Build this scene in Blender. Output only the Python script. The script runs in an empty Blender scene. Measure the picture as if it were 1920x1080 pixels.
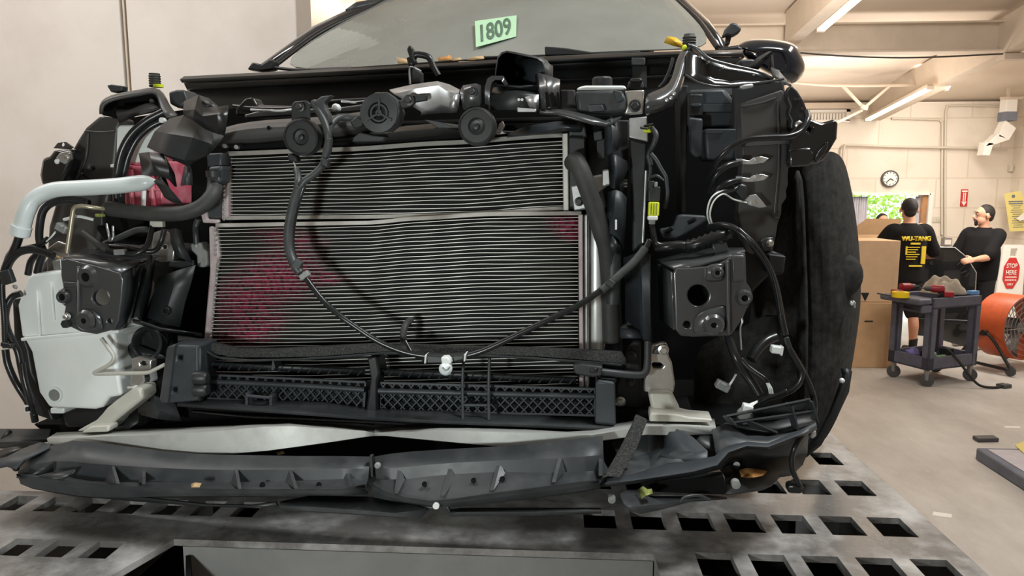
import bpy, bmesh, math, random
from mathutils import Vector, Matrix
random.seed(7)
SC = bpy.context.scene
COL = SC.collection

# ---------------------------------------------------------------- camera, light, exposure
F = 1387.0
H = 1.85                       # camera height above the workshop floor
DECK = H - 0.62                # top of the frame rack
cd = bpy.data.cameras.new('camera')
cd.sensor_width = 36.0
cd.lens = F / 1920 * 36
cd.clip_start = 0.05
CAM = bpy.data.objects.new('camera', cd)
COL.objects.link(CAM)
PITCH = math.atan(185 / F)
YAW = math.atan(90 / F * math.cos(PITCH))
CAM.matrix_world = Matrix.Translation((0, 0, H)) @ Matrix.Rotation(YAW, 4, 'Z') @ Matrix.Rotation(math.pi / 2 - PITCH, 4, 'X')
SC.camera = CAM
RC = CAM.matrix_world.to_3x3()
EYE = Vector((0, 0, H))

SC.view_settings.view_transform = 'Standard'
SC.view_settings.look = 'None'
SC.view_settings.gamma = 1
SC.view_settings.use_curve_mapping = False
SC.view_settings.exposure = 0.0

W = bpy.data.worlds.new('sky'); SC.world = W; W.use_nodes = True
W.node_tree.nodes['Background'].inputs[0].default_value = (0.93, 0.97, 1.0, 1)
W.node_tree.nodes['Background'].inputs[1].default_value = 3.0

def area(name, loc, target, sx, sy, power, col):
    l = bpy.data.lights.new(name, 'AREA'); l.shape = 'RECTANGLE'; l.size = sx; l.size_y = sy
    l.energy = power; l.color = col
    o = bpy.data.objects.new(name, l); COL.objects.link(o); o.location = loc
    d = Vector(target) - Vector(loc)
    o.rotation_euler = d.to_track_quat('-Z', 'Y').to_euler()
    return o
WARM = (1.0, 0.93, 0.84)
NEUT = (1.0, 0.975, 0.95)
COOL = (0.95, 1.0, 1.0)
area('work_lamp', (-0.60, 0.02, 1.58), (-0.25, 1.45, 1.68), 0.12, 0.12, 10, (0.93, 1.0, 0.98))
area('ceiling_lamp_over_bay', (1.25, 0.9, 4.2), (0.35, 1.45, 1.2), 1.0, 0.25, 82, COOL)
area('ceiling_lamp_by_wall', (-2.6, 1.6, 4.2), (-2.6, 4.2, 1.6), 2.4, 0.4, 66, NEUT)
area('ceiling_lamp_right', (2.7, 3.0, 4.1), (2.7, 3.6, 0), 0.5, 2.6, 92, (1.0, 0.96, 0.91))
area('ceiling_lamp_back', (4.6, 8.4, 2.75), (4.3, 9.4, 1.0), 0.4, 2.4, 82, WARM)
area('ceiling_fill_up', (3.2, 8.6, 2.3), (2.9, 8.8, 4.0), 0.5, 1.6, 30, WARM)  # added fill facing up, brightens the ceiling near the back wall
area('ceiling_fill_mid', (2.0, 5.6, 3.1), (1.8, 6.6, 4.6), 0.4, 1.8, 34, WARM)  # added upward fill for the ceiling, standing in for the nearby tube light
area('ceiling_fill_far_left', (-1.6, 7.0, 2.6), (-1.5, 7.2, 4.4), 1.6, 0.4, 46, WARM)  # unseen fill added behind the partition to brighten the ceiling there

# ---------------------------------------------------------------- measuring helpers
def ray(px, py):
    return (RC @ Vector(((px - 960) / F, (540 - py) / F, -1))).normalized()
def hit(px, py, o, n):
    d = ray(px, py)
    return EYE + d * ((Vector(o) - EYE).dot(n) / d.dot(n))
def P(px, py, Y):
    return hit(px, py, (0, Y, 0), Vector((0, 1, 0)))
def Z(px, py, z):
    return hit(px, py, (0, 0, z), Vector((0, 0, 1)))
TH = math.radians(4)
NB = Vector((math.sin(TH), math.cos(TH), 0))      # car: towards its tail
NL = Vector((math.cos(TH), -math.sin(TH), 0))     # car: across
UP = Vector((0, 0, 1))
O0 = Vector((-0.27, 1.45, 0))
def C(px, py, v):
    return hit(px, py, O0 + NB * v, NB)
def msize(p, rpx):
    return rpx * -((RC.inverted() @ (Vector(p) - EYE)).z) / F

# ---------------------------------------------------------------- materials
def S(r, g, b):
    f = lambda c: (c / 255 / 12.92) if c <= 10 else ((c / 255 + 0.055) / 1.055) ** 2.4
    return (f(r), f(g), f(b), 1)
MATS = {}
def mat(name, rgb, rough=0.5, metal=0.0, var=0.0, scale=6.0, bump=0.0, bscale=120.0, spec=0.5, dirt=None, dirt_amt=0.5, coat=0.0, trans=0.0, sss=0.0, emit=None, emit_s=0.0, rvar=0.0):
    m = bpy.data.materials.new(name); m.use_nodes = True
    nt = m.node_tree; N = nt.nodes; L = nt.links
    b = N['Principled BSDF']
    if len(rgb) == 3: rgb = (*rgb, 1)
    b.inputs['Base Color'].default_value = rgb
    b.inputs['Roughness'].default_value = rough
    b.inputs['Metallic'].default_value = metal
    b.inputs['Specular IOR Level'].default_value = spec
    b.inputs['Coat Weight'].default_value = coat
    b.inputs['Transmission Weight'].default_value = trans
    if sss:
        b.inputs['Subsurface Weight'].default_value = sss
        b.inputs['Subsurface Radius'].default_value = (0.02, 0.02, 0.02)
    if emit:
        b.inputs['Emission Color'].default_value = emit
        b.inputs['Emission Strength'].default_value = emit_s
    if var or dirt or bump or rvar:
        geo = N.new('ShaderNodeNewGeometry')
    if var or dirt or rvar:
        n1 = N.new('ShaderNodeTexNoise'); n1.inputs['Scale'].default_value = scale
        n1.inputs['Detail'].default_value = 6; n1.inputs['Roughness'].default_value = 0.65
        L.new(geo.outputs['Position'], n1.inputs['Vector'])
        r = N.new('ShaderNodeMapRange'); r.inputs[1].default_value = 0.3; r.inputs[2].default_value = 0.7
        L.new(n1.outputs[0], r.inputs[0])
        mx = N.new('ShaderNodeMix'); mx.data_type = 'RGBA'
        if dirt:
            r.inputs[1].default_value = 0.45; r.inputs[2].default_value = 0.75
            r.inputs[4].default_value = dirt_amt
            mx.inputs[6].default_value = rgb; mx.inputs[7].default_value = dirt if len(dirt) == 4 else (*dirt, 1)
        else:
            mx.inputs[6].default_value = tuple(c * (1 - var) for c in rgb[:3]) + (1,)
            mx.inputs[7].default_value = tuple(min(1, c * (1 + var)) for c in rgb[:3]) + (1,)
        L.new(r.outputs[0], mx.inputs[0]); L.new(mx.outputs[2], b.inputs['Base Color'])
        if rvar:
            r2 = N.new('ShaderNodeMapRange'); r2.inputs[1].default_value = 0.3; r2.inputs[2].default_value = 0.7
            r2.inputs[3].default_value = max(0.05, rough - rvar); r2.inputs[4].default_value = min(1, rough + rvar)
            L.new(n1.outputs[0], r2.inputs[0]); L.new(r2.outputs[0], b.inputs['Roughness'])
    if bump:
        n2 = N.new('ShaderNodeTexNoise'); n2.inputs['Scale'].default_value = bscale; n2.inputs['Detail'].default_value = 3
        L.new(geo.outputs['Position'], n2.inputs['Vector'])
        bp = N.new('ShaderNodeBump'); bp.inputs['Strength'].default_value = bump; bp.inputs['Distance'].default_value = 0.004
        L.new(n2.outputs[0], bp.inputs['Height']); L.new(bp.outputs[0], b.inputs['Normal'])
    MATS[name] = m
    return m
def M(n): return MATS[n] if isinstance(n, str) else n

mat('plastic', (0.017, 0.0195, 0.0205), 0.45, var=0.35, scale=9)
mat('plastic_dusty', (0.030, 0.034, 0.037), 0.48, dirt=(0.095, 0.098, 0.10), dirt_amt=0.5, scale=13, rvar=0.1)
mat('plastic_blue', (0.028, 0.034, 0.040), 0.48, dirt=(0.07, 0.076, 0.085), dirt_amt=0.5, scale=14)
mat('plastic_gloss', (0.012, 0.013, 0.014), 0.33, var=0.2)
mat('void', (0.006, 0.006, 0.006), 0.8, spec=0.1)  # near-black colour that paints in the shade of gaps and recesses
mat('dark', (0.012, 0.0125, 0.013), 0.6, var=0.3)
mat('rubber', (0.036, 0.037, 0.036), 0.62, dirt=(0.085, 0.083, 0.08), dirt_amt=0.4, scale=30)
mat('harness', (0.012, 0.013, 0.014), 0.28, var=0.3, scale=40)
mat('harness_grey', (0.045, 0.05, 0.05), 0.45, var=0.3, scale=40)
mat('foam', (0.030, 0.031, 0.030), 0.95, dirt=(0.16, 0.155, 0.15), dirt_amt=0.65, scale=420, bump=0.9, bscale=500, spec=0.2)
mat('felt', (0.034, 0.033, 0.031), 0.95, var=0.5, scale=60, bump=0.5, bscale=900, spec=0.15)
mat('painted', (0.045, 0.047, 0.050), 0.28, var=0.15, scale=5, spec=0.6, coat=0.35)
mat('painted_matt', (0.060, 0.058, 0.056), 0.42, var=0.15, scale=4)
mat('black_paint', (0.010, 0.011, 0.012), 0.16, coat=0.6)
mat('navy_paint', (0.010, 0.0125, 0.018), 0.16, coat=0.6)
mat('raw_steel', (0.56, 0.57, 0.58), 0.42, metal=0.9, var=0.25, scale=14)
mat('zinc', (0.62, 0.62, 0.60), 0.3, metal=0.9, var=0.15, scale=30)
mat('bolt', (0.05, 0.05, 0.05), 0.45, metal=0.5)
mat('aluminium', (0.60, 0.61, 0.58), 0.5, metal=0.35, dirt=(0.22, 0.21, 0.19), dirt_amt=0.55, scale=10, rvar=0.12)
mat('cast_alu', (0.56, 0.55, 0.49), 0.55, metal=0.2, var=0.12, scale=12)
mat('tube_alu', (0.62, 0.62, 0.59), 0.45, metal=0.4, var=0.2, scale=30)
mat('rail_alu', (0.60, 0.59, 0.55), 0.45, metal=0.35, dirt=(0.34, 0.33, 0.30), dirt_amt=0.6, scale=22)
mat('drier', (0.70, 0.71, 0.69), 0.4, metal=0.5, dirt=(0.35, 0.35, 0.33), dirt_amt=0.5, scale=18)
mat('pinkish', (0.50, 0.43, 0.43), 0.55, metal=0.2, dirt=(0.30, 0.10, 0.13), dirt_amt=0.6, scale=26)
mat('white_plastic', (0.86, 0.90, 0.88), 0.35, var=0.06, scale=6, sss=0.15)
mat('milky', (0.66, 0.72, 0.72), 0.28, sss=0.3)
mat('coolant', (0.56, 0.10, 0.15), 0.3, dirt=(0.72, 0.42, 0.44), dirt_amt=0.7, scale=22, sss=0.1)
mat('clip_white', (0.75, 0.78, 0.76), 0.4)
mat('grey_conn', (0.24, 0.25, 0.24), 0.45, var=0.15, scale=40)
mat('hi_vis', (0.72, 0.80, 0.03), 0.4)
mat('brass_pipe', (0.44, 0.40, 0.30), 0.35, metal=0.7)
mat('leaf_orange', (0.50, 0.24, 0.07), 0.7, var=0.4, scale=60)
mat('leaf_tan', (0.52, 0.36, 0.18), 0.7, var=0.35, scale=60)
mat('leaf_yellow', (0.75, 0.46, 0.03), 0.55, var=0.25, scale=60)
mat('leaf_olive', (0.22, 0.24, 0.06), 0.6, var=0.5, scale=80)
mat('sticker', (0.44, 0.68, 0.45), 0.5)
mat('sticker_ink', (0.10, 0.17, 0.12), 0.5)
mat('deck_steel', (0.17, 0.162, 0.155), 0.36, metal=0.3, dirt=(0.66, 0.65, 0.64), dirt_amt=0.8, scale=6.5, bump=0.15, bscale=90, rvar=0.14)
mat('rack_paint', (0.20, 0.20, 0.195), 0.5, dirt=(0.32, 0.31, 0.30), dirt_amt=0.5, scale=5)
mat('wall_paint', S(223, 216, 208), 0.75, dirt=S(201, 191, 182), dirt_amt=0.6, scale=1.6, bump=0.12, bscale=12)
mat('wall_dark_seam', S(70, 66, 62), 0.7)
mat('ceiling_paint', S(226, 212, 196), 0.8, var=0.05, scale=1.2)
mat('beam_paint', S(206, 190, 172), 0.6, var=0.10, scale=2.5)
mat('conduit_paint', S(205, 196, 180), 0.5)
mat('tube_light', (1, 0.95, 0.85), 0.4, emit=(1, 0.9, 0.74, 1), emit_s=5.0)
mat('card', S(222, 188, 152), 0.85, var=0.06, scale=8)
mat('card_dark', S(206, 168, 128), 0.85, var=0.08, scale=8)
mat('ink', (0.012, 0.012, 0.012), 0.6)
mat('cart_plastic', S(86, 88, 104), 0.55, dirt=S(118, 118, 128), dirt_amt=0.5, scale=12)
mat('caster', S(70, 70, 72), 0.5)
mat('orange_paint', S(206, 92, 48), 0.42, dirt=S(150, 72, 44), dirt_amt=0.6, scale=9)
mat('grille_wire', S(150, 148, 148), 0.4, metal=0.6)
mat('red_sign', S(200, 44, 44), 0.5)
mat('white_sign', S(236, 232, 224), 0.5)
mat('yellow_paper', S(228, 212, 132), 0.7)
mat('tape_yellow', S(242, 208, 20), 0.4)
mat('blue_box', S(96, 150, 206), 0.5)
mat('purple', S(140, 128, 196), 0.5)
mat('green_glass', S(118, 176, 116), 0.3)
mat('grey_rag', S(170, 160, 146), 0.95, var=0.15, scale=20, bump=0.4, bscale=200)
mat('drill_red', S(150, 28, 40), 0.4)
mat('skin', S(214, 160, 132), 0.6, sss=0.08)
mat('shirt', (0.011, 0.011, 0.012), 0.9, spec=0.2)
mat('shirt_faded', (0.020, 0.020, 0.022), 0.9, spec=0.2)
mat('hair', (0.012, 0.009, 0.007), 0.7)
mat('shoe', (0.45, 0.42, 0.38), 0.7)
mat('yellow_print', S(238, 208, 60), 0.8)
mat('leaf_green', S(150, 190, 70), 0.7, var=0.4, scale=3)
mat('outside_ground', (0.8, 0.8, 0.78), 0.8)
mat('curtain', S(188, 184, 190), 0.6, var=0.1, scale=9)
mat('wood', S(176, 128, 84), 0.6, var=0.2, scale=10)
mat('pad_grey', S(116, 120, 132), 0.8, var=0.12, scale=8)
mat('cowl_grey', (0.060, 0.070, 0.078), 0.45, var=0.2, scale=3)
mat('tyre', (0.014, 0.014, 0.014), 0.8)
mat('seat_cloth', (0.05, 0.05, 0.05), 0.9)
mat('dash', (0.09, 0.09, 0.088), 0.8)

def tex_floor():
    m = mat('concrete', S(200, 192, 182), 0.55)
    nt = m.node_tree; N = nt.nodes; L = nt.links; b = N['Principled BSDF']
    geo = N.new('ShaderNodeNewGeometry')
    a = N.new('ShaderNodeTexNoise'); a.inputs['Scale'].default_value = 1.3; a.inputs['Detail'].default_value = 8; a.inputs['Roughness'].default_value = 0.7
    c = N.new('ShaderNodeTexNoise'); c.inputs['Scale'].default_value = 7; c.inputs['Detail'].default_value = 8; c.inputs['Roughness'].default_value = 0.75
    mp = N.new('ShaderNodeMapping'); mp.inputs['Scale'].default_value = (1, 0.45, 1)
    L.new(geo.outputs['Position'], mp.inputs[0]); L.new(mp.outputs[0], a.inputs[0]); L.new(mp.outputs[0], c.inputs[0])
    r1 = N.new('ShaderNodeValToRGB'); r1.color_ramp.elements[0].position = 0.34; r1.color_ramp.elements[1].position = 0.66
    r1.color_ramp.elements[0].color = S(170, 163, 156); r1.color_ramp.elements[1].color = S(206, 201, 195)
    L.new(a.outputs[0], r1.inputs[0])
    r2 = N.new('ShaderNodeMapRange'); r2.inputs[1].default_value = 0.62; r2.inputs[2].default_value = 0.78; r2.inputs[4].default_value = 0.7
    L.new(c.outputs[0], r2.inputs[0])
    mx = N.new('ShaderNodeMix'); mx.data_type = 'RGBA'; mx.inputs[7].default_value = S(236, 232, 225)
    L.new(r2.outputs[0], mx.inputs[0]); L.new(r1.outputs[0], mx.inputs[6]); L.new(mx.outputs[2], b.inputs['Base Color'])
tex_floor()

def tex_block():
    m = mat('block_wall', S(226, 216, 201), 0.8)
    nt = m.node_tree; N = nt.nodes; L = nt.links; b = N['Principled BSDF']
    geo = N.new('ShaderNodeNewGeometry')
    sep = N.new('ShaderNodeSeparateXYZ'); L.new(geo.outputs['Position'], sep.inputs[0])
    add = N.new('ShaderNodeMath'); add.operation = 'ADD'; L.new(sep.outputs[0], add.inputs[0]); L.new(sep.outputs[1], add.inputs[1])
    cmb = N.new('ShaderNodeCombineXYZ'); L.new(add.outputs[0], cmb.inputs[0]); L.new(sep.outputs[2], cmb.inputs[1])
    br = N.new('ShaderNodeTexBrick'); br.inputs['Scale'].default_value = 1
    br.inputs['Brick Width'].default_value = 0.8; br.inputs['Row Height'].default_value = 0.4
    br.inputs['Mortar Size'].default_value = 0.012; br.inputs['Mortar Smooth'].default_value = 0.6
    br.inputs['Color1'].default_value = S(228, 218, 204); br.inputs['Color2'].default_value = S(224, 212, 197); br.inputs['Mortar'].default_value = S(212, 198, 180)
    L.new(cmb.outputs[0], br.inputs['Vector'])
    n = N.new('ShaderNodeTexNoise'); n.inputs['Scale'].default_value = 2.2; n.inputs['Detail'].default_value = 7; L.new(geo.outputs['Position'], n.inputs[0])
    r = N.new('ShaderNodeMapRange'); r.inputs[1].default_value = 0.52; r.inputs[2].default_value = 0.75; r.inputs[4].default_value = 0.55; L.new(n.outputs[0], r.inputs[0])
    mx = N.new('ShaderNodeMix'); mx.data_type = 'RGBA'; mx.inputs[7].default_value = S(196, 180, 158)
    L.new(r.outputs[0], mx.inputs[0]); L.new(br.outputs[0], mx.inputs[6])
    # darker painted dado along the bottom
    lt = N.new('ShaderNodeMath'); lt.operation = 'LESS_THAN'; lt.inputs[1].default_value = 0.62; L.new(sep.outputs[2], lt.inputs[0])
    m2 = N.new('ShaderNodeMix'); m2.data_type = 'RGBA'; m2.inputs[7].default_value = S(178, 166, 152)
    L.new(lt.outputs[0], m2.inputs[0]); L.new(mx.outputs[2], m2.inputs[6]); L.new(m2.outputs[2], b.inputs['Base Color'])
tex_block()

def tex_stained(name, base, metal, rough, fine):
    m = mat(name, base, rough, metal=metal, spec=0.12 if fine else 0.5)
    nt = m.node_tree; N = nt.nodes; L = nt.links; b = N['Principled BSDF']
    at = N.new('ShaderNodeAttribute'); at.attribute_name = 'stain'
    geo = N.new('ShaderNodeNewGeometry')
    n = N.new('ShaderNodeTexNoise'); n.inputs['Scale'].default_value = 130; n.inputs['Detail'].default_value = 5; L.new(geo.outputs['Position'], n.inputs[0])
    r = N.new('ShaderNodeMapRange'); r.inputs[1].default_value = 0.36; r.inputs[2].default_value = 0.62; L.new(n.outputs[0], r.inputs[0])
    mu = N.new('ShaderNodeMath'); mu.operation = 'MULTIPLY'; L.new(at.outputs['Fac'], mu.inputs[0]); L.new(r.outputs[0], mu.inputs[1])
    if fine:
        w = N.new('ShaderNodeTexWave'); w.wave_type = 'BANDS'; w.bands_direction = 'X'; w.inputs['Scale'].default_value = 160
        L.new(geo.outputs['Position'], w.inputs[0])
        fm = N.new('ShaderNodeMix'); fm.data_type = 'RGBA'
        fm.inputs[6].default_value = tuple(c * 0.35 for c in base[:3]) + (1,); fm.inputs[7].default_value = tuple(c * 1.8 for c in base[:3]) + (1,)
        L.new(w.outputs[1], fm.inputs[0])
    mx = N.new('ShaderNodeMix'); mx.data_type = 'RGBA'
    mx.inputs[6].default_value = (*base[:3], 1); mx.inputs[7].default_value = (0.30, 0.022, 0.065, 1)
    if fine: L.new(fm.outputs[2], mx.inputs[6])
    L.new(mu.outputs[0], mx.inputs[0]); L.new(mx.outputs[2], b.inputs['Base Color'])
tex_stained('fins', (0.009, 0.009, 0.008), 0.0, 0.6, True)
tex_stained('flat_tube', (0.60, 0.60, 0.56), 0.35, 0.45, False)

def tex_glass():
    m = bpy.data.materials.new('windscreen_glass'); m.use_nodes = True
    nt = m.node_tree; N = nt.nodes; L = nt.links; N.remove(N['Principled BSDF']); out = N['Material Output']
    tr = N.new('ShaderNodeBsdfTransparent'); tr.inputs[0].default_value = (0.66, 0.80, 0.76, 1)
    gl = N.new('ShaderNodeBsdfGlossy'); gl.inputs['Roughness'].default_value = 0.03; gl.inputs[0].default_value = (0.9, 0.95, 0.92, 1)
    df = N.new('ShaderNodeBsdfDiffuse'); df.inputs[0].default_value = (0.50, 0.515, 0.475, 1)
    fr = N.new('ShaderNodeFresnel'); fr.inputs[0].default_value = 1.7
    geo = N.new('ShaderNodeNewGeometry')
    n = N.new('ShaderNodeTexNoise'); n.inputs['Scale'].default_value = 2.5; n.inputs['Detail'].default_value = 6; L.new(geo.outputs['Position'], n.inputs[0])
    r = N.new('ShaderNodeMapRange'); r.inputs[1].default_value = 0.3; r.inputs[2].default_value = 0.75; r.inputs[3].default_value = 0.36; r.inputs[4].default_value = 0.56; L.new(n.outputs[0], r.inputs[0])
    m1 = N.new('ShaderNodeMixShader'); L.new(r.outputs[0], m1.inputs[0]); L.new(tr.outputs[0], m1.inputs[1]); L.new(df.outputs[0], m1.inputs[2])
    m2 = N.new('ShaderNodeMixShader'); L.new(fr.outputs[0], m2.inputs[0]); L.new(m1.outputs[0], m2.inputs[1]); L.new(gl.outputs[0], m2.inputs[2])
    L.new(m2.outputs[0], out.inputs[0]); MATS['windscreen_glass'] = m
tex_glass()

# ---------------------------------------------------------------- object helpers

def empty(name, loc, label, cat, group=None):
    o = bpy.data.objects.new(name, None); COL.objects.link(o); o.location = loc
    o.empty_display_size = 0.05
    tag(o, label, cat, group); return o
def tag(o, label, cat, group=None, kind=None):
    if label: o['label'] = label
    if cat: o['category'] = cat
    if group: o['group'] = group
    if kind: o['kind'] = kind
    return o
def finish(o, parent, recenter=True):
    """Origin to the bottom centre of a mesh; parent keeps the world place."""
    me = o.data
    if recenter and len(me.vertices):
        xs = [v.co.x for v in me.vertices]; ys = [v.co.y for v in me.vertices]; zs = [v.co.z for v in me.vertices]
        c = Vector(((min(xs) + max(xs)) / 2, (min(ys) + max(ys)) / 2, min(zs)))
        me.transform(Matrix.Translation(-c)); base = c
    else:
        base = Vector((0, 0, 0))
    o.parent = parent
    off = Vector((0, 0, 0)); p = parent
    while p is not None:
        off += p.location; p = p.parent
    o.location = base - off
def mk(name, verts, faces, m, parent=None, bevel=0.0, seg=2, smooth=35, solid=0.0, sub=0, off=0.0, mats=None, fm=None, label=None, bm_done=None):
    me = bpy.data.meshes.new(name)
    if bm_done is not None:
        bm_done.to_mesh(me); bm_done.free()
    else:
        me.from_pydata([tuple(v) for v in verts], [], faces)
    me.validate(); me.update()
    o = bpy.data.objects.new(name, me); COL.objects.link(o)
    for mm in (mats or [m]): me.materials.append(M(mm))
    if fm:
        for i, k in enumerate(fm): me.polygons[i].material_index = k
    if smooth:
        me.shade_smooth()
        me.set_sharp_from_angle(angle=math.radians(smooth))
    if sub:
        s = o.modifiers.new('s', 'SUBSURF'); s.levels = sub; s.render_levels = sub
    if solid:
        s = o.modifiers.new('t', 'SOLIDIFY'); s.thickness = solid; s.offset = off
    if bevel:
        b = o.modifiers.new('b', 'BEVEL'); b.width = bevel; b.segments = seg; b.limit_method = 'ANGLE'; b.angle_limit = math.radians(40)
        if smooth:
            wn = o.modifiers.new('w', 'WEIGHTED_NORMAL'); wn.keep_sharp = True
    finish(o, parent)
    if label: o['label'] = label
    return o
class MB:
    """collects several shapes into one mesh (pieces of ONE part)"""
    def __init__(s): s.v = []; s.f = []; s.k = []
    def add(s, v, f, k=0):
        n = len(s.v); s.v += [Vector(x) for x in v]; s.f += [tuple(i + n for i in q) for q in f]; s.k += [k] * len(f); return s
    def out(s, name, m, parent=None, **kw):
        mats = kw.get('mats')
        return mk(name, s.v, s.f, m, parent, fm=s.k if mats else None, **kw)
def hexa(c):      # 8 corners: front loop 4, back loop 4
    return c, [(3, 2, 1, 0), (4, 5, 6, 7), (0, 1, 5, 4), (1, 2, 6, 5), (2, 3, 7, 6), (3, 0, 4, 7)]
def boxw(x0, x1, y0, y1, z0, z1):
    c = [Vector(q) for q in ((x0, y0, z0), (x1, y0, z0), (x1, y0, z1), (x0, y0, z1), (x0, y1, z0), (x1, y1, z0), (x1, y1, z1), (x0, y1, z1))]
    return c, [(0, 1, 2, 3), (7, 6, 5, 4), (4, 5, 1, 0), (5, 6, 2, 1), (6, 7, 3, 2), (7, 4, 0, 3)]
def obox(o, ax, ay, az):      # oriented box from a corner and three edge vectors
    o = Vector(o)
    c = [o, o + ax, o + ax + az, o + az, o + ay, o + ax + ay, o + ax + ay + az, o + ay + az]
    return c, [(0, 1, 2, 3), (7, 6, 5, 4), (4, 5, 1, 0), (5, 6, 2, 1), (6, 7, 3, 2), (7, 4, 0, 3)]
def bar(a, b, w, h=None, up=UP):
    a = Vector(a); b = Vector(b); d = (b - a); h = h or w
    t = d.normalized(); s = t.cross(up)
    if s.length < 1e-4: s = t.cross(Vector((1, 0, 0)))
    s.normalize(); u = s.cross(t)
    return obox(a - s * w / 2 - u * h / 2, s * w, d, u * h)
def smooth_path(pts, n=8):
    pts = [Vector(p) for p in pts]
    if len(pts) < 3: 
        return [pts[0].lerp(pts[-1], i / n) for i in range(n + 1)]
    q = [pts[0] * 2 - pts[1]] + pts + [pts[-1] * 2 - pts[-2]]
    out = []
    for i in range(1, len(q) - 2):
        p0, p1, p2, p3 = q[i - 1:i + 3]
        for k in range(n):
            t = k / n
            out.append(0.5 * (2 * p1 + (p2 - p0) * t + (2 * p0 - 5 * p1 + 4 * p2 - p3) * t * t + (3 * p1 - p0 - 3 * p2 + p3) * t ** 3))
    out.append(pts[-1]); return out
def resample(path, step):
    L = [0]
    for a, b in zip(path, path[1:]): L.append(L[-1] + (b - a).length)
    n = max(2, int(L[-1] / step)); out = []; j = 0
    for i in range(n + 1):
        s = L[-1] * i / n
        while j < len(L) - 2 and L[j + 1] < s: j += 1
        d = L[j + 1] - L[j]
        out.append(path[j].lerp(path[j + 1], 0 if d < 1e-9 else (s - L[j]) / d))
    return out
def tube_geo(path, r, seg=10, rs=None, cap=True, flat=1.0):
    v = []; f = []; nrm = None; n = len(path)
    for i, p in enumerate(path):
        t = (path[min(i + 1, n - 1)] - path[max(i - 1, 0)])
        if t.length < 1e-9: t = Vector((0, 0, 1))
        t.normalize()
        if nrm is None:
            nrm = t.cross(Vector((0.3, 1, 0.2)));  nrm.normalize()
        nrm = (nrm - t * nrm.dot(t))
        if nrm.length < 1e-6: nrm = t.orthogonal()
        nrm.normalize(); b = t.cross(nrm); rr = rs[i] if rs else r
        for k in range(seg):
            a = 2 * math.pi * k / seg
            v.append(p + nrm * (math.cos(a) * rr) + b * (math.sin(a) * rr * flat))
    for i in range(n - 1):
        for k in range(seg):
            k2 = (k + 1) % seg
            f.append((i * seg + k, i * seg + k2, (i + 1) * seg + k2, (i + 1) * seg + k))
    if cap:
        f.append(tuple(reversed(range(seg)))); f.append(tuple((n - 1) * seg + k for k in range(seg)))
    return v, f
def tubew(name, pts, r, m, parent=None, seg=10, n=8, corr=0, label=None, straight=False):
    path = [Vector(p) for p in pts] if straight else smooth_path(pts, n)
    rs = None
    if corr:
        path = resample(path, corr / 2); rs = [r * (1.0 if i % 2 else (0.84 if corr < .008 else .7)) for i in range(len(path))]
    v, f = tube_geo(path, r, seg, rs)
    return mk(name, v, f, m, parent, smooth=60 if not corr else 80, label=label)
def lathe_geo(p, axis, prof, seg=28, upv=UP):
    p = Vector(p); axis = Vector(axis).normalized()
    s = axis.cross(upv)
    if s.length < 1e-4: s = axis.cross(Vector((1, 0, 0)))
    s.normalize(); u = s.cross(axis); v = []; f = []
    for r, d in prof:
        for k in range(seg):
            a = 2 * math.pi * k / seg
            v.append(p + axis * d + s * (math.cos(a) * r) + u * (math.sin(a) * r))
    for i in range(len(prof) - 1):
        for k in range(seg):
            k2 = (k + 1) % seg
            f.append((i * seg + k, i * seg + k2, (i + 1) * seg + k2, (i + 1) * seg + k))
    f.append(tuple(reversed(range(seg)))); f.append(tuple((len(prof) - 1) * seg + k for k in range(seg)))
    return v, f
def poly_bm(loop, holes, ext):
    """flat outline (world points) with holes, extruded by the vector ext"""
    bm = bmesh.new(); edges = []
    for lp in [loop] + list(holes or []):
        vs = [bm.verts.new(p) for p in lp]
        edges += [bm.edges.new((vs[i], vs[(i + 1) % len(vs)])) for i in range(len(vs))]
    nrm = Vector(ext).normalized()
    bmesh.ops.triangle_fill(bm, use_beauty=True, use_dissolve=False, edges=edges, normal=nrm)
    fs = list(bm.faces)
    r = bmesh.ops.extrude_face_region(bm, geom=fs)
    vs = [g for g in r['geom'] if isinstance(g, bmesh.types.BMVert)]
    bmesh.ops.translate(bm, verts=vs, vec=ext)
    bmesh.ops.recalc_face_normals(bm, faces=bm.faces)
    return bm
def add_text(name, body, at, right, up, height, m, parent, depth=0.001, width=None):
    cu = bpy.data.curves.new(name, 'FONT'); cu.body = body; cu.size = 1; cu.extrude = 0.0; cu.align_x = 'CENTER'; cu.align_y = 'CENTER'
    cu.resolution_u = 4; cu.offset = 0.02
    o = bpy.data.objects.new(name, cu); COL.objects.link(o)
    dg = bpy.context.evaluated_depsgraph_get(); dg.update()
    me = bpy.data.meshes.new_from_object(o.evaluated_get(dg)); bpy.data.objects.remove(o); bpy.data.curves.remove(cu)
    xs = [v.co.x for v in me.vertices]; ys = [v.co.y for v in me.vertices]
    sx = (width / (max(xs) - min(xs))) if width else height / (max(ys) - min(ys)); sy = height / (max(ys) - min(ys))
    cx = (max(xs) + min(xs)) / 2; cy = (max(ys) + min(ys)) / 2
    right = Vector(right).normalized(); up = Vector(up).normalized(); at = Vector(at)
    for v in me.vertices:
        v.co = at + right * ((v.co.x - cx) * sx) + up * ((v.co.y - cy) * sy)
    me.materials.clear(); me.materials.append(M(m))
    q = bpy.data.objects.new(name, me); COL.objects.link(q); finish(q, parent)
    s = q.modifiers.new('t', 'SOLIDIFY'); s.thickness = depth; s.offset = 0
    return q
def structure(o): o['kind'] = 'structure'; return o

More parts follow.
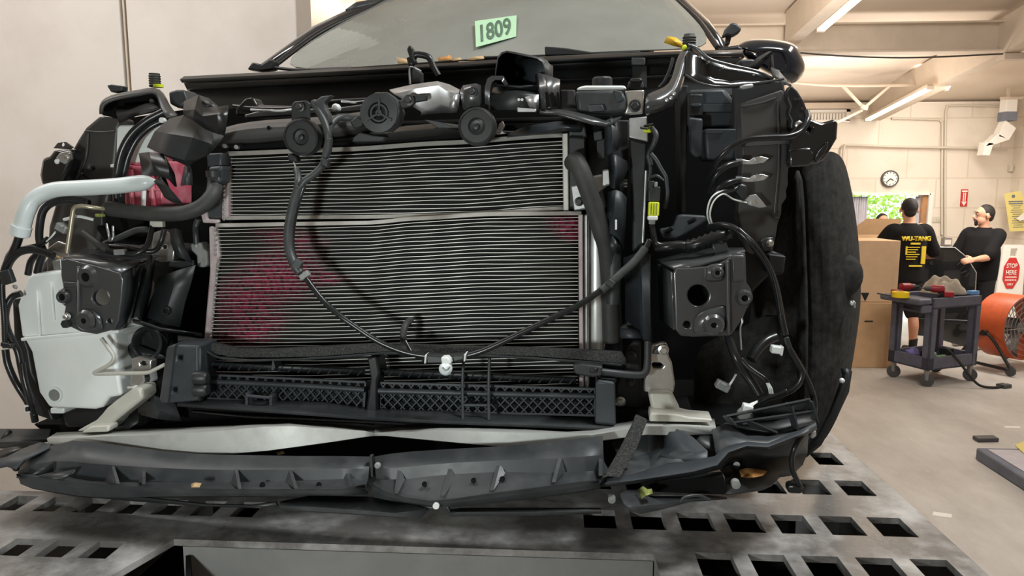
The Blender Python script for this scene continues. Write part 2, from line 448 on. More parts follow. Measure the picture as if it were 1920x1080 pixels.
# ---------------------------------------------------------------- the workshop shell
BW = 10.5                                      # back wall distance
XR = P(1890, 400, BW).x                        # right wall
XL, YF = -5.0, -4.5
def ceil_z(y): return 3.05 + 0.18 * (BW - y)
v, f = boxw(XL, XR + 0.2, YF, BW + 0.3, -0.1, 0.0)
structure(mk('floor', v, f, 'concrete', smooth=0))
c0, c1 = ceil_z(BW + 0.2), ceil_z(YF)
mb = MB().add([(XL, YF, c1), (XR + .2, YF, c1), (XR + .2, BW + .2, c0), (XL, BW + .2, c0), (XL, YF, c1 + .15), (XR + .2, YF, c1 + .15), (XR + .2, BW + .2, c0 + .15), (XL, BW + .2, c0 + .15)], hexa(range(8))[1])
cl = structure(mb.out('ceiling', 'ceiling_paint', smooth=0))
# back wall with its doorway
dx0, dx1, dz = P(1592, 460, BW).x, P(1737, 460, BW).x, P(1670, 366, BW).z
mb = MB()
mb.add(*boxw(XL, dx0, BW, BW + .2, 0, c0)); mb.add(*boxw(dx1, XR + .2, BW, BW + .2, 0, c0)); mb.add(*boxw(dx0, dx1, BW, BW + .2, dz, c0))
structure(mb.out('wall_back', 'block_wall', smooth=0))
structure(MB().add(*boxw(XR, XR + .2, YF, BW, 0, c1)).out('wall_right', 'block_wall', smooth=0))
structure(MB().add(*boxw(XL - .2, XL, YF, BW + .2, 0, c1)).out('wall_far_left', 'wall_paint', smooth=0))
structure(MB().add(*boxw(XL, XR, YF - .2, YF, 0, c1)).out('wall_front', 'wall_paint', smooth=0))
# the tall painted partition on the left, in two leaves with a dark joint
YP = 4.0
xa, xb, xe = P(236, 200, YP).x, P(248, 200, YP).x, P(557, 80, YP).x
structure(MB().add(*boxw(XL, xa, YP, YP + .25, 0, ceil_z(YP) - .02)).out('wall_left', 'wall_paint', bevel=.006))
structure(MB().add(*boxw(xb, xe, YP, YP + .25, 0, ceil_z(YP) - .02)).out('wall_partition', 'wall_paint', bevel=.006))
mb = MB().add(*boxw(xa, xb, YP + .06, YP + .2, 0, 4.1), 0).add(*boxw(xa + .012, xa + .022, YP + .01, YP + .08, 0, 4.1), 1)
structure(mb.out('trim_1', None, mats=['wall_dark_seam', 'beam_paint']))
# door frame, strip curtain and wooden jamb
jb = MB().add(*boxw(dx1 - .02, dx1 + .035, BW - .03, BW + .2, 0, dz + .03)).add(*boxw(dx0, dx1, BW - .03, BW + .2, dz, dz + .035))
structure(jb.out('door_1', 'white_sign', bevel=.004))
structure(MB().add(*boxw(dx1 - .085, dx1 - .022, BW + .02, BW + .16, 0, dz)).out('trim_2', 'wood', bevel=.004))
cv = []; nx = 26
xs0, xs1 = dx0 + .02, P(1629, 400, BW).x
for i in range(nx + 1):
    x = xs0 + (xs1 - xs0) * i / nx; y = BW + .06 + .02 * math.sin(i * 1.7)
    cv += [(x, y, 0.02), (x, y, dz - .02)]
tag(mk('door_curtain', cv, [(2 * i, 2 * i + 2, 2 * i + 3, 2 * i + 1) for i in range(nx)], 'curtain', solid=.004), 'pale pleated curtain drawn to the left side of the bright doorway', 'curtain')
x0 = P(1720, 400, BW).x; x1 = P(1727, 400, BW).x
cv = []
for i in range(9):
    x = x0 + (x1 - x0) * i / 8; y = BW + .08 + .015 * math.sin(i * 2)
    cv += [(x + .04, y, 0.5), (x, y, dz - .02)]
tag(mk('door_drape', cv, [(2 * i, 2 * i + 2, 2 * i + 3, 2 * i + 1) for i in range(8)], 'curtain', solid=.004), 'narrow grey drape hanging at the right side of the bright doorway', 'curtain')
# outside: bright ground and a tree seen through the doorway
structure(MB().add(*boxw(-4, 16, BW + .3, 40, -.12, -.02)).out('ground', 'outside_ground', smooth=0))
tr = empty('tree', (P(1660, 400, 16).x, 16, 0), 'bright green leafy tree outside the doorway at the back', 'tree')
tv, tf = tube_geo(smooth_path([(tr.location.x - .9, 16, -.1), (tr.location.x - .8, 16, 1.2), (tr.location.x - .5, 16.1, 2.6)], 5), .07, 8, rs=None)
mk('trunk', tv, tf, 'wood', tr)
lv = []; lf = []
rnd = random.Random(3)
for i in range(3200):
    while True:
        q = Vector((rnd.uniform(-1, 1), rnd.uniform(-1, 1), rnd.uniform(-1, 1)))
        if q.length < 1: break
    c = Vector((tr.location.x - .45, 16.1, 1.75)) + Vector((q.x * 1.15, q.y * 1.0, q.z * 1.45))
    a = Vector((rnd.gauss(0, 1), rnd.gauss(0, 1), rnd.gauss(0, 1))).normalized() * .05; b = a.orthogonal().normalized() * .035
    n = len(lv); lv += [c - a, c + b, c + a, c - b]; lf.append((n, n + 1, n + 2, n + 3))
fo = mk('foliage', lv, lf, 'leaf_green', tr, smooth=0)

# ceiling beams and the fittings below them
YB = 7.66
zb0, zb1 = P(1700, 97, YB).z, P(1700, 47, YB).z
structure(MB().add(*boxw(P(1300, 80, YB).x - 2.5, P(1893, 80, YB).x, YB, YB + .02, zb0, zb1)).add(*boxw(P(1300, 80, YB).x - 2.5, P(1893, 80, YB).x, YB - .09, YB + .11, zb0 - .015, zb0)).add(*boxw(P(1300, 80, YB).x - 2.5, P(1893, 80, YB).x, YB - .09, YB + .11, zb1, zb1 + .015)).out('trim_3', 'beam_paint', smooth=0))
def slope_beam(name, a, b, w, h):
    a = Vector(a); b = Vector(b)
    c = []
    for p in (a, b):
        c += [p + Vector((-w / 2, 0, 0)), p + Vector((w / 2, 0, 0)), p + Vector((w / 2, 0, h)), p + Vector((-w / 2, 0, h))]
    return structure(mk(name, c, hexa(range(8))[1], 'beam_paint', smooth=0))
A = P(1639.5, 226, 10.4); B = P(1885, 104, YB)
B2 = B + (B - A) * 1.2
slope_beam('trim_4', A, B2, .16, .34)
A1 = P(1484, 82, YB - .1); B1 = P(1575, 1, 6.55); B1e = A1 + (B1 - A1) * 3
slope_beam('trim_5', A1, B1e, .13, .30)
xr = Vector((-.17, 0, 0))
A3 = P(700, 95, YB); 
slope_beam('trim_6', A3 + Vector((0, 0, 0)), A3 + (B1e - A1) * .7, .13, .30)
def tube_lamp(a, b, label):
    a = Vector(a); b = Vector(b); t = empty('fluorescent_light', (a + b) / 2, label, 'light', 'tube lights under the ceiling beams')
    mk('housing', *bar(a + UP * .03, b + UP * .03, .07, .035), 'beam_paint', t, bevel=.004)
    d = (b - a).normalized()
    for s in (-.024, .024):
        o = Vector((s, 0, 0))
        v, f = tube_geo([a + o + d * .03, b + o - d * .03], .013, 10); mk('tube', v, f, 'tube_light', t)
    for p in (a, b): mk('end_cap', *bar(p - d * .015 + UP * .005, p + d * .015 + UP * .005, .075, .04), 'beam_paint', t)
o = Vector((-.16, 0, -.03))
tube_lamp(A.lerp(B, .06) + o, A.lerp(B, .62) + o, 'double tube light under the sloping beam beside the back wall')
o = Vector((.15, 0, .02))
tube_lamp(A1.lerp(B1, .28) + o, A1.lerp(B1e, .75) + o, 'double tube light beside the beam at the top edge, above the mirror')
# junction boxes on the beam
tag(mk('junction_box', *obox(B + Vector((-.06, -.1, -.05)), Vector((.2, 0, 0)), Vector((0, .14, 0)), Vector((0, 0, .06))), 'beam_paint', bevel=.005), 'small grey box where the two ceiling beams meet', 'box')
tag(tubew('ceiling_cable', [P(1480, 98, YB - .12), P(1600, 106, YB - .12), P(1720, 108, YB - .12), P(1880, 101, YB - .12)], .008, 'wall_dark_seam'), 'dark cable sagging under the cross beam', 'cable')
# V-shaped pipe bracket
yb = 9.2
br = empty('pipe_bracket', P(1616, 205, yb), 'thin grey pipe with V-shaped struts hung below the ceiling', 'bracket')
v, f = tube_geo(smooth_path([P(1460, 152, yb), P(1560, 160, yb), P(1680, 160, yb), P(1778, 157, yb)], 6), .017, 8); mk('pipe', v, f, 'beam_paint', br)
mk('strut', *bar(P(1580, 161, yb), P(1616, 199, yb), .03), 'beam_paint', br); mk('strut', *bar(P(1668, 161, yb), P(1624, 199, yb), .03), 'beam_paint', br)
mk('lug', *bar(P(1614, 200, yb), P(1626, 203, yb), .05), 'beam_paint', br)
v, f = tube_geo([P(1616, 207, yb), P(1572, 228, yb - .6)], .016, 8); mk('stay', v, f, 'beam_paint', br)
mk('clamp', *bar(P(1768, 160, yb - .03), P(1778, 166, yb - .03), .07), 'beam_paint', br, bevel=.005)
# high louvred window
wx0, wx1, wz0, wz1 = P(1515, 220, BW).x, P(1592, 220, BW).x, P(1550, 227, BW).z, P(1550, 206, BW).z
wn = MB().add(*boxw(wx0, wx1, BW - .04, BW, wz1 - .03, wz1)).add(*boxw(wx1 - .05, wx1, BW - .04, BW, wz0, wz1)).add(*boxw(wx0, wx1, BW - .04, BW, wz0 - .02, wz0 + .015))
for i in range(12):
    x = wx0 + (wx1 - wx0 - .06) * i / 12
    wn.add(*obox((x, BW - .03, wz0), Vector((.03, .015, 0)), Vector((0, .006, 0)), Vector((0, 0, wz1 - wz0 - .05))))
structure(wn.out('window_1', 'white_sign', smooth=0))
structure(MB().add(*boxw(P(1480, 195, BW).x, P(1603, 195, BW).x, BW - .1, BW, P(1550, 205, BW).z, P(1550, 194, BW).z)).out('trim_7', 'beam_paint'))

# conduits on the back wall
yc = BW - .03
def conduit(pts, label, r=.016, d=0):
    tag(tubew('conduit', [P(x, y, yc - d) for x, y in pts], r, 'conduit_paint', n=6, seg=8), label, 'pipe', 'conduits on the block wall')
conduit([(1772, 445), (1772, 330), (1773, 225), (1776, 203), (1786, 198), (1885, 199)], 'tall conduit rising on the block wall and turning right under the ceiling')
conduit([(1766, 440), (1766, 330), (1767, 240), (1764, 227), (1752, 224), (1672, 222)], 'conduit rising beside the tall one and turning left below the tube light')
conduit([(1580, 330), (1581, 290), (1584, 274), (1596, 272), (1680, 275), (1840, 278), (1888, 279)], 'long level conduit across the block wall above the clock', d=.04)
sb = empty('switch_box', P(1774, 452, yc), 'small grey outlet box at the foot of the tall conduit', 'switch')
mk('box', *boxw(P(1766, 450, yc).x, P(1782, 450, yc).x, yc - .05, BW, P(1770, 461, yc).z, P(1770, 446, yc).z), 'grille_wire', sb, bevel=.005)
mk('cover_plate', *boxw(P(1768, 450, yc).x, P(1780, 450, yc).x, yc - .055, yc - .05, P(1770, 458, yc).z, P(1770, 449, yc).z), 'white_sign', sb)
lb = MB().add(*boxw(P(1747, 405, BW).x, P(1768, 405, BW).x, BW - .012, BW, P(1750, 417, BW).z, P(1750, 406, BW).z))
for k in range(3): lb.add(*boxw(P(1755 + 4 * k, 405, BW).x, P(1758 + 4 * k, 405, BW).x, BW - .02, BW - .012, P(1750, 415, BW).z, P(1750, 408, BW).z))
tag(lb.out('wall_switch_plate', 'conduit_paint', bevel=.002), 'cream switch plate on the block wall right of the doorway', 'switch')
# white duct with a grey band
yd = 10.0
du = empty('vent_duct', P(1870, 290, yd), 'white vent duct with a grey band bending down beside the corner', 'duct')
mk('duct_section', *obox(P(1885, 220, yd), P(1906, 220, yd) - P(1885, 220, yd), Vector((0, .15, 0)), UP * (P(1885, 183, yd).z - P(1885, 220, yd).z)), 'white_sign', du, bevel=.006)
def quadprism(pts, y, d):
    a = [P(x, q, y) for x, q in pts]; return a + [p + Vector((0, d, 0)) for p in a], [(3, 2, 1, 0), (4, 5, 6, 7), (0, 1, 5, 4), (1, 2, 6, 5), (2, 3, 7, 6), (3, 0, 4, 7)]
mk('elbow', *quadprism([(1872, 256), (1893, 262), (1906, 240), (1886, 225)], yd, .15), 'white_sign', du, bevel=.006)
mk('elbow', *quadprism([(1846, 275), (1862, 272), (1893, 262), (1872, 250)], yd, .15), 'white_sign', du, bevel=.006)
mk('outlet', *quadprism([(1843, 291), (1856, 292), (1864, 268), (1848, 266)], yd, .15), 'white_sign', du, bevel=.006)
mk('band', *obox(P(1884, 226, yd - .01), P(1907, 226, yd) - P(1884, 226, yd), Vector((0, .17, 0)), UP * (P(1885, 209, yd).z - P(1885, 226, yd).z)), 'pad_grey', du)
mk('hanger', *bar(P(1876, 184, yd), P(1916, 184, yd), .03), 'beam_paint', du)
hp = P(1896, 184, yd) + Vector((0, .07, 0)); mk('hanger_rod', *bar(hp, Vector((hp.x, hp.y, ceil_z(hp.y) + .01)), .03, up=Vector((0, 1, 0))), 'beam_paint', du)
# clock
yk = BW - .02
ck = empty('wall_clock', P(1668, 335, yk), 'round wall clock with a dark rim on the block wall', 'clock')
r = msize(P(1668, 335, yk), 15.5); pc = P(1668, 335, yk)
mk('rim', *lathe_geo(pc, (0, -1, 0), [(r, -.01), (r, .03), (r * .86, .03), (r * .86, .018), (.001, .018)], 28), 'caster', ck)
mk('dial', *lathe_geo(pc, (0, -1, 0), [(r * .86, .018), (r * .86, .02), (.001, .02)], 28), 'white_sign', ck)
hm = MB()
for k in range(12):
    a = k * math.pi / 6; d = Vector((math.sin(a), 0, math.cos(a))); hm.add(*bar(pc + d * r * .66 + Vector((0, -.023, 0)), pc + d * r * .8 + Vector((0, -.023, 0)), .009, .002, up=Vector((0, 1, 0))))
hm.out('hour_marks', 'ink', ck)
for nm, a, l in (('hour_hand', 2.1, .45), ('minute_hand', 3.9, .68)):
    d = Vector((math.sin(a), 0, math.cos(a))); mk(nm, *bar(pc + Vector((0, -.026, 0)), pc + d * r * l + Vector((0, -.026, 0)), .012, .002, up=Vector((0, 1, 0))), 'ink', ck)
# extinguisher arrow sign
ys = BW - .015
sg = empty('arrow_sign', P(1808, 387, ys), 'red and white down-arrow sign on the wall above the man in black', 'sign')
mk('panel', *boxw(P(1802, 370, ys).x, P(1814.5, 370, ys).x, ys, BW, P(1808, 387, ys).z, P(1808, 355, ys).z), 'red_sign', sg)
aw = MB()
cx = P(1808, 370, ys).x; zz = lambda y: P(1808, y, ys).z
aw.add(*boxw(cx - .018, cx - .006, ys - .004, ys, zz(379), zz(361))); aw.add(*boxw(cx + .006, cx + .018, ys - .004, ys, zz(379), zz(361)))
aw.add([(cx - .035, ys - .004, zz(378)), (cx + .035, ys - .004, zz(378)), (cx, ys - .004, zz(386)), (cx - .035, ys, zz(378)), (cx + .035, ys, zz(378)), (cx, ys, zz(386))], [(0, 1, 2), (5, 4, 3), (0, 3, 4, 1), (1, 4, 5, 2), (2, 5, 3, 0)])
aw.add(*boxw(cx - .036, cx + .036, ys - .004, ys, zz(360), zz(357)))
aw.out('arrow', 'white_sign', sg)
# yellow poster
yp = BW - .42
po = empty('notice_poster', P(1903, 433, yp), 'crooked yellow printed notice pinned in the corner right of the arrow sign', 'poster')
pp = [(1883, 363), (1913, 358), (1921, 375), (1921, 433), (1893, 434)]
mk('sheet', None, None, 'yellow_paper', po, bm_done=poly_bm([P(x, y, yp) for x, y in pp], None, Vector((0, .004, 0))), smooth=0)
tx = MB()
for k in range(13):
    y = 378 + k * 4; w = (1.0, .7, .85, .6, .9)[k % 5] if k > 1 else 1.15
    a = P(1905 - 12 * w + k * .4, y, yp - .004); b = P(1905 + 11 * w + k * .4, y - .6, yp - .004); tx.add(*bar(a, b, .014 if k < 2 else .007, .002, up=Vector((0, 1, 0))))
tx.out('printed_lines', 'pad_grey', po)
mk('emblem', *lathe_geo(P(1900, 368, yp - .001), (0, -1, 0), [(.022, 0), (.022, .003), (.001, .003)], 16), 'pad_grey', po)
tag(mk('paper_corner', *quadprism([(1906, 410), (1922, 398), (1922, 412), (1912, 414)], yp - .05, .01), 'white_sign'), 'white paper corner in front of the yellow notice', 'paper')
tag(mk('wall_socket', *boxw(P(1889, 310, BW).x, P(1896, 310, BW).x, BW - .06, BW - .001, P(1890, 322, BW).z, P(1890, 310, BW).z), 'conduit_paint', bevel=.004), 'small pale box high in the room corner below the duct', 'box')

# ================================================================ the frame rack
rack = empty('frame_rack', (0, 2.2, 0), 'steel frame rack whose slotted deck the stripped car stands on', 'frame rack')
ze = Z(1700, 950, DECK)
ex = (Z(1560, 815, DECK).x + Z(1858, 1079, DECK).x) / 2
yl = Z(70, 921, DECK).y; xl = Z(150, 930, DECK).x - .02
n0 = Z(326, 1011, DECK); n1 = Z(1226, 1039, DECK); yn = (n0.y + n1.y) / 2
outline = [(-1.75, .75), (n0.x - .13, .75), (n0.x, n0.y), (n1.x, n1.y), (n1.x + .01, .75), (ex, .75), (ex, 6.2), (xl, 6.2), (xl, yl), (-1.75, yl)]
holes = []
def slot(cx, cy, w, d, skew=0): holes.append([(cx - w / 2, cy - d / 2), (cx + w / 2, cy - d / 2), (cx + w / 2 + skew, cy + d / 2), (cx - w / 2 + skew, cy + d / 2)])
def row(px0, px1, y, step, w, d, x0=None, x1=None):
    a = Z(px0, y, DECK); X = a.x; lim = Z(px1, y, DECK).x
    while X < lim: slot(X, a.y, w, d); X += step
sx = Z(1577, 986, DECK).x - Z(1485, 984, DECK).x
dh = Z(1650, 970, DECK).y - Z(1650, 1005, DECK).y
wh = Z(1517, 984, DECK).x - Z(1455, 984, DECK).x
c = Z(1672, 988, DECK)
for k in range(7): slot(c.x - k * sx, c.y, wh, dh)
c = Z(1603, 915, DECK)
for k in range(7): slot(c.x - k * sx * 1.0, c.y, wh * .95, dh)
c = Z(1548, 860, DECK)
for k in range(3): slot(c.x - k * sx, c.y, wh * .9, dh)
c = Z(1656, 1068, DECK)
for k in range(4): slot(c.x - k * sx, c.y, wh, dh)
slot(c.x + sx, c.y, wh, dh)
sl = Z(170, 948, DECK).x - Z(100, 945, DECK).x
for k in range(7): c = Z(102, 945, DECK); slot(c.x + (k - 1) * sl, c.y - .0, sl * .56, Z(100, 931, DECK).y - Z(100, 959, DECK).y)
for k in range(3): c = Z(112, 1028, DECK); slot(c.x + (k - 1) * sl * .98, c.y, sl * .62, Z(100, 1012, DECK).y - Z(100, 1045, DECK).y)
V3 = lambda l, z: [Vector((x, y, z)) for x, y in l]
mk('deck', None, None, 'deck_steel', rack, bm_done=poly_bm(V3(outline, DECK), [V3(h, DECK) for h in holes], Vector((0, 0, -.012))), smooth=0, bevel=0)
mk('hole_backing', *boxw(xl + .02, ex - .03, yn + .06, 6.15, DECK - .285, DECK - .275), 'void', rack)  # near-black sheets added below the deck so its holes look unlit
mk('hole_backing', *boxw(-1.73, n0.x - .14, .76, yl - .02, DECK - .285, DECK - .275), 'void', rack)
mk('hole_backing', *boxw(n1.x + .03, ex - .03, .76, yn + .05, DECK - .285, DECK - .275), 'void', rack)
# walls under the deck edge and the sides of the front recess
fr = MB()
for (x0, y0), (x1, y1) in (((ex - .01, .75), (ex - .01, 6.2)), ((xl + .01, yl), (xl + .01, 6.2)), ((-1.74, .75), (-1.74, yl)), ((xl, 6.19), (ex, 6.19)), ((-1.75, yl - .01), (xl, yl - .01))):
    a = Vector((x0, y0, DECK - .156)); b = Vector((x1, y1, DECK - .156)); fr.add(*bar(a, b, .012, .28))
fr.out('side_skirt', 'rack_paint', rack)
rc = MB()
pA = n0 + Vector((.012, .012, -.017)); pB = n1 + Vector((-.0, .012, -.017))
rc.add(*bar(pA + Vector((0, 0, -.2)), pB + Vector((0, 0, -.2)), .01, .4))
rc.out('recess_back', 'rack_paint', rack)
rc = MB(); rc.add(*bar(n1 + Vector((.006, 0, -.2)), Vector((n1.x + .016, .75, DECK - .2)), .01, .37)); rc.out('recess_side', 'rack_paint', rack)
q = [Z(338, 1018, DECK - .02), Z(410, 1082, DECK - .02)]
rm = MB().add([n0 + Vector((.02, 0, -.03)), n0 + Vector((.09, -.14, -.05)), n0 + Vector((.09, -.14, -.36)), n0 + Vector((.02, 0, -.36)), n0 + Vector((.03, .0, -.03)), n0 + Vector((.10, -.14, -.05)), n0 + Vector((.10, -.14, -.36)), n0 + Vector((.03, 0, -.36))], hexa(range(8))[1])
rm.out('recess_gusset', 'void', rack)
bm_ = MB()
for x in (-1.0, ex - .12):
    bm_.add(*boxw(x, x + .12, 1.75, 6.1, DECK - .30, DECK - .05))
bm_.out('underframe', 'rack_paint', rack)
for x, y in ((-.95, 2.1), (ex - .1, 2.1), (-.95, 5.6), (ex - .1, 5.6)):
    mk('leg', *boxw(x - .06, x + .06, y - .06, y + .06, 0, DECK - .28), 'rack_paint', rack, bevel=.01)

# ================================================================ the car
cb = O0 + NB * 1.3; cb.z = DECK
car = empty('car', cb, 'dark car with its whole front end stripped off, standing on the slotted steel deck', 'car')
def pp(pts, v):
    return [C(p[0], p[1], p[2] if len(p) > 2 else v) for p in pts]
def circ(cx, cy, r, v, n=20, sy=1.0):
    return [C(cx + r * math.cos(2 * math.pi * k / n), cy + r * sy * math.sin(2 * math.pi * k / n), v) for k in range(n)]
def pl(name, pts, v, th, m, parent=car, bevel=.003, holes=None, label=None, smooth=35, ext=None, seg=2):
    """plate of real thickness th behind the front outline measured at depth v"""
    return mk(name, None, None, m, parent, bm_done=poly_bm(pp(pts, v), [circ(*h, v) if len(h) == 3 else pp(h, v) for h in (holes or [])], ext if ext is not None else NB * th), bevel=bevel, label=label, smooth=smooth, seg=seg)
def rect(x0, y0, x1, y1): return [(x0, y0), (x1, y0), (x1, y1), (x0, y1)]
def sh(name, rows, m, parent=car, th=.003, sub=0, label=None, smooth=40, off=1.0):
    """folded sheet lofted through rows of measured points"""
    n = len(rows[0]); v = [C(*p) for r in rows for p in r]; f = []
    for i in range(len(rows) - 1):
        for k in range(n - 1): f.append((i * n + k, i * n + k + 1, (i + 1) * n + k + 1, (i + 1) * n + k))
    return mk(name, v, f, m, parent, solid=th, sub=sub, label=label, smooth=smooth, off=off)
def tb(name, pts, rpx, m='harness', parent=car, v=None, corr=0, label=None, seg=10, n=8, straight=False):
    w = pp(pts, v); return tubew(name, w, msize(w[len(w) // 2], rpx), m, parent, corr=corr, label=label, seg=seg, n=n, straight=straight)
def cyl(name, px, py, v, prof, m, parent=car, axis=None, seg=28, label=None, smooth=35):
    """turned shape: profile radii in pixels at that place, heights in metres towards the viewer"""
    p = C(px, py, v); k = msize(p, 1.0)
    return mk(name, *lathe_geo(p, axis or -NB, [(r * k, d) for r, d in prof], seg), m, parent, label=label, smooth=smooth)
def boltp(px, py, v, rpx, parent=car, m='bolt', washer=True, axis=None):
    p = C(px, py, v); k = msize(p, 1.0); mb = MB()
    if washer: mb.add(*lathe_geo(p, axis or -NB, [(rpx * 1.45 * k, 0), (rpx * 1.45 * k, .002), (rpx * k, .003)], 20))
    mb.add(*lathe_geo(p, axis or -NB, [(rpx * k, 0), (rpx * k, .008), (rpx * .8 * k, .0095), (.0001, .0095)], 6))
    return mb.out('bolt', m, parent, smooth=30)

# ---- body behind the stripped front
def lathe_r(px, py, v): return msize(C(px, py, v), 1.0)
cab = [[(505, 134, 1.02), (640, 130, .98), (780, 120, .95), (1040, 102, .93), (1270, 94, .96), (1342, 90, 1.0)],
       [(604, 62, 1.30), (720, 42, 1.27), (850, 30, 1.24), (1060, 14, 1.22), (1230, 18, 1.25), (1304, 38, 1.28)],
       [(700, 16, 1.52), (790, -2, 1.49), (900, -22, 1.46), (1060, -40, 1.44), (1190, -32, 1.47), (1256, -6, 1.50)],
       [(800, -40, 1.80), (860, -62, 1.77), (950, -82, 1.74), (1070, -95, 1.72), (1160, -86, 1.75), (1206, -62, 1.78)]]
sh('windscreen', cab, 'windscreen_glass', th=.004, sub=2, smooth=0, label='dusty greenish windscreen')
# seal and pillars
def edge(rows, side): return [r[side] for r in rows]
L0 = edge(cab, 0); R0 = edge(cab, -1)
sl_ = [(x - 3, y - 2, v) for x, y, v in L0]; sr_ = [(x + 4, y, v) for x, y, v in R0]
tb('screen_seal', sl_, 4.5, 'plastic_gloss'); tb('screen_seal', sr_, 4.5, 'plastic_gloss')
sh('pillar', [[(x - 4, y - 2, v + .02) for x, y, v in L0], [(x - 13, y - 9, v + .07) for x, y, v in L0], [(x - 16, y - 8, v + .25) for x, y, v in L0]], 'navy_paint', th=.01)
sh('pillar', [[(x + 5, y, v + .02) for x, y, v in R0], [(x + 24, y - 1, v + .06) for x, y, v in R0], [(x + 30, y + 4, v + .3) for x, y, v in R0]], 'navy_paint', th=.01)
top = cab[3]
sh('roof', [[(x, y - 2, v + .01) for x, y, v in top], [(x, y - 12, v + .4) for x, y, v in top], [(x, y + 6, v + 1.3) for x, y, v in top]], 'navy_paint', th=.01, sub=1)
sh('roof_rail', [[(655, 32, 1.5), (675, 22, 1.53), (708, 17, 1.57), (745, 14, 1.60), (775, 2, 1.68), (830, -30, 1.85)], [(655, 31, 1.55), (672, 18, 1.57), (705, 11, 1.60), (728, -4, 1.64), (745, -14, 1.68), (800, -46, 1.85)]], 'plastic', th=.03, label='black roof rail')
# body sides, tail and wheels
def carpt(l, v, z): return O0 + NL * l + NB * v + Vector((0, 0, DECK + z))
def side(s):
    l = s * .62
    prof = [(.98, .32), (.98, .92), (1.5, .98), (1.75, 1.0), (2.3, 1.40), (3.5, 1.42), (4.15, 1.0), (4.25, .35)]
    prof = [(1.05, .32), (1.05, .80), (2.0, .86), (2.4, 1.22), (3.5, 1.24), (4.15, .9), (4.25, .35)]
    return mk('body_side', None, None, 'navy_paint', car, bm_done=poly_bm([carpt(l + (0 if z < 1.1 else -s * .06), v, z) for v, z in prof], None, NL * s * .06), bevel=.012)
side(-1); side(1)
mk('tailgate', *obox(carpt(-.62, 4.1, .3), NL * 1.24, NB * .06, UP * .9), 'navy_paint', car, bevel=.02)
mk('floor_pan', *obox(carpt(-.62, .55, .17), NL * 1.24, NB * 3.6, UP * .06), 'void', car)
for l, v in ((-.60, .70), (.54, .74), (-.60, 3.3), (.60, 3.3)):
    w = mk('wheel', *lathe_geo(carpt(l, v, .2915), NL, [(.20, -.09), (.27, -.1), (.29, -.08), (.29, .08), (.27, .1), (.2, .09)], 32), 'tyre', car)
# cabin inside
inn = sh('dashboard', [[(545, 128, 1.12), (900, 112, 1.08), (1330, 92, 1.12)], [(600, 110, 1.35), (900, 92, 1.32), (1310, 72, 1.38)], [(640, 118, 1.5), (900, 118, 1.48), (1290, 90, 1.5)]], 'dash', th=.01, sub=1)
for cx in (760, 1130):
    p = C(cx, 60, 1.95)
    st = mk('seat_back', *obox(p + Vector((-.23, 0, -.62)), Vector((.46, 0, 0)), Vector((0, .14, 0)), UP * .6), 'seat_cloth', car, bevel=.05, seg=3)
    mk('head_restraint', *obox(p + Vector((-.13, .02, .02)), Vector((.26, 0, 0)), Vector((0, .1, 0)), UP * .17), 'seat_cloth', st, bevel=.04, seg=3)
p = C(1120, 96, 1.42)
sw = [p + Vector((math.cos(a) * .18, math.sin(a) * .05, math.sin(a) * .17)) for a in [2 * math.pi * k / 28 for k in range(29)]]
tubew('steering_wheel', sw, .014, 'seat_cloth', car, straight=True)
mk('rear_bulkhead', *obox(carpt(-.58, 3.0, .5), NL * 1.16, NB * .05, UP * .72), 'dash', car)
mk('mirror_mount', *obox(C(905, 33, 1.36), NL * .10, NB * .03, UP * -.05), 'seat_cloth', car, bevel=.01)

# cowl, wipers, bonnet-less engine bay
cow = [[(505, 136, 1.0), (780, 122, .93), (1040, 104, .91), (1270, 96, .94), (1395, 92, .98)],
       [(345, 143, .80), (780, 121, .76), (1040, 106, .75), (1270, 96, .77), (1392, 95, .82)],
       [(337, 149, .78), (780, 126, .74), (1040, 112, .73), (1270, 101, .75), (1394, 100, .80)],
       [(341, 155, .78), (780, 134, .74), (1040, 118, .73), (1270, 106, .75), (1390, 106, .80)]]
sh('cowl_top', cow, 'plastic_gloss', th=.006, label='black cowl panel below the windscreen')
sh('cowl_lip', [[(345, 157, .79), (780, 137, .75), (1040, 121, .74), (1270, 109, .76), (1390, 110, .80)], [(350, 167, .80), (780, 146, .77), (1040, 130, .76), (1270, 120, .78), (1385, 122, .82)], [(352, 171, .84), (780, 150, .81), (1040, 134, .8), (1270, 125, .82), (1385, 128, .86)]], 'plastic', th=.006)
sh('cowl_face', [[(356, 168, .83), (600, 157, .81), (780, 150, .80), (1040, 134, .79), (1270, 125, .81), (1385, 126, .86)], [(352, 212, .83), (600, 204, .81), (780, 200, .80), (1040, 192, .79), (1270, 190, .81), (1385, 200, .86)]], 'cowl_grey', th=.006)
tb('cowl_rib', [(950, 133, .78), (1100, 126, .78), (1265, 117, .79)], 3, 'plastic_blue'); tb('cowl_rib', [(1040, 150, .78), (1150, 147, .78), (1262, 142, .79)], 3, 'plastic_blue')
pl('cowl_clip', rect(1184, 108, 1210, 122), .73, .03, 'plastic_dusty')
pl('cowl_divider', rect(1185, 122, 1213, 165), .77, .02, 'plastic_dusty')
pl('seal_flap', [(1021, 87), (1040, 88), (1062, 90), (1120, 99), (1160, 102), (1022, 104)], .90, .012, 'plastic', label='loose black seal at the foot of the glass')
tb('wiper_arm', [(470, 128, .98), (505, 126, .98), (560, 131, .97), (660, 128, .95)], 3, 'plastic')
pl('wiper_pivot', [(462, 130), (472, 116), (488, 120), (505, 109), (516, 113), (512, 130), (490, 134)], .97, .04, 'plastic', bevel=.006)
tb('wiper_blade', [(905, 108, .94), (980, 106, .93), (1100, 102, .93), (1200, 98, .94)], 2.5, 'plastic')
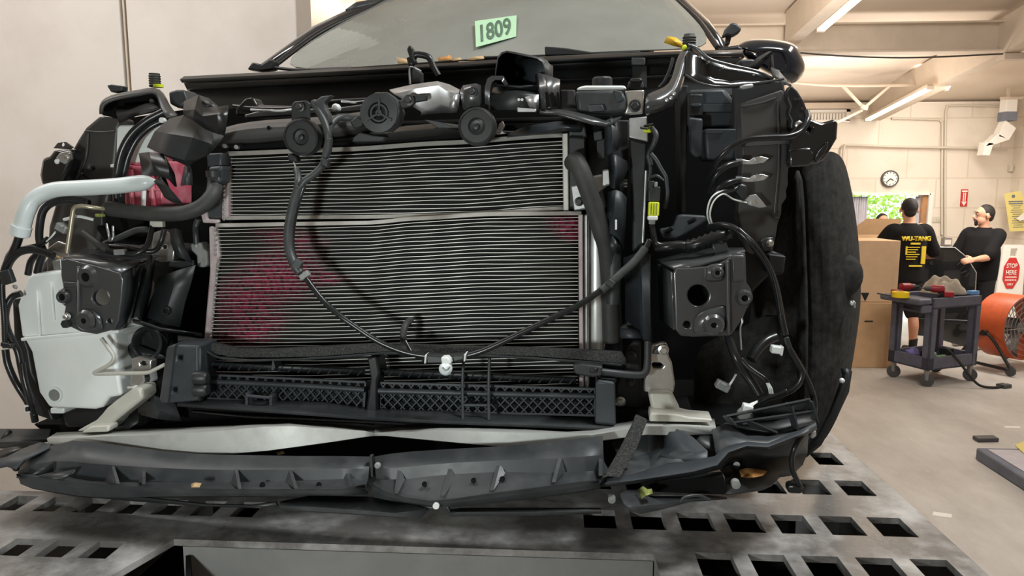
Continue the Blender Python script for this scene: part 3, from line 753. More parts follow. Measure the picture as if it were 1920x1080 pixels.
# added near-black backing: paints the unlit depth of bay and nose
pl('bay_backing', [(215, 225), (350, 205), (800, 200), (1270, 185), (1470, 172), (1500, 300), (1490, 640), (1300, 745), (150, 730), (110, 660), (105, 520), (118, 420), (150, 330)], .42, .03, 'void', bevel=0)
pl('core_backing', [(430, 235), (1150, 215), (1170, 700), (420, 700)], .12, .22, 'void', bevel=.01)
pl('nose_backing', [(60, 795), (1480, 795), (1440, 870), (700, 885), (150, 868)], .03, .35, 'void', bevel=.005)
pl('nose_backing_web', [(300, 760), (1300, 770), (1290, 815), (310, 812)], -.02, .1, 'void', bevel=.005)

# ---- radiator and condenser, with their tubes and fins
def stain(px, py):
    def blob(cx, cy, rx, ry, rot=0):
        dx, dy = px - cx, py - cy; c, s = math.cos(rot), math.sin(rot)
        u, w = (dx * c + dy * s) / rx, (-dx * s + dy * c) / ry
        return max(0.0, 1.25 - (u * u + w * w) ** .5 * .9)
    a = max(blob(520, 520, 75, 45, -.25), blob(475, 618, 60, 28, -.45), blob(600, 520, 45, 10, .05), blob(545, 448, 60, 18, .1) * .6,
            blob(1066, 425, 34, 22, .4), blob(470, 560, 62, 50, -.6) * .9, blob(430, 638, 40, 16) * .8, blob(412, 678, 40, 14) * .7, blob(430, 696, 55, 6) * .6)
    return min(1.0, a)
def core(name, Tf, Bf, x0f, x1f, nt, v0, label, tube_h, nx=40):
    """fin core plus nt flat tubes running across between two measured edges"""
    ny = 36; v = []; f = []; st = []
    for j in range(ny + 1):
        t = j / ny
        for i in range(nx + 1):
            s = i / nx; x = x0f(t) + (x1f(t) - x0f(t)) * s; y = Tf(s) + (Bf(s) - Tf(s)) * t
            v.append(C(x, y, v0 + .008)); st.append(stain(x, y))
    for j in range(ny):
        for i in range(nx): a = j * (nx + 1) + i; f.append((a, a + nx + 1, a + nx + 2, a + 1))
    # origin stays put so that measured points and attribute order match
    o = mk(name, v, f, 'fins', car, solid=.022, off=-1, smooth=60, label=label)
    at = o.data.attributes.new('stain', 'FLOAT', 'POINT')
    for k, q in enumerate(st): at.data[k].value = q
    for j in range(nt):
        t = (j + .5) / nt; v = []; f = []; st = []
        for i in range(nx + 1):
            s = i / nx; x = x0f(t) + (x1f(t) - x0f(t)) * s; y = Tf(s) + (Bf(s) - Tf(s)) * t
            h = tube_h / 2; vv = v0 - .002 + .0025 * math.sin(i * 2.1 + j)
            y += .5 * math.sin(i * .7 + j * 1.9)
            v += [C(x, y - h * .6, v0), C(x, y - h, v0 + .0012), C(x, y + h, v0 + .0012), C(x, y + h * .6, v0), C(x, y - h, v0 + .01), C(x, y + h, v0 + .01)]
            st += [stain(x, y) * .55] * 6
        for i in range(nx):
            a = i * 6; b = a + 6
            f += [(a, b, b + 1, a + 1), (a + 3, b + 3, b, a), (a + 2, b + 2, b + 3, a + 3), (a + 1, b + 1, b + 4, a + 4), (a + 5, b + 5, b + 2, a + 2)]
        q = mk('cooling_tube', v, f, 'flat_tube', o, smooth=50)
        at = q.data.attributes.new('stain', 'FLOAT', 'POINT')
        for k, w in enumerate(st): at.data[k].value = w
    return o
def interp(pts):
    def g(x):
        for (a, ya), (b, yb) in zip(pts, pts[1:]):
            if x <= b: 
                t = (x - a) / (b - a); t = t * t * (3 - 2 * t) * .5 + t * .5
                return ya + (yb - ya) * t
        return pts[-1][1]
    return g
uT = interp([(0, 294), (.35, 287), (.65, 275), (1, 261)]); uB = interp([(0, 406), (.4, 404), (.7, 401), (1, 389)])
rad = core('radiator', uT, uB, lambda t: 427 - 6 * t, lambda t: 1056, 17, .015, 'upper radiator core with level silver tubes', 1.7)
lT = interp([(0, 427), (.24, 424), (.42, 422), (.55, 414), (.75, 406), (1, 404)])
lB = interp([(0, 742), (.3, 742), (.5, 738), (.75, 734), (1, 730)])
con = core('condenser', lT, lB, lambda t: 405 - 24 * t if t < .75 else 387, lambda t: 1084, 46, -.01, 'lower condenser core, its tubes bowed and stained red at the left', 1.6)
def rail(name, Tf, x0, x1, h, v, m='rail_alu', par=car):
    r0, r1, r2 = [], [], []
    for i in range(25):
        s = i / 24; x = x0 + (x1 - x0) * s; y = Tf(s)
        r0.append((x, y - h, v)); r1.append((x, y, v - .004)); r2.append((x, y + h * .15, v + .012))
    return sh(name, [[(x, y + 2, v + .025) for x, y, q in r0], r0, r1, r2], m, par, th=.0015, smooth=30)
rail('top_rail', interp([(0, 292), (.35, 284), (.65, 272), (1, 257)]), 424, 1054, 8, .012, par=rad)
rail('bottom_rail', interp([(0, 412), (.4, 410), (.7, 406), (1, 394)]), 424, 1056, 7, .006, par=rad)
rail('top_rail', interp([(0, 426), (.24, 423), (.42, 421), (.55, 413), (.75, 405), (1, 403)]), 404, 1090, 7, -.014, par=con)
# header tanks
pl('header_plate', [(417, 287), (427, 286), (428, 412), (416, 413)], .005, .04, 'pinkish', rad, bevel=.002)
pl('end_tank', [(388, 289), (416, 287), (414, 412), (386, 412)], .0, .06, 'plastic_dusty', rad, bevel=.006)
pl('header_plate', [(1054, 250), (1065, 249), (1067, 396), (1056, 397)], .0, .04, 'rail_alu', rad, bevel=.002)
pl('end_tank', [(1066, 252), (1096, 254), (1100, 392), (1068, 394)], -.005, .06, 'plastic', rad, bevel=.006)
pl('tank_neck', [(1066, 236), (1086, 230), (1096, 234), (1100, 258), (1066, 258)], .0, .05, 'plastic_dusty', rad, bevel=.004)
pl('header_tank', [(391, 424), (406, 426), (412, 480), (404, 520), (393, 655), (380, 655), (388, 560), (393, 500)], -.012, .03, 'pinkish', con, bevel=.004)
pl('header_tank', [(1084, 403), (1093, 402), (1094, 726), (1086, 726)], -.014, .03, 'pinkish', con, bevel=.002)
pl('header_tank', [(1094, 402), (1104, 401), (1104, 728), (1096, 728)], -.008, .03, 'raw_steel', con, bevel=.004)
mb = MB()
for y in range(432, 650, 9):
    x = 405 if y < 480 else 411 - (y - 480) * .1
    mb.add(*lathe_geo(C(x, y, -.012), -NB, [(.0028, 0), (.0028, .003), (.001, .0045)], 8))
mb.out('tube_stubs', 'raw_steel', con)
mb = MB()
for y in range(294, 412, 9): mb.add(*lathe_geo(C(421, y, .005), -NB, [(.003, 0), (.003, .003), (.001, .0045)], 8))
mb.out('crimp_row', 'raw_steel', rad)
p0, p1 = C(1119, 396, .02), C(1119, 660, .02); rr = msize(p0, 16)
dr = mk('receiver_drier', *tube_geo([p0, p0.lerp(p1, .05), p0.lerp(p1, .95), p1], rr, 20, [rr * .8, rr, rr, rr * .8]), 'drier', car, label='dented silver receiver drier cylinder')
pl('side_bracket', [(1070, 348), (1098, 342), (1104, 392), (1076, 396)], -.012, .006, 'raw_steel', rad); boltp(1086, 378, -.012, 6, rad)
pl('side_bracket', [(376, 402), (386, 396), (388, 411), (410, 412), (410, 419), (380, 418)], -.008, .01, 'pinkish', rad)

# ---- hoses at the radiator
h = tb('radiator_hose', [(404, 345, -.02), (398, 366, -.045), (376, 388, -.06), (340, 400, -.065), (290, 401, -.065), (240, 396, -.06), (203, 391, -.055)], 14, 'rubber', seg=16, label='black rubber hose from the upper radiator')
cyl('hose_end', 204, 391, -.055, [(13, -.012), (13, .0), (9, .008), (.1, .009)], 'rubber', h, axis=-NL)
cyl('hose_clamp', 402, 332, -.03, [(15, 0), (15, .012)], 'plastic', h, axis=UP)
pl('hose_neck', [(388, 312), (416, 310), (415, 345), (392, 346)], -.035, .04, 'plastic_dusty', rad, bevel=.008, seg=3)
pl('tank_outlet', [(386, 288), (416, 286), (416, 312), (388, 314)], -.02, .04, 'plastic_dusty', rad, bevel=.004)
tb('radiator_hose', [(1074, 306, -.02), (1080, 302, -.04), (1090, 322, -.05), (1104, 360, -.045), (1118, 400, -.035), (1128, 436, -.03), (1138, 470, -.02), (1143, 540, .0), (1146, 640, .01)], 17, 'rubber', seg=16, label='black lower radiator hose at the right')
tb('hose_sleeve', [(1149, 470, -.015), (1150, 520, -.012), (1149, 568, -.008)], 15, 'plastic_dusty', seg=14)

# ---- lower grille shutter frame
GV = -.075
gs = sh('shutter_frame', [[(372, 744, GV), (600, 752, GV - .012), (690, 765, GV - .014), (860, 772, GV - .014), (1118, 781, GV)],
                     [(332, 756, GV - .05), (600, 775, GV - .075), (690, 782, GV - .078), (860, 790, GV - .075), (1150, 802, GV - .05)],
                     [(332, 762, GV - .049), (600, 781, GV - .074), (690, 788, GV - .077), (860, 796, GV - .074), (1150, 808, GV - .049)]], 'plastic_dusty', th=.003, label='black lower grille shutter frame across the condenser foot')
lip = [(334, 646), (378, 650), (400, 664), (415, 669), (470, 673), (560, 671), (640, 666), (710, 660), (800, 660), (900, 664), (1000, 669), (1100, 676), (1165, 682)]
sh('upper_lip', [[(x, y, GV + .01) for x, y in lip], [(x, y + 1, GV - .03) for x, y in lip], [(x, y + 5, GV - .03) for x, y in lip]], 'plastic_dusty', gs, th=.0025)
def mesh_panel(name, TL, TR, BL, BR, n, v, par):
    mb = MB(); q = lambda s, t: C((TL[0] + (TR[0] - TL[0]) * s) * (1 - t) + (BL[0] + (BR[0] - BL[0]) * s) * t, (TL[1] + (TR[1] - TL[1]) * s) * (1 - t) + (BL[1] + (BR[1] - BL[1]) * s) * t, v)
    hh = (BL[1] - TL[1]) / (TR[0] - TL[0])
    dirn = NB
    sl = hh * .95
    for k in range(-int(sl * n) - 2, n + 2):
        for sg in (1, -1):
            a0, a1 = (k + .0) / n, (k) / n + sl
            if sg < 0: a0, a1 = a1, a0
            # clip to the panel
            t0, t1 = 0.0, 1.0
            lo, hi = 0.0, 1.0
            dd = a1 - a0
            ta, tb_ = (lo - a0) / dd, (hi - a0) / dd
            if ta > tb_: ta, tb_ = tb_, ta
            t0, t1 = max(t0, ta), min(t1, tb_)
            if t1 - t0 < .04: continue
            mb.add(*bar(q(a0 + dd * t0, t0), q(a0 + dd * t1, t1), .0022, .005, up=dirn))
    for a, b in (((0, 0), (1, 0)), ((0, 1), (1, 1)), ((0, 0), (0, 1)), ((1, 0), (1, 1))): mb.add(*bar(q(*a), q(*b), .004, .007, up=dirn))
    return mb.out(name, 'plastic_blue', par, smooth=0)
mesh_panel('grille_mesh', (392, 702), (686, 716), (390, 746), (683, 764), 17, GV - .008, gs)
mesh_panel('grille_mesh', (712, 717), (1116, 729), (714, 768), (1116, 778), 23, GV - .008, gs)
sh('shutter_blade', [[(392, 700, GV + .025), (690, 714, GV + .012), (1116, 726, GV + .02)], [(391, 716, GV + .01), (690, 731, GV + .0), (1116, 742, GV + .008)], [(390, 746, GV + .02), (690, 766, GV + .008), (1116, 779, GV + .016)]], 'plastic_blue', gs, th=.004)
tb('shutter_rod', [(386, 715, GV - .012), (540, 722, GV - .016), (684, 731, GV - .018)], 5.5, 'plastic_blue', gs)
tb('shutter_rod', [(706, 733, GV - .018), (900, 738, GV - .016), (1115, 743, GV - .012)], 5.5, 'plastic_blue', gs)
def hatch_bar(x0, y0, x1, y1, hgt, v, par, n):
    b = sh('upper_blade', [[(x0, y0, v), (x1, y1, v)], [(x0, y0 + hgt * .35, v - .012), (x1, y1 + hgt * .35, v - .012)], [(x0, y0 + hgt, v), (x1, y1 + hgt, v)]], 'plastic', par, th=.003)
    mb = MB()
    for k in range(n):
        s = (k + .3) / n; xa = x0 + (x1 - x0) * s; ya = y0 + (y1 - y0) * s
        mb.add(*bar(C(xa + 9, ya + hgt * .3, v - .014), C(xa, ya + hgt, v - .002), .002, .004, up=NB))
    mb.out('blade_ribs', 'plastic_blue', b)
hatch_bar(386, 676, 684, 690, 14, GV, gs, 16); hatch_bar(704, 690, 1080, 706, 14, GV, gs, 20)
pl('centre_post', [(688, 670), (706, 668), (712, 700), (706, 720), (706, 775), (684, 774), (690, 740), (694, 706)], GV - .03, .05, 'plastic_gloss', gs, bevel=.004)
for x, y0, y1 in ((868, 674, 786), (917, 672, 788)):
    tb('rib', [(x + 1, y0, GV - .02), (x - 1, (y0 + y1) / 2, GV - .03), (x, y1, GV - .055)], 3.2, 'plastic_blue', gs, seg=8)
tb('rib', [(868, 760, GV - .04), (917, 760, GV - .04)], 3, 'plastic_blue', gs, straight=True)
for x, y0, y1 in ((462, 736, 768), (507, 740, 770)):
    pl('rib', [(x - 2, y0), (x + 3, y0 + 4), (x + 3, y1), (x - 3, y1)], GV - .04, .035, 'plastic_blue', gs, bevel=.001)
tb('rib', [(463, 742, GV - .04), (507, 746, GV - .04)], 3, 'plastic_blue', gs, straight=True)
pl('rib', [(510, 676), (513, 676), (516, 690), (511, 696), (508, 694)], GV - .03, .03, 'plastic_blue', gs, bevel=.001)
pl('shutter_housing', [(314, 652), (332, 647), (372, 648), (372, 752), (302, 758), (299, 752)], GV - .06, .07, 'plastic_blue', gs, bevel=.005, holes=[rect(333, 667, 341, 675), rect(323, 727, 331, 735)], label='black plastic housing at the left end of the shutter')
pl('housing_edge', [(313, 650), (328, 645), (314, 758), (298, 753)], GV - .068, .07, 'plastic_dusty', gs, bevel=.004)
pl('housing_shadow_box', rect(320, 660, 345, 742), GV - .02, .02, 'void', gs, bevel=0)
for y in (708, 730):
    cyl('pivot', 366, y, GV - .06, [(13, .0), (13, .02), (9, .026), (.1, .026)], 'plastic', gs, axis=NL)
sh('housing_wing', [[(372, 652, GV - .058), (372, 752, GV - .058)], [(386, 672, GV - .02), (380, 748, GV - .02)], [(392, 680, GV + .01), (388, 745, GV + .01)]], 'plastic', gs, th=.004)
pl('end_block', [(1116, 712), (1153, 717), (1155, 800), (1115, 796)], GV - .045, .06, 'plastic_blue', gs, bevel=.005)
pl('end_block', [(1122, 708), (1156, 709), (1156, 718), (1120, 716)], GV - .03, .04, 'plastic', gs, bevel=.003)
# foam seals
ft = [(333, 628, 642), (360, 632, 648), (400, 640, 664), (450, 651, 670), (520, 652, 670), (600, 648, 668), (700, 643, 660), (800, 645, 662), (900, 648, 665), (1000, 650, 668), (1100, 654, 675), (1165, 658, 684), (1174, 672, 684)]
sh('foam_seal', [[(x, a, GV + .03) for x, a, b in ft], [(x, a + 3, GV - .012) for x, a, b in ft], [(x, b, GV - .018) for x, a, b in ft], [(x, b + 1, GV + .02) for x, a, b in ft]], 'foam', car, th=.004, smooth=30, label='speckled black foam seal above the lower grille')
sh('foam_seal', [[(900, 796, GV - .045), (1000, 801, GV - .045), (1100, 806, GV - .045), (1160, 801, GV - .045)], [(900, 802, GV - .06), (1000, 809, GV - .06), (1100, 816, GV - .06), (1162, 812, GV - .06)], [(900, 804, GV - .03), (1000, 811, GV - .03), (1100, 818, GV - .03), (1162, 816, GV - .03)]], 'foam', car, th=.006)
sh('foam_seal', [[(360, 768, GV - .03), (480, 775, GV - .04), (620, 783, GV - .05), (760, 790, GV - .05)], [(360, 772, GV - .05), (480, 783, GV - .055), (620, 789, GV - .06), (760, 796, GV - .06)], [(360, 775, GV - .01), (480, 786, GV - .02), (620, 792, GV - .03), (760, 798, GV - .03)]], 'foam', car, th=.006)
cn = pl('connector', [(1073, 686), (1090, 683), (1130, 688), (1128, 705), (1112, 708), (1078, 702)], GV - .05, .03, 'plastic', car, bevel=.003)
pl('latch', rect(1106, 690, 1120, 700), GV - .056, .01, 'plastic_gloss', cn)
tb('drain_pipe', [(1128, 697, GV - .035), (1165, 701, GV - .03), (1198, 703, GV - .02), (1210, 698, GV - .015), (1214, 680, GV - .01), (1215, 640, GV)], 7, 'plastic_dusty', label='grey plastic pipe beside the lower grille')

# ---- aluminium bumper beam, crushed in the middle
def beam(cols, name, m):
    rows = [[(x, y, v + d) for (x, y), (v, d) in zip([c[k] for c in cols], [(c[3], dd) for c in cols])] for k, dd in ((0, .09), (1, 0), (2, .0))]
    rows.append([(x, y + 1, v + .09) for x, y, v in rows[2]])
    return sh(name, rows, m, bb, th=.003, smooth=25)
bb = empty('bumper_beam', C(700, 840, -.15) - cb, None, None); bb.parent = car
bcl = [((106, 811), (88, 822), (91, 836), -.16), ((200, 807), (200, 818), (215, 839), -.18), ((310, 803), (310, 815), (310, 847), -.2), ((370, 800), (370, 811), (370, 850), -.205), ((437, 797), (437, 806), (437, 850), -.205),
       ((490, 794), (495, 800), (500, 845), -.2), ((540, 790), (545, 799), (560, 837), -.19), ((620, 792), (622, 804), (625, 828), -.17), ((680, 795), (684, 808), (684, 819), -.15), ((700, 797), (702, 812), (702, 817), -.145)]
beam(bcl, 'beam_half', 'aluminium')
bcr = [((700, 797), (702, 811), (702, 817), -.145), ((716, 791), (718, 811), (722, 817), -.15), ((760, 792), (765, 810), (775, 822), -.165), ((850, 795), (860, 808), (860, 830), -.185), ((900, 798), (905, 809), (905, 834), -.19), ((957, 801), (957, 811), (957, 838), -.195), ((1040, 806), (1040, 813), (1045, 834), -.19), ((1110, 802), (1110, 816), (1110, 828), -.185), ((1200, 787), (1205, 799), (1210, 815), -.16), ((1270, 786), (1275, 799), (1275, 816), -.15), ((1339, 785), (1342, 800), (1343, 814), -.13)]
beam(bcr, 'beam_half', 'aluminium')
pl('crash_box', [(243, 732), (250, 727), (265, 727), (268, 748), (240, 770), (215, 790), (205, 808), (140, 810), (165, 796), (178, 789), (190, 776), (198, 766), (215, 752)], -.13, .05, 'cast_alu', bb, bevel=.006)
pl('crash_foot', [(168, 800), (205, 798), (204, 810), (150, 812)], -.15, .03, 'cast_alu', bb, bevel=.004)
pl('crash_box', [(1215, 737), (1260, 738), (1268, 758), (1278, 778), (1280, 786), (1225, 786)], -.09, .07, 'cast_alu', bb, bevel=.006)
pl('crash_foot', [(1219, 775), (1270, 777), (1295, 783), (1336, 786), (1336, 792), (1217, 790)], -.125, .05, 'cast_alu', bb, bevel=.004)
b1 = pl('mount_bracket', [(1218, 649), (1244, 642), (1252, 646), (1254, 668), (1260, 680), (1266, 720), (1263, 737), (1207, 735), (1208, 712), (1216, 690)], -.06, .02, 'zinc', car, bevel=.003, holes=[[(1222, 682), (1226, 680), (1240, 681), (1244, 686), (1240, 691), (1224, 690)]], label='silver bracket right of the lower grille')
pl('flange', [(1222, 664), (1232, 650), (1250, 646), (1253, 666)], -.075, .012, 'plastic_dusty', b1); boltp(1244, 656, -.075, 7, b1, 'zinc')
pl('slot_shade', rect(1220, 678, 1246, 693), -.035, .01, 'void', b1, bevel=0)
b2 = pl('mount_bracket', [(247, 672), (262, 668), (284, 676), (283, 692), (270, 705), (272, 715), (268, 727), (246, 727), (243, 715), (246, 700)], -.07, .02, 'zinc', car, bevel=.003, holes=[[(262, 680), (268, 677), (275, 679), (276, 684), (270, 686), (263, 685)]], label='silver bracket left of the lower grille')
tb('bracket_rod', [(240, 727, -.075), (272, 726, -.075)], 2.5, 'cast_alu', b2, straight=True)
cyl('bracket_pin', 256, 727, -.078, [(5, 0), (5, .006), (.1, .008)], 'clip_white', b2)

# ---- lower bumper valance, torn and hanging
VV = -.27
def bow(x): return -.05 * max(0, 1 - ((x - 720) / 640) ** 2)
def valance(cols, name, label):
    rows = []
    for k in range(6):
        r = []
        for T, Fd, Li, B in cols:
            b = VV + bow(Li[0])
            if k == 0: r.append((T[0], T[1] , b + .085))
            elif k == 1: r.append(((T[0] * 1.2 + Fd[0] * .8) / 2, T[1] * .45 + Fd[1] * .55, b + .055))
            elif k == 2: r.append((Fd[0], Fd[1], b + .05))
            elif k == 3: r.append((Li[0] + 1, Li[1] + 5, b + .006))
            elif k == 4: r.append((Li[0], Li[1], b))
            else: r.append((B[0], B[1], b + .012))
        rows.append(r)
    rows.append([(x, y + 2, v + .09) for x, y, v in rows[-1]])
    return sh(name, rows, 'plastic_dusty', car, th=.003, smooth=28, label=label)
vl = valance([((33, 880), (34, 889), (31, 888), (38, 905)), ((57, 850), (62, 889), (62, 894), (62, 915)), ((95, 838), (104, 887), (80, 894), (100, 922)), ((136, 826), (140, 897), (125, 900), (150, 930)), ((156, 827), (170, 902), (160, 905), (180, 932)),
              ((208, 833), (212, 904), (205, 908), (220, 933)), ((300, 845), (300, 904), (300, 915), (300, 931)), ((370, 851), (370, 904), (370, 916), (370, 930)), ((440, 853), (440, 904), (440, 917), (440, 930)), ((560, 855), (560, 901), (560, 917), (560, 929)), ((640, 855), (640, 898), (640, 917), (640, 929)), ((693, 856), (690, 897), (684, 908), (690, 926))],
             'bumper_valance', 'long grey black plastic bumper valance, left half')
vr = valance([((702, 856), (706, 900), (694, 905), (700, 932)), ((730, 851), (735, 899), (722, 921), (728, 938)), ((767, 847), (765, 898), (757, 932), (762, 943)), ((810, 844), (805, 893), (805, 939), (808, 951)), ((860, 841), (850, 889), (852, 935), (855, 950)), ((935, 837), (930, 885), (905, 927), (912, 943)), ((1030, 828), (1040, 886), (1045, 909), (1048, 927)), ((1090, 822), (1096, 884), (1090, 903), (1094, 920)), ((1130, 817), (1134, 882), (1124, 899), (1126, 914))],
             'bumper_valance', 'long grey black plastic bumper valance, right half')
def gusset(apex, base, floor, par, d=.03, m='plastic_dusty'):
    a = C(*apex); b = C(*base); c = C(*floor)
    t = Vector((.003, 0, 0)); vv = [a - t, b - t, c - t, a + t, b + t, c + t]
    return mk('gusset', vv, [(0, 1, 2), (5, 4, 3), (0, 3, 4, 1), (1, 4, 5, 2), (2, 5, 3, 0)], m, par, smooth=0)
for ax, ay, bx, by, cx, cy, par in ((443, 886, 436, 905, 450, 918, vl), (545, 889, 538, 903, 556, 918, vl), (652, 893, 646, 900, 660, 918, vl), (212, 881, 196, 908, 222, 908, vl), (270, 890, 262, 904, 270, 908, vl),
                                  (749, 888, 742, 926, 756, 900, vr), (845, 883, 830, 929, 850, 898, vr), (935, 876, 922, 919, 944, 888, vr), (1050, 866, 1038, 904, 1056, 884, vr), (1126, 866, 1126, 892, 1138, 882, vr)):
    v0 = VV + bow(ax); ay -= 7; cy -= 1
    gusset((ax, ay, v0 + .055), (bx, by, v0 + (.012 if par is vr else .05)), (cx, cy, v0 + (.045 if par is vr else .008)), par)
sh('bowl_rib', [[(62, 889, VV + .0), (100, 868, VV + .04)], [(70, 892, VV + .01), (101, 884, VV + .04)]], 'plastic', vl, th=.003)
sh('bowl_rib', [[(74, 893, VV - .02), (142, 879, VV + .02)], [(118, 899, VV - .01), (138, 886, VV + .02)]], 'plastic', vl, th=.003)
def hole_disc(x, y, v, r, par):
    return cyl('drain_hole', x, y, v, [(r, 0), (r, .0012), (r * .8, .0012), (r * .8, -.004), (.1, -.004)], 'void', par, axis=(-NB * .8 + UP * .6))
for x, y in ((492, 909), (598, 909)): hole_disc(x, y, VV + bow(x) + .03, 5, vl)
for x, y in ((796, 908), (888, 901), (942, 898)): hole_disc(x, y, VV + bow(x) + .03, 5, vr)
cyl('push_clip', 709, 872, VV + bow(709) + .06, [(6, 0), (6, .004), (4, .006), (.1, .006)], 'grey_conn', vr)
pl('seam_post', [(692, 854), (698, 853), (700, 898), (692, 898)], VV + bow(690) + .06, .01, 'plastic', vl)
# lower lip pieces hanging under the valance
v0 = VV - .045
lp = sh('lower_lip', [[(525, 940, v0 + .02), (580, 929, v0 + .03), (690, 931, v0 + .03), (740, 934, v0 + .03), (798, 951, v0 + .02)], [(524, 949, v0), (580, 950, v0), (680, 957, v0), (740, 962, v0), (800, 955, v0)], [(526, 955, v0), (580, 958, v0), (680, 964, v0), (745, 969, v0), (789, 971, v0)], [(530, 957, v0 + .03), (580, 960, v0 + .03), (680, 966, v0 + .03), (745, 971, v0 + .03), (790, 972, v0 + .03)]], 'plastic_dusty', car, th=.003, smooth=25, label='chipped lower lip hanging below the valance at the middle')
sh('lip_tab', [[(788, 962, v0), (800, 948, v0 + .01), (835, 945, v0 + .01), (840, 950, v0 + .01)], [(790, 971, v0), (806, 957, v0 + .01), (838, 956, v0 + .01), (846, 968, v0)]], 'plastic_dusty', lp, th=.003)
cyl('lip_bolt', 819, 946, v0, [(6, 0), (6, .007), (.1, .007)], 'clip_white', lp)
sh('lower_lip', [[(840, 956, v0 + .02), (864, 952, v0 + .03), (1000, 952, v0 + .03), (1126, 952, v0 + .04)], [(842, 962, v0), (864, 960, v0), (1000, 960, v0), (1128, 957, v0 + .01)], [(846, 969, v0), (864, 968, v0), (1000, 967, v0), (1128, 963, v0 + .01)]], 'plastic_dusty', car, th=.003, smooth=25)
sh('lower_lip', [[(139, 920, VV + .03), (240, 930, VV), (386, 946, VV), (470, 948, VV - .02), (516, 942, VV - .03)], [(150, 931, VV + .03), (250, 940, VV), (386, 950, VV), (474, 952, VV - .02), (520, 950, VV - .03)]], 'plastic', car, th=.004)
sh('lower_lip', [[(1163, 925, v0 + .03), (1180, 917, v0 + .05), (1200, 930, v0 + .06), (1270, 930, v0 + .07), (1330, 928, v0 + .09)], [(1170, 944, v0 + .0), (1190, 950, v0), (1250, 944, v0 + .02), (1290, 938, v0 + .04), (1362, 932, v0 + .08)], [(1180, 958, v0 + .0), (1200, 964, v0), (1240, 956, v0 + .02), (1290, 942, v0 + .04), (1364, 936, v0 + .08)]], 'plastic_dusty', car, th=.004, smooth=25, label='buckled lower lip piece under the right bumper corner')
tb('lip_fold', [(1276, 940, v0 + .03), (1285, 932, v0 + .03), (1310, 929, v0 + .04), (1330, 937, v0 + .05)], 3, 'plastic_dusty')
cyl('push_clip', 1147, 932, VV - .0, [(7, 0), (7, .012), (.1, .013)], 'grey_conn')

# ---- broken right bumper corner
R1 = VV + .02
rcn = sh('bumper_corner', [[(1150, 828, R1 + .09), (1215, 801, R1 + .12), (1240, 797, R1 + .12), (1262, 798, R1 + .12)], [(1160, 862, R1 + .07), (1215, 850, R1 + .10), (1243, 838, R1 + .10), (1300, 820, R1 + .08)], [(1178, 880, R1 + .04), (1220, 874, R1 + .06), (1240, 856, R1 + .06), (1326, 845, R1 + .05)], [(1130, 896, R1 + .0), (1200, 888, R1 + .02), (1252, 868, R1 + .03), (1326, 862, R1 + .04)]], 'plastic_dusty', car, th=.004, smooth=25, label='buckled grey plastic bumper corner at the right')
sh('corner_panel', [[(1243, 796, R1 + .11), (1258, 797, R1 + .11), (1304, 826, R1 + .07)], [(1245, 838, R1 + .09), (1290, 850, R1 + .06), (1326, 844, R1 + .04)], [(1237, 852, R1 + .06), (1272, 865, R1 + .04), (1326, 860, R1 + .02)]], 'plastic_blue', rcn, th=.003, smooth=15)
sh('corner_fold', [[(1262, 797, R1 + .14), (1290, 796, R1 + .15), (1334, 806, R1 + .14)], [(1304, 824, R1 + .10), (1310, 835, R1 + .10), (1345, 846, R1 + .06)]], 'plastic', rcn, th=.003)
sh('corner_wing', [[(1335, 804, R1 + .12), (1362, 792, R1 + .13), (1400, 808, R1 + .13), (1437, 812, R1 + .13), (1490, 800, R1 + .14)], [(1337, 820, R1 + .08), (1360, 815, R1 + .08), (1400, 822, R1 + .08), (1440, 822, R1 + .08), (1500, 808, R1 + .10)], [(1342, 850, R1 + .03), (1362, 836, R1 + .03), (1400, 829, R1 + .03), (1440, 830, R1 + .04), (1525, 800, R1 + .08)]], 'plastic_dusty', rcn, th=.004, smooth=30)
sh('corner_strap', [[(1120, 900, R1 - .02), (1180, 890, R1 - .01), (1250, 870, R1 + .0), (1300, 863, R1 + .0), (1340, 855, R1 + .0), (1362, 836, R1 + .01), (1400, 828, R1 + .02), (1440, 831, R1 + .03), (1500, 806, R1 + .06), (1530, 792, R1 + .08)],
                    [(1122, 908, R1 - .03), (1180, 902, R1 - .02), (1250, 892, R1 - .02), (1300, 884, R1 - .02), (1345, 872, R1 - .01), (1366, 848, R1 + .0), (1400, 836, R1 + .01), (1440, 838, R1 + .02), (1500, 815, R1 + .05), (1532, 802, R1 + .07)],
                    [(1122, 914, R1 - .01), (1180, 908, R1 + .0), (1250, 900, R1 + .0), (1300, 893, R1 + .0), (1350, 880, R1 + .01), (1370, 854, R1 + .02), (1400, 842, R1 + .03), (1440, 844, R1 + .04), (1500, 821, R1 + .07), (1532, 806, R1 + .09)]], 'plastic_blue', rcn, th=.003, smooth=40)
tray = sh('corner_tray', [[(1362, 781, R1 + .14), (1440, 766, R1 + .15), (1517, 750, R1 + .16)], [(1364, 792, R1 + .16), (1445, 786, R1 + .17), (1524, 770, R1 + .18)], [(1380, 798, R1 + .12), (1460, 812, R1 + .11), (1529, 790, R1 + .12)]], 'plastic', car, th=.004, smooth=20, label='ribbed black plastic bracket at the right bumper corner')
for a, b in (((1374, 794), (1526, 772)), ((1480, 758), (1491, 802)), ((1400, 790), (1452, 812)), ((1362, 782), (1517, 750)), ((1374, 795), (1362, 781)), ((1517, 750), (1529, 790)), ((1529, 790), (1492, 803))):
    v, f = bar(C(*a, R1 + .11), C(*b, R1 + .11), .003, .03, up=NL.cross(UP) + UP * .5); mk('tray_rib', v, f, 'plastic_dusty', tray)
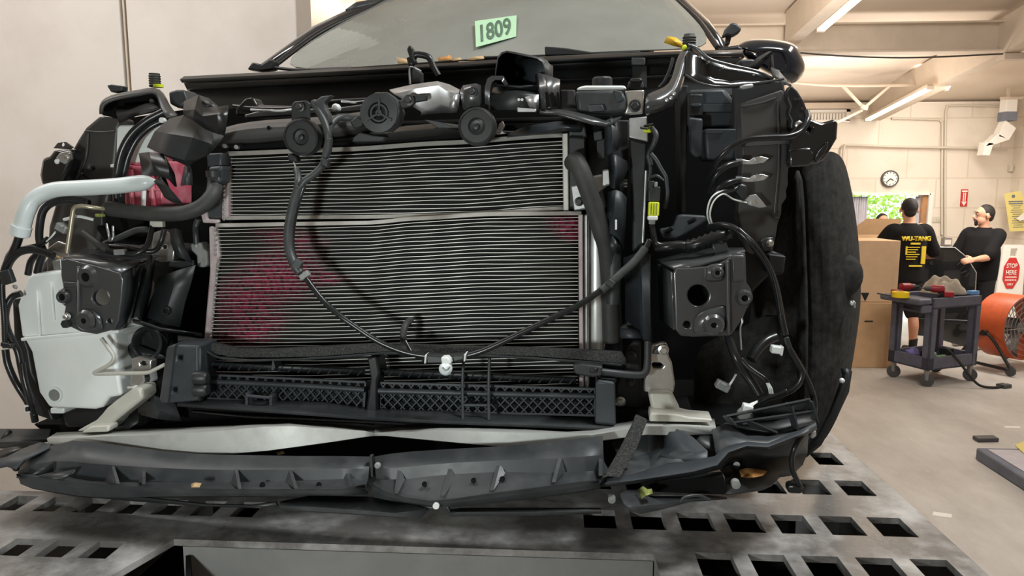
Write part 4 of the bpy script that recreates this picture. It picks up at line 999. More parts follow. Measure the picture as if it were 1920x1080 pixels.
sh('corner_skirt', [[(1345, 872, R1 + .0), (1368, 850, R1 + .02), (1400, 840, R1 + .04), (1440, 842, R1 + .06), (1500, 818, R1 + .10), (1516, 812, R1 + .13)], [(1352, 880, R1 + .05), (1372, 868, R1 + .09), (1410, 862, R1 + .10), (1450, 860, R1 + .12), (1490, 856, R1 + .15), (1514, 850, R1 + .17)], [(1360, 890, R1 + .05), (1385, 884, R1 + .06), (1420, 884, R1 + .08), (1455, 882, R1 + .10), (1485, 878, R1 + .13), (1505, 872, R1 + .16)], [(1362, 925, R1 + .0), (1390, 922, R1 + .01), (1430, 916, R1 + .03), (1448, 908, R1 + .05), (1462, 895, R1 + .10), (1484, 892, R1 + .13)]], 'plastic', car, th=.004, smooth=30, label='dark plastic skirt behind the right bumper corner')
cyl('push_clip', 1378, 904, R1 - .01, [(8, 0), (8, .012), (.1, .013)], 'grey_conn')
cyl('skirt_hole', 1381, 871, R1 + .085, [(6, 0), (6, .002), (.1, .002)], 'clip_white', car)
pl('lip_plate', [(1200, 906), (1290, 898), (1356, 892), (1364, 918), (1360, 928), (1300, 926), (1210, 922)], R1 + .0, .02, 'void', car, bevel=.002)
# lone piece of foam tape laid across the corner
ftp = mk('foam_strip', None, None, 'foam', None, bm_done=poly_bm(pp([(1134, 893, R1 - .06), (1160, 848, R1 - .015), (1186, 796, R1 + .03), (1192, 779, R1 + .05), (1214, 789, R1 + .04), (1196, 838, R1 + .0), (1163, 896, R1 - .06)], 0), None, NB * .012), bevel=.002)
tag(ftp, 'loose strip of speckled black foam lying across the right bumper corner', 'foam strip')

# ---- left bumper remains
sh('bumper_end', [[(-20, 804, -.02), (40, 804, -.02), (95, 804, -.02)], [(-20, 824, -.05), (16, 824, -.05), (90, 823, -.05)], [(-20, 830, -.06), (30, 828, -.06), (92, 826, -.06)], [(-20, 842, -.05), (40, 840, -.05), (70, 832, -.05)]], 'plastic_dusty', car, th=.004, smooth=20, label='broken black bumper end at the left edge')
sh('bumper_end_rib', [[(0, 824, -.05), (14, 804, -.03)], [(6, 826, -.05), (22, 808, -.03)]], 'plastic', car, th=.004)
sh('bumper_end', [[(-10, 868, -.2), (40, 842, -.16), (75, 829, -.15), (95, 832, -.16)], [(-10, 862, -.22), (35, 850, -.19), (60, 848, -.19), (92, 838, -.19)], [(-15, 878, -.24), (12, 872, -.23), (30, 878, -.23), (42, 862, -.22)]], 'plastic_dusty', car, th=.004, smooth=25)
pl('bumper_tab', [(14, 872), (31, 874), (30, 886), (24, 884)], -.22, .01, 'plastic', car)
sh('bumper_end', [[(-10, 846, -.1), (20, 838, -.1), (55, 836, -.1)], [(-10, 862, -.12), (10, 858, -.12), (40, 846, -.12)]], 'plastic_gloss', car, th=.004)

# ---- left inner structure
ap = pl('fender_apron', [(185, 217), (228, 222), (222, 240), (214, 330), (206, 360), (180, 470), (120, 520), (84, 520), (90, 425), (113, 345), (123, 300), (147, 258), (160, 238)], .06, .05, 'painted_matt', car, bevel=.012, holes=[(150, 318, 4), (172, 315, 3)], label='grey left inner fender panel', seg=3)
tb('panel_crease', [(166, 250, .058), (160, 300, .057), (135, 350, .058)], 2.5, 'painted_matt', ap)
tb('panel_crease', [(160, 246, .058), (190, 248, .057), (216, 246, .058)], 2, 'painted_matt', ap)
lb_ = pl('headlamp_bracket', [(77, 296), (90, 292), (98, 282), (132, 278), (133, 300), (116, 345), (95, 345), (77, 350), (72, 328)], .0, .04, 'black_paint', car, bevel=.008, label='black headlamp bracket at the far left')
pl('plate', [(104, 296), (112, 286), (130, 282), (133, 298), (120, 308), (110, 302)], -.008, .008, 'raw_steel', lb_, bevel=.002)
cyl('bolt', 126, 294, -.008, [(8, 0), (8, .004), (4, .005), (4, .012), (.1, .012)], 'zinc', lb_)
pl('ear', [(100, 278), (108, 268), (122, 266), (136, 276), (130, 280)], .02, .005, 'painted_matt', lb_, bevel=.001, holes=[(117, 271, 4)])
cyl('clip_dot', 108, 303, -.008, [(4.5, 0), (4.5, .003), (.1, .004)], 'clip_white', lb_)
# rounded fender rail arm
arm = sh('fender_rail', [[(189, 214, .05), (187, 198, .05), (194, 186, .05), (222, 176, .06), (262, 172, .08), (290, 164, .10), (306, 176, .10), (314, 200, .08), (330, 216, .05)],
                   [(185, 214, .0), (184, 196, .0), (193, 181, .0), (222, 171, .01), (262, 166, .03), (292, 158, .05), (312, 172, .05), (322, 196, .03), (338, 214, .0)],
                   [(187, 214, -.03), (187, 199, -.03), (197, 188, -.03), (224, 180, -.02), (262, 175, .0), (288, 168, .02), (298, 178, .02), (302, 200, .0), (310, 222, -.02)]], 'painted_matt', car, th=.006, sub=1, smooth=60, label='grey rounded fender rail at the upper left')
pl('rail_inner', [(190, 190), (225, 182), (262, 177), (288, 170), (297, 182), (300, 205), (220, 222), (190, 216)], .06, .02, 'void', car)
sh('rail_lower', [[(219, 200, .02), (260, 196, .02), (300, 190, .03)], [(218, 212, .0), (262, 208, .0), (305, 200, .01)], [(223, 232, .02), (262, 215, .02), (300, 204, .03)]], 'painted_matt', car, th=.005)
cyl('bolt', 287, 190, .05, [(4, 0), (4, .006), (.1, .006)], 'zinc')
bs = empty('bump_stop', C(291, 163, .1) - cb, None, None); bs.parent = car
cyl('rubber_buffer', 291, 163, .1, [(10, 0)] + [(11 if i % 2 else 9.2, .0025 * i) for i in range(1, 11)] + [(10, .028), (.1, .028)], 'rubber', bs, axis=UP)
cyl('buffer_ring', 297, 164, .09, [(9, 0), (9, .006), (.1, .006)], 'hi_vis', bs, axis=UP)
pl('rail_tab', [(200, 160), (208, 158), (230, 161), (227, 171), (208, 173)], .06, .02, 'plastic_dusty', car, bevel=.002)
pl('latch_plate', [(316, 172), (330, 168), (344, 168), (352, 190), (336, 204), (318, 195)], .06, .05, 'plastic_dusty', car, bevel=.004)
# coolant tank
ct = empty('coolant_tank', C(260, 388, .03) - cb, None, None); ct.parent = car; ct['label'] = 'white coolant tank filled with pink-red fluid'
pl('tank_body', [(218, 240), (222, 234), (262, 233), (302, 231), (304, 268), (286, 285), (270, 300), (266, 306), (232, 306), (214, 345), (216, 300)], .02, .10, 'white_plastic', ct, bevel=.012, seg=4)
pl('tank_fluid', [(234, 305), (302, 300), (306, 340), (306, 384), (292, 389), (238, 388), (232, 380)], .018, .11, 'coolant', ct, bevel=.014, seg=4)
tb('tank_rib', [(234, 312, .012), (266, 314, .012), (300, 316, .012)], 3, 'coolant', ct); tb('tank_rib', [(248, 318, .012), (247, 350, .012), (249, 385, .012)], 4, 'coolant', ct); tb('tank_rib', [(285, 318, .012), (286, 350, .012), (288, 385, .012)], 4, 'coolant', ct)
tb('tank_rib', [(236, 352, .012), (260, 354, .012), (300, 356, .012)], 2.5, 'coolant', ct)
tb('tank_pipe', [(269, 330, .0), (270, 360, .0), (269, 388, .0)], 4, 'clip_white', ct)
pl('tank_clip', [(206, 308), (226, 306), (227, 312), (206, 314)], -.02, .01, 'clip_white', ct, bevel=.002)
tb('bay_hose', [(306, 210, .0), (276, 226, -.01), (248, 250, -.02), (230, 280, -.025), (221, 315, -.025), (218, 350, -.02), (220, 380, -.015)], 7.5, 'harness', label='black hose looping in front of the coolant tank')
tb('bay_hose', [(306, 226, .0), (282, 238, -.008), (258, 260, -.012), (242, 290, -.015), (234, 318, -.015), (228, 350, -.012), (226, 380, -.01)], 6.5, 'harness', corr=.006)
cyl('hose_clip', 308, 226, -.01, [(5, 0), (5, .01), (.1, .01)], 'clip_white')
# folded black covers on the left
sh('air_flap', [[(345, 190, -0.085), (372, 177, -0.095), (380, 202, -0.105), (408, 200, -0.115), (428, 197, -0.115)], [(343, 208, -0.105), (365, 205, -0.125), (380, 218, -0.125), (407, 214, -0.135), (426, 216, -0.135)], [(345, 218, -0.105), (362, 226, -0.125), (386, 243, -0.125), (410, 252, -0.135), (421, 253, -0.130)]], 'plastic_gloss', car, th=.003, smooth=20, label='crumpled black plastic flap at the upper left')
sh('air_flap', [[(366, 176, -0.075), (392, 184, -0.085), (410, 200, -0.085)], [(374, 190, -0.085), (392, 197, -0.105), (408, 205, -0.105)]], 'plastic', car, th=.003)
sh('air_guide', [[(318, 222, -0.085), (345, 215, -0.090), (372, 228, -0.095), (398, 248, -0.085), (420, 255, -0.075)], [(290, 246, -0.115), (325, 252, -0.135), (362, 258, -0.135), (392, 268, -0.105), (405, 276, -0.085)], [(275, 276, -0.115), (310, 290, -0.145), (345, 300, -0.145), (375, 296, -0.105), (392, 290, -0.085)], [(300, 284, -0.105), (325, 300, -0.135), (352, 312, -0.135), (364, 304, -0.105), (372, 300, -0.085)]], 'plastic', car, th=.004, smooth=30, label='large black plastic air guide beside the upper radiator')
sh('air_guide', [[(260, 287, -0.115), (280, 285, -0.135), (304, 288, -0.135), (312, 296, -0.115)], [(263, 306, -0.115), (284, 304, -0.145), (316, 312, -0.145), (328, 326, -0.115)], [(267, 328, -0.115), (290, 330, -0.145), (318, 336, -0.145), (332, 350, -0.115)]], 'plastic_gloss', car, th=.004, smooth=20)
sh('air_guide', [[(288, 340, -0.135), (300, 330, -0.145), (312, 336, -0.135)], [(298, 352, -0.125), (310, 346, -0.155), (318, 352, -0.135)], [(308, 370, -0.125), (325, 372, -0.155), (340, 378, -0.135)], [(320, 378, -0.115), (335, 384, -0.135), (344, 384, -0.125)]], 'plastic', car, th=.004, smooth=20)
sh('air_guide', [[(345, 312, -0.085), (352, 304, -0.105), (360, 318, -0.095)], [(338, 348, -0.085), (350, 346, -0.115), (362, 348, -0.095)]], 'plastic_dusty', car, th=.003)
# washer filler neck
wf = tb('washer_filler_neck', [(266, 343, -.06), (215, 349, -.07), (150, 353, -.08), (100, 357, -.09), (66, 372, -.1), (50, 396, -.105), (40, 430, -.105)], 15, 'milky', seg=18, label='milky translucent washer filler neck')
k = C(266, 343, -.06)
v, f = tube_geo(smooth_path([k, C(280, 341, -.06), C(294, 338, -.058)], 4), msize(k, 15), 18, [msize(k, q) for q in (15, 14.4, 13.5, 12.5, 11, 9, 6.5, 3.5, .8)])
mk('neck_tip', v, f, 'milky', wf)
cyl('neck_mouth', 41, 424, -.106, [(17.5, 0), (17.5, .018), (15, .02), (14, .018), (14, .0)], 'milky', wf, axis=(C(36, 445, -.105) - C(46, 408, -.105)))
# washer tank
wt = empty('washer_tank', C(140, 768, -.05) - cb, None, None); wt.parent = car; wt['label'] = 'large white plastic washer tank'
pl('tank_upper', [(50, 520), (60, 513), (116, 506), (160, 505), (225, 540), (222, 624), (150, 626), (40, 634), (32, 572)], -.06, .12, 'white_plastic', wt, bevel=.016, seg=4)
pl('tank_lower', [(44, 634), (215, 624), (219, 690), (228, 742), (205, 746), (192, 764), (178, 768), (92, 764), (72, 735), (58, 660)], -.066, .13, 'white_plastic', wt, bevel=.016, seg=4)
pl('tank_side', [(200, 630), (232, 632), (236, 690), (238, 728), (222, 738), (206, 742)], -.03, .08, 'white_plastic', wt, bevel=.01, seg=3)
pl('tank_seam', [(38, 634), (155, 623), (222, 619), (222, 625), (155, 630), (39, 640)], -.072, .1, 'white_plastic', wt, bevel=.002)
cyl('level_window', 104, 740, -.067, [(15, 0), (14, .004), (11.5, .004), (11.5, .002), (.1, .002)], 'white_plastic', wt)
cyl('level_lens', 104, 740, -.068, [(11, 0), (11, .0035), (.1, .004)], 'grey_conn', wt)
pl('tank_foot', rect(93, 765, 120, 776), -.05, .05, 'white_plastic', wt, bevel=.004)
for x, y0, y1 in ((70, 545, 630), (107, 640, 720), (96, 530, 600), (140, 640, 750)):
    tb('tank_rib', [(x, y0, -.061), (x + 2, (y0 + y1) / 2, -.063), (x + 5, y1, -.062)], 3, 'white_plastic', wt)
# left inner wheel arch behind the tank
pl('wheel_liner', [(84, 480), (180, 460), (330, 470), (330, 780), (100, 795), (80, 760), (60, 700), (18, 600), (40, 540)], .16, .2, 'dark', car, bevel=.02, label='black left wheel arch lining')
sh('splash_guard', [[(58, 700, .02), (75, 720, .0), (100, 760, .0), (128, 768, .02)], [(64, 740, .02), (78, 755, .0), (98, 790, .0), (125, 795, .02)]], 'plastic', car, th=.004)
pl('splash_web', [(110, 768), (190, 762), (240, 745), (270, 735), (275, 800), (120, 803)], .0, .1, 'dark', car, bevel=.01)
# thin metal pipes
tb('metal_pipe', [(126, 474, -.09), (131, 440, -.09), (136, 405, -.09), (140, 390, -.09), (152, 386, -.088), (175, 389, -.08), (206, 393, -.06)], 4.5, 'brass_pipe', label='bent bare metal pipe at the left', seg=8, n=5)
tb('metal_pipe', [(190, 634, -.1), (203, 652, -.1), (214, 670, -.1), (204, 684, -.1), (180, 697, -.1), (182, 701, -.1), (230, 700, -.1), (274, 699, -.1), (288, 694, -.1), (308, 684, -.1)], 3.6, 'cast_alu', label='thin bent metal rod beside the washer tank', seg=8, n=4)
# left crash mount bracket
def crash(front, v, depth, name, label, holes):
    return pl(name, front, v, depth, 'painted', car, bevel=.007, seg=4, holes=holes, label=label)
lc = crash([(113, 488), (125, 485), (150, 492), (180, 499), (224, 512), (231, 524), (228, 560), (222, 602), (214, 618), (180, 627), (150, 622), (123, 609), (120, 585), (122, 575), (110, 566), (106, 556), (109, 545), (118, 540), (114, 518)], -.13, .012, 'crash_mount', 'grey painted steel mount with round holes at the left', [(189, 558, 16), (206, 602, 5), [(150, 517), (156, 513), (172, 517), (173, 522), (164, 524), (153, 521)]])
sh('mount_side', [[(228, 513, -.124), (262, 498, -.02), (293, 487, .10)], [(226, 560, -.124), (256, 552, -.02), (282, 545, .10)], [(220, 606, -.124), (244, 606, -.02), (264, 604, .10)], [(212, 620, -.124), (238, 616, -.02), (258, 610, .10)]], 'painted', lc, th=.004)
sh('mount_top', [[(118, 487, -.125), (150, 492, -.125), (180, 499, -.125), (228, 514, -.125)], [(140, 477, -.05), (175, 480, -.05), (205, 486, -.05), (262, 494, -.05)], [(165, 470, .02), (200, 472, .02), (235, 476, .02), (295, 484, .02)]], 'painted', lc, th=.004)
pl('inner_baffle', [(184, 550), (192, 540), (198, 545), (200, 572), (186, 574)], -.04, .01, 'cast_alu', lc)
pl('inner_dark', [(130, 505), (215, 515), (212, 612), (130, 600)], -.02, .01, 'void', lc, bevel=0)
def boss(px, py, v, r, par, m='painted', inner=.36, h=.010, bo=True):
    b = cyl('boss', px, py, v, [(r * 1.35, 0), (r * 1.15, h * .6), (r, h), (r * inner * 1.3, h), (r * inner, h * .9), (r * inner, h * .2), (.1, h * .2)], m, par)
    cyl('boss_hole', px, py, v, [(r * inner * .98, h * .25), (r * inner * .98, h * .32), (.1, h * .32)], 'void', par)
    return b
boss(160, 601, -.143, 15, lc, h=.006); boss(122, 556, -.13, 11, lc, inner=.6); boss(164, 519, -.130, 16, lc, inner=.55, h=.007)
boltp(127, 593, -.135, 5, lc, 'zinc')
cyl('stud', 129, 606, -.13, [(8, 0), (8, .012), (.1, .012)], 'plastic', lc, seg=6)
pl('mount_step', [(117, 540), (145, 538), (146, 530), (117, 528)], -.136, .01, 'painted', lc, bevel=.003)
pl('mount_ridge', [(141, 498), (149, 500), (148, 612), (142, 608)], -.136, .012, 'painted', lc, bevel=.004)
sh('mount_dome', [[(150, 578, -.131), (175, 578, -.131), (192, 595, -.131)], [(152, 590, -.136), (176, 588, -.146), (190, 606, -.137)], [(150, 618, -.132), (178, 620, -.138), (196, 622, -.131)]], 'painted', lc, th=.003, sub=2)
# air duct right of the mount
sh('air_duct', [[(276, 482, -.03), (283, 478, -.06), (287, 480, -.05), (290, 492, -.02)], [(262, 530, -.04), (272, 525, -.08), (280, 528, -.06), (284, 545, -.03)], [(246, 597, -.05), (256, 594, -.09), (264, 602, -.07), (270, 606, -.03)]], 'plastic_gloss', car, th=.003, smooth=25, label='folded black air duct wall right of the left mount')
sh('air_duct', [[(297, 520, -.02), (335, 506, -.03), (366, 497, -.03)], [(293, 536, -.03), (325, 540, -.035), (356, 537, -.03)], [(280, 568, -.03), (315, 574, -.04), (346, 570, -.03)], [(266, 604, -.04), (300, 618, -.045), (336, 620, -.03)]], 'plastic', car, th=.004, smooth=20)
cyl('duct_dimple', 311, 583, -.046, [(9, 0), (8, .003), (4.5, .003), (4.5, .0), (.1, .0)], 'plastic_gloss')
sh('duct_rim', [[(248, 600, -.08), (265, 604, -.07), (300, 616, -.07), (340, 622, -.05), (378, 628, -.03)], [(250, 606, -.06), (265, 610, -.05), (300, 622, -.05), (340, 628, -.03), (378, 634, -.02)]], 'plastic_gloss', car, th=.003)
spn = pl('strut_panel', [(287, 436), (306, 430), (322, 440), (328, 470), (325, 490), (300, 492), (285, 486), (282, 470)], .03, .02, 'zinc', car, bevel=.003, holes=[(308, 463, 4)], label='bright silver panel behind the left duct')
sh('torn_trim', [[(318, 430, .01), (330, 428, .0), (340, 432, .0)], [(320, 455, .0), (332, 456, -.01), (346, 460, .0)], [(328, 478, .0), (340, 484, -.01), (362, 494, .0)]], 'plastic_dusty', car, th=.003, smooth=20)
pl('torn_trim', [(314, 500), (318, 490), (362, 488), (364, 500), (340, 503)], .0, .012, 'plastic', car)
gc = pl('hose_coupling', [(356, 457), (372, 455), (378, 456), (380, 466), (388, 470), (390, 496), (383, 502), (369, 501), (368, 480), (358, 470)], .0, .03, 'grey_conn', car, bevel=.005, label='grey clip beside the condenser')
tb('coupling_pipe', [(372, 412, .01), (368, 425, .01), (368, 440, .005), (369, 458, .005)], 6, 'plastic_dusty', gc)
cyl('coupling_ferrule', 368, 444, .005, [(5.5, 0), (5.5, .022), (.1, .022)], 'grey_conn', gc, axis=-UP)
# round duct mouth behind the shutter housing
cyl('duct_mouth', 286, 642, -.03, [(30, 0), (31, .02), (27, .024), (24, .02), (22, .0), (.1, .0)], 'plastic', car, axis=(-NB + UP * .15), label='round black duct mouth at the lower left')
sh('duct_bracket', [[(236, 652, -.02), (246, 642, -.04), (258, 646, -.04)], [(240, 664, -.02), (250, 660, -.05), (300, 664, -.05)], [(252, 676, -.02), (256, 674, -.05), (312, 672, -.05)]], 'plastic', car, th=.004)
sh('torn_trim', [[(262, 738, -.05), (290, 742, -.07), (328, 756, -.06)], [(258, 772, -.05), (300, 770, -.08), (336, 778, -.07)], [(262, 778, -.05), (296, 786, -.08), (340, 790, -.06)]], 'plastic_dusty', car, th=.003, smooth=15, label='torn black trim below the shutter housing')
sh('torn_trim', [[(218, 790, -.08), (238, 784, -.09), (262, 774, -.09)], [(216, 806, -.1), (240, 804, -.11), (258, 792, -.11)]], 'plastic', car, th=.003)
sh('torn_trim', [[(264, 716, -.06), (272, 718, -.07), (298, 726, -.06)], [(262, 745, -.06), (276, 752, -.07), (290, 754, -.06)]], 'plastic_gloss', car, th=.003)

# ---- right side: apron, liner, boxes
al = sh('wheel_liner', [
    [(1440, 300, .30), (1482, 300, .22), (1500, 312, .16), (1545, 280, .14), (1572, 286, .18), (1586, 305, .30)],
    [(1440, 380, .30), (1482, 380, .22), (1500, 380, .15), (1550, 360, .11), (1592, 352, .16), (1600, 370, .34)],
    [(1425, 470, .28), (1478, 470, .20), (1500, 470, .14), (1555, 460, .09), (1606, 440, .15), (1612, 460, .36)],
    [(1410, 560, .26), (1476, 560, .18), (1506, 560, .13), (1558, 560, .09), (1612, 545, .14), (1616, 560, .36)],
    [(1400, 650, .25), (1470, 650, .17), (1508, 650, .13), (1555, 650, .10), (1604, 612, .15), (1608, 620, .36)],
    [(1390, 730, .23), (1462, 730, .15), (1508, 730, .12), (1550, 735, .10), (1592, 690, .16), (1596, 700, .36)],
    [(1385, 800, .20), (1455, 800, .13), (1505, 800, .10), (1540, 800, .10), (1572, 768, .16), (1578, 772, .36)],
    [(1390, 850, .18), (1452, 850, .12), (1495, 850, .10), (1515, 848, .10), (1538, 826, .16), (1545, 830, .34)]], 'felt', car, th=.006, sub=2, smooth=0, label='black felt wheel arch liner at the right of the car')
sh('liner_panel', [[(1300, 640, .20), (1395, 620, .20), (1470, 560, .19)], [(1300, 720, .19), (1400, 720, .18), (1466, 700, .17)], [(1300, 790, .17), (1400, 800, .15), (1460, 800, .14)]], 'felt', al, th=.005, sub=1)
p = C(1578, 520, .125); k = msize(p, 1)
mk('liner_bulge', *lathe_geo(p + NB * .02, -NB, [(46 * k, -.004), (40 * k, .008), (30 * k, .016), (15 * k, .021), (.0005, .022)], 28), 'felt', al, smooth=80)
sh('liner_edge', [[(1586, 690, .12), (1598, 696, .12)], [(1590, 700, .11), (1592, 735, .11)], [(1562, 770, .10), (1570, 782, .10)], [(1535, 822, .10), (1540, 835, .10)], [(1510, 845, .10), (1512, 858, .10)]], 'plastic', al, th=.012)
sh('liner_fin', [[(1484, 310, .20), (1502, 318, .13)], [(1486, 460, .19), (1505, 460, .11)], [(1488, 600, .17), (1512, 600, .10)], [(1490, 780, .13), (1508, 790, .09)]], 'felt', al, th=.006, sub=1)
for x, y in ((1578, 713), (1598, 568)): cyl('liner_clip', x, y, .105, [(4.5, 0), (4.5, .005), (2, .008), (.1, .008)], 'clip_white', al)
tb('liner_stud', [(1594, 566, .12), (1600, 566, .10), (1602, 577, .10)], 2.5, 'zinc', al)
apr = pl('fender_apron', [(1388, 194), (1430, 180), (1466, 168), (1478, 186), (1480, 212), (1476, 232), (1481, 252), (1477, 275), (1481, 300), (1477, 330), (1478, 345), (1474, 357), (1475, 370), (1466, 384), (1465, 400), (1458, 422), (1455, 442), (1449, 472), (1440, 474), (1428, 470), (1410, 478), (1397, 472), (1392, 450), (1384, 400), (1392, 300)], .07, .05, 'painted_matt', car, bevel=.006, label='grey right inner fender panel')
tb('panel_crease', [(1390, 200, .068), (1425, 194, .066), (1455, 184, .068)], 2.5, 'painted', apr); tb('panel_crease', [(1458, 190, .068), (1460, 300, .066), (1452, 400, .066)], 3, 'painted', apr)
pl('panel_step', [(1392, 262), (1478, 258), (1479, 270), (1394, 275)], .06, .02, 'painted_matt', apr, bevel=.004)
pl('panel_boss', [(1424, 452), (1436, 444), (1452, 444), (1448, 472), (1436, 476), (1426, 466)], .056, .02, 'painted', apr, bevel=.005); cyl('bolt', 1443, 456, .054, [(7, 0), (7, .004), (4, .006), (4, .012), (.1, .012)], 'zinc', apr)
pl('panel_dimple', [(1447, 397), (1462, 397), (1462, 408), (1452, 411), (1446, 407)], .066, .01, 'painted', apr, bevel=.003)
pl('scallop_flange', [(1476, 170), (1484, 158), (1496, 170), (1508, 190), (1516, 212), (1520, 232), (1512, 248), (1488, 246), (1480, 240), (1482, 226), (1476, 214), (1480, 200), (1474, 186)], .05, .03, 'plastic_gloss', apr, bevel=.004)
for x, y in ((1490, 186), (1497, 186), (1504, 204)): cyl('bolt', x, y, .05, [(3, 0), (3, .004), (.1, .004)], 'bolt', apr)
cyl('bolt', 1497, 234, .05, [(7, 0), (7, .005), (4, .007), (.1, .007)], 'zinc', apr)
hb = pl('headlamp_bracket', [(1480, 250), (1500, 232), (1520, 222), (1540, 230), (1556, 226), (1566, 222), (1572, 232), (1570, 260), (1558, 280), (1545, 300), (1530, 308), (1500, 312), (1478, 308)], .03, .04, 'black_paint', car, bevel=.008, holes=[(1516, 243, 5)], label='black headlamp bracket with a small round hole at the right')
pl('foil', [(1527, 300), (1535, 283), (1554, 264), (1553, 275), (1546, 290), (1532, 305)], .018, .01, 'black_paint', hb, bevel=.003)
pl('bracket_base', [(1480, 280), (1520, 276), (1530, 300), (1515, 312), (1480, 314)], .026, .03, 'black_paint', hb, bevel=.004)
tb('ground_cable', [(1330, 335, .03), (1346, 300, .0), (1368, 278, -.01), (1400, 262, -.01), (1440, 258, -.01), (1478, 256, -.01), (1502, 246, .0), (1514, 226, .01), (1512, 210, .03)], 6, 'harness', label='black cable arching over the right inner fender')
pl('apron_lower', [(1392, 470), (1450, 470), (1475, 480), (1470, 515), (1440, 520), (1400, 560), (1385, 620), (1370, 560), (1375, 480)], .10, .04, 'plastic', car, bevel=.006)
pl('module_box', [(1441, 476), (1474, 480), (1469, 514), (1440, 512)], .03, .05, 'dark', car, bevel=.003)
# ring terminals on the apron
for y, in ((300,), (333,)):
    t = tb('ground_lead', [(1330, y + 62, .04), (1342, y + 30, .02), (1362, y + 12, .02), (1386, y + 5, .035)], 6.5, 'harness', seg=12)
    pl('terminal', [(1384, y), (1393, y - 1), (1405, y + 1), (1412, y - 4), (1428, y - 7), (1442, y - 3), (1432, y + 5), (1410, y + 8), (1386, y + 8)], .045, .004, 'raw_steel', t, bevel=.001)
    cyl('terminal_bolt', 1420, y - 2, .045, [(4.5, 0), (4.5, .006), (.1, .006)], 'zinc', t); cyl('terminal_sleeve', 1385, y + 4, .035, [(7, -.006), (7, .006), (.1, .006)], 'harness_grey', t, axis=NL)
t = tb('ground_lead', [(1334, 424, .0), (1328, 400, -.02), (1334, 376, -.02), (1350, 362, -.01), (1372, 358, .02), (1382, 352, .03)], 4, 'harness')
for k, pts in enumerate(([(1337, 426, -.005), (1331, 402, -.025), (1338, 378, -.025), (1356, 364, -.015), (1376, 374, .02), (1400, 380, .04)], [(1332, 424, -.005), (1326, 400, -.025), (1332, 374, -.025), (1348, 360, -.015), (1370, 356, .02)])):
    tb('bare_wire', pts, 1.6, 'clip_white', t, seg=6)
pl('terminal', [(1396, 376), (1406, 366), (1418, 364), (1430, 378), (1438, 388), (1424, 390), (1404, 385)], .045, .005, 'raw_steel', t, bevel=.001); cyl('terminal_bolt', 1412, 380, .045, [(4.5, 0), (4.5, .006), (.1, .006)], 'zinc', t)
pl('terminal_boot', [(1374, 346), (1392, 344), (1402, 348), (1400, 374), (1392, 376), (1376, 356)], .03, .02, 'plastic', t, bevel=.004)
# fuse box and air box in the dark of the bay
fb = pl('fuse_box', [(1290, 168), (1360, 165), (1378, 190), (1374, 240), (1290, 240)], .20, .12, 'plastic_blue', car, bevel=.008, label='black fuse box behind the right rail')
pl('box_lid', [(1295, 195), (1375, 195), (1375, 210), (1295, 210)], .185, .02, 'plastic_blue', fb); pl('box_clip', [(1294, 176), (1318, 176), (1318, 218), (1294, 218)], .18, .02, 'plastic', fb); pl('box_tongue', rect(1296, 194, 1316, 200), .174, .01, 'plastic_blue', fb)
ab = pl('air_box', [(1320, 241), (1386, 241), (1386, 262), (1376, 300), (1322, 300)], .16, .10, 'plastic_blue', car, bevel=.006, label='black air box below the fuse box')
pl('box_rib', rect(1322, 246, 1356, 250), .155, .01, 'plastic_blue', ab)
pl('box_latch', [(1292, 220), (1318, 222), (1316, 292), (1304, 296), (1294, 285)], .15, .02, 'plastic_blue', ab, bevel=.004)
pl('battery_tray', [(1272, 160), (1290, 160), (1286, 400), (1276, 400)], .22, .1, 'dark', car)
pl('bay_bracket', [(1262, 425), (1270, 404), (1282, 402), (1322, 404), (1330, 412), (1300, 430), (1268, 450), (1246, 450), (1236, 430)], .0, .02, 'plastic_blue', car, bevel=.004, label='grey plastic bracket above the right mount')
tb('bracket_slots', [(1248, 436, -.004), (1260, 428, -.004)], 4, 'void'); tb('bracket_slots', [(1290, 418, -.004), (1302, 412, -.004)], 4, 'void')
# radiator side baffles
sh('side_baffle', [[(1132, 226, -.02), (1146, 222, -.05), (1156, 224, -.03), (1160, 240, -.01)], [(1134, 260, -.02), (1148, 258, -.055), (1160, 258, -.03), (1164, 262, -.01)], [(1134, 290, -.02), (1144, 288, -.05), (1158, 282, -.03), (1162, 276, -.01)]], 'plastic_blue', car, th=.003, smooth=20, label='black plastic side baffle right of the radiator')
sh('side_baffle', [[(1140, 292, -.01), (1152, 290, -.045), (1158, 292, -.02), (1176, 302, .0)], [(1145, 325, -.01), (1154, 324, -.045), (1158, 322, -.02), (1178, 316, .0)], [(1144, 352, -.01), (1152, 354, -.04), (1156, 352, -.02), (1168, 340, .0)]], 'plastic_blue', car, th=.003, smooth=20)
sh('side_baffle', [[(1139, 360, -.02), (1155, 356, -.05), (1166, 360, -.03), (1175, 370, .0)], [(1138, 390, -.02), (1152, 390, -.05), (1168, 395, -.03), (1174, 400, .0)], [(1134, 438, -.02), (1148, 440, -.05), (1164, 450, -.03), (1170, 470, .0)]], 'plastic_blue', car, th=.003, smooth=20)
sh('side_baffle', [[(1132, 440, -.01), (1148, 442, -.05), (1162, 452, -.02)], [(1140, 470, -.01), (1150, 475, -.05), (1166, 476, -.02)]], 'plastic', car, th=.003)
pl('baffle_tag', rect(1153, 412, 1157, 431), -.058, .003, 'clip_white', car, bevel=.001)
pl('baffle_end', [(1129, 318), (1142, 316), (1144, 348), (1129, 350)], -.03, .02, 'raw_steel', car, bevel=.003)
pl('support_column', [(1179, 258), (1192, 262), (1211, 266), (1208, 330), (1206, 460), (1186, 474), (1183, 330)], .02, .03, 'plastic', car, bevel=.005, label='dark upright beside the radiator')
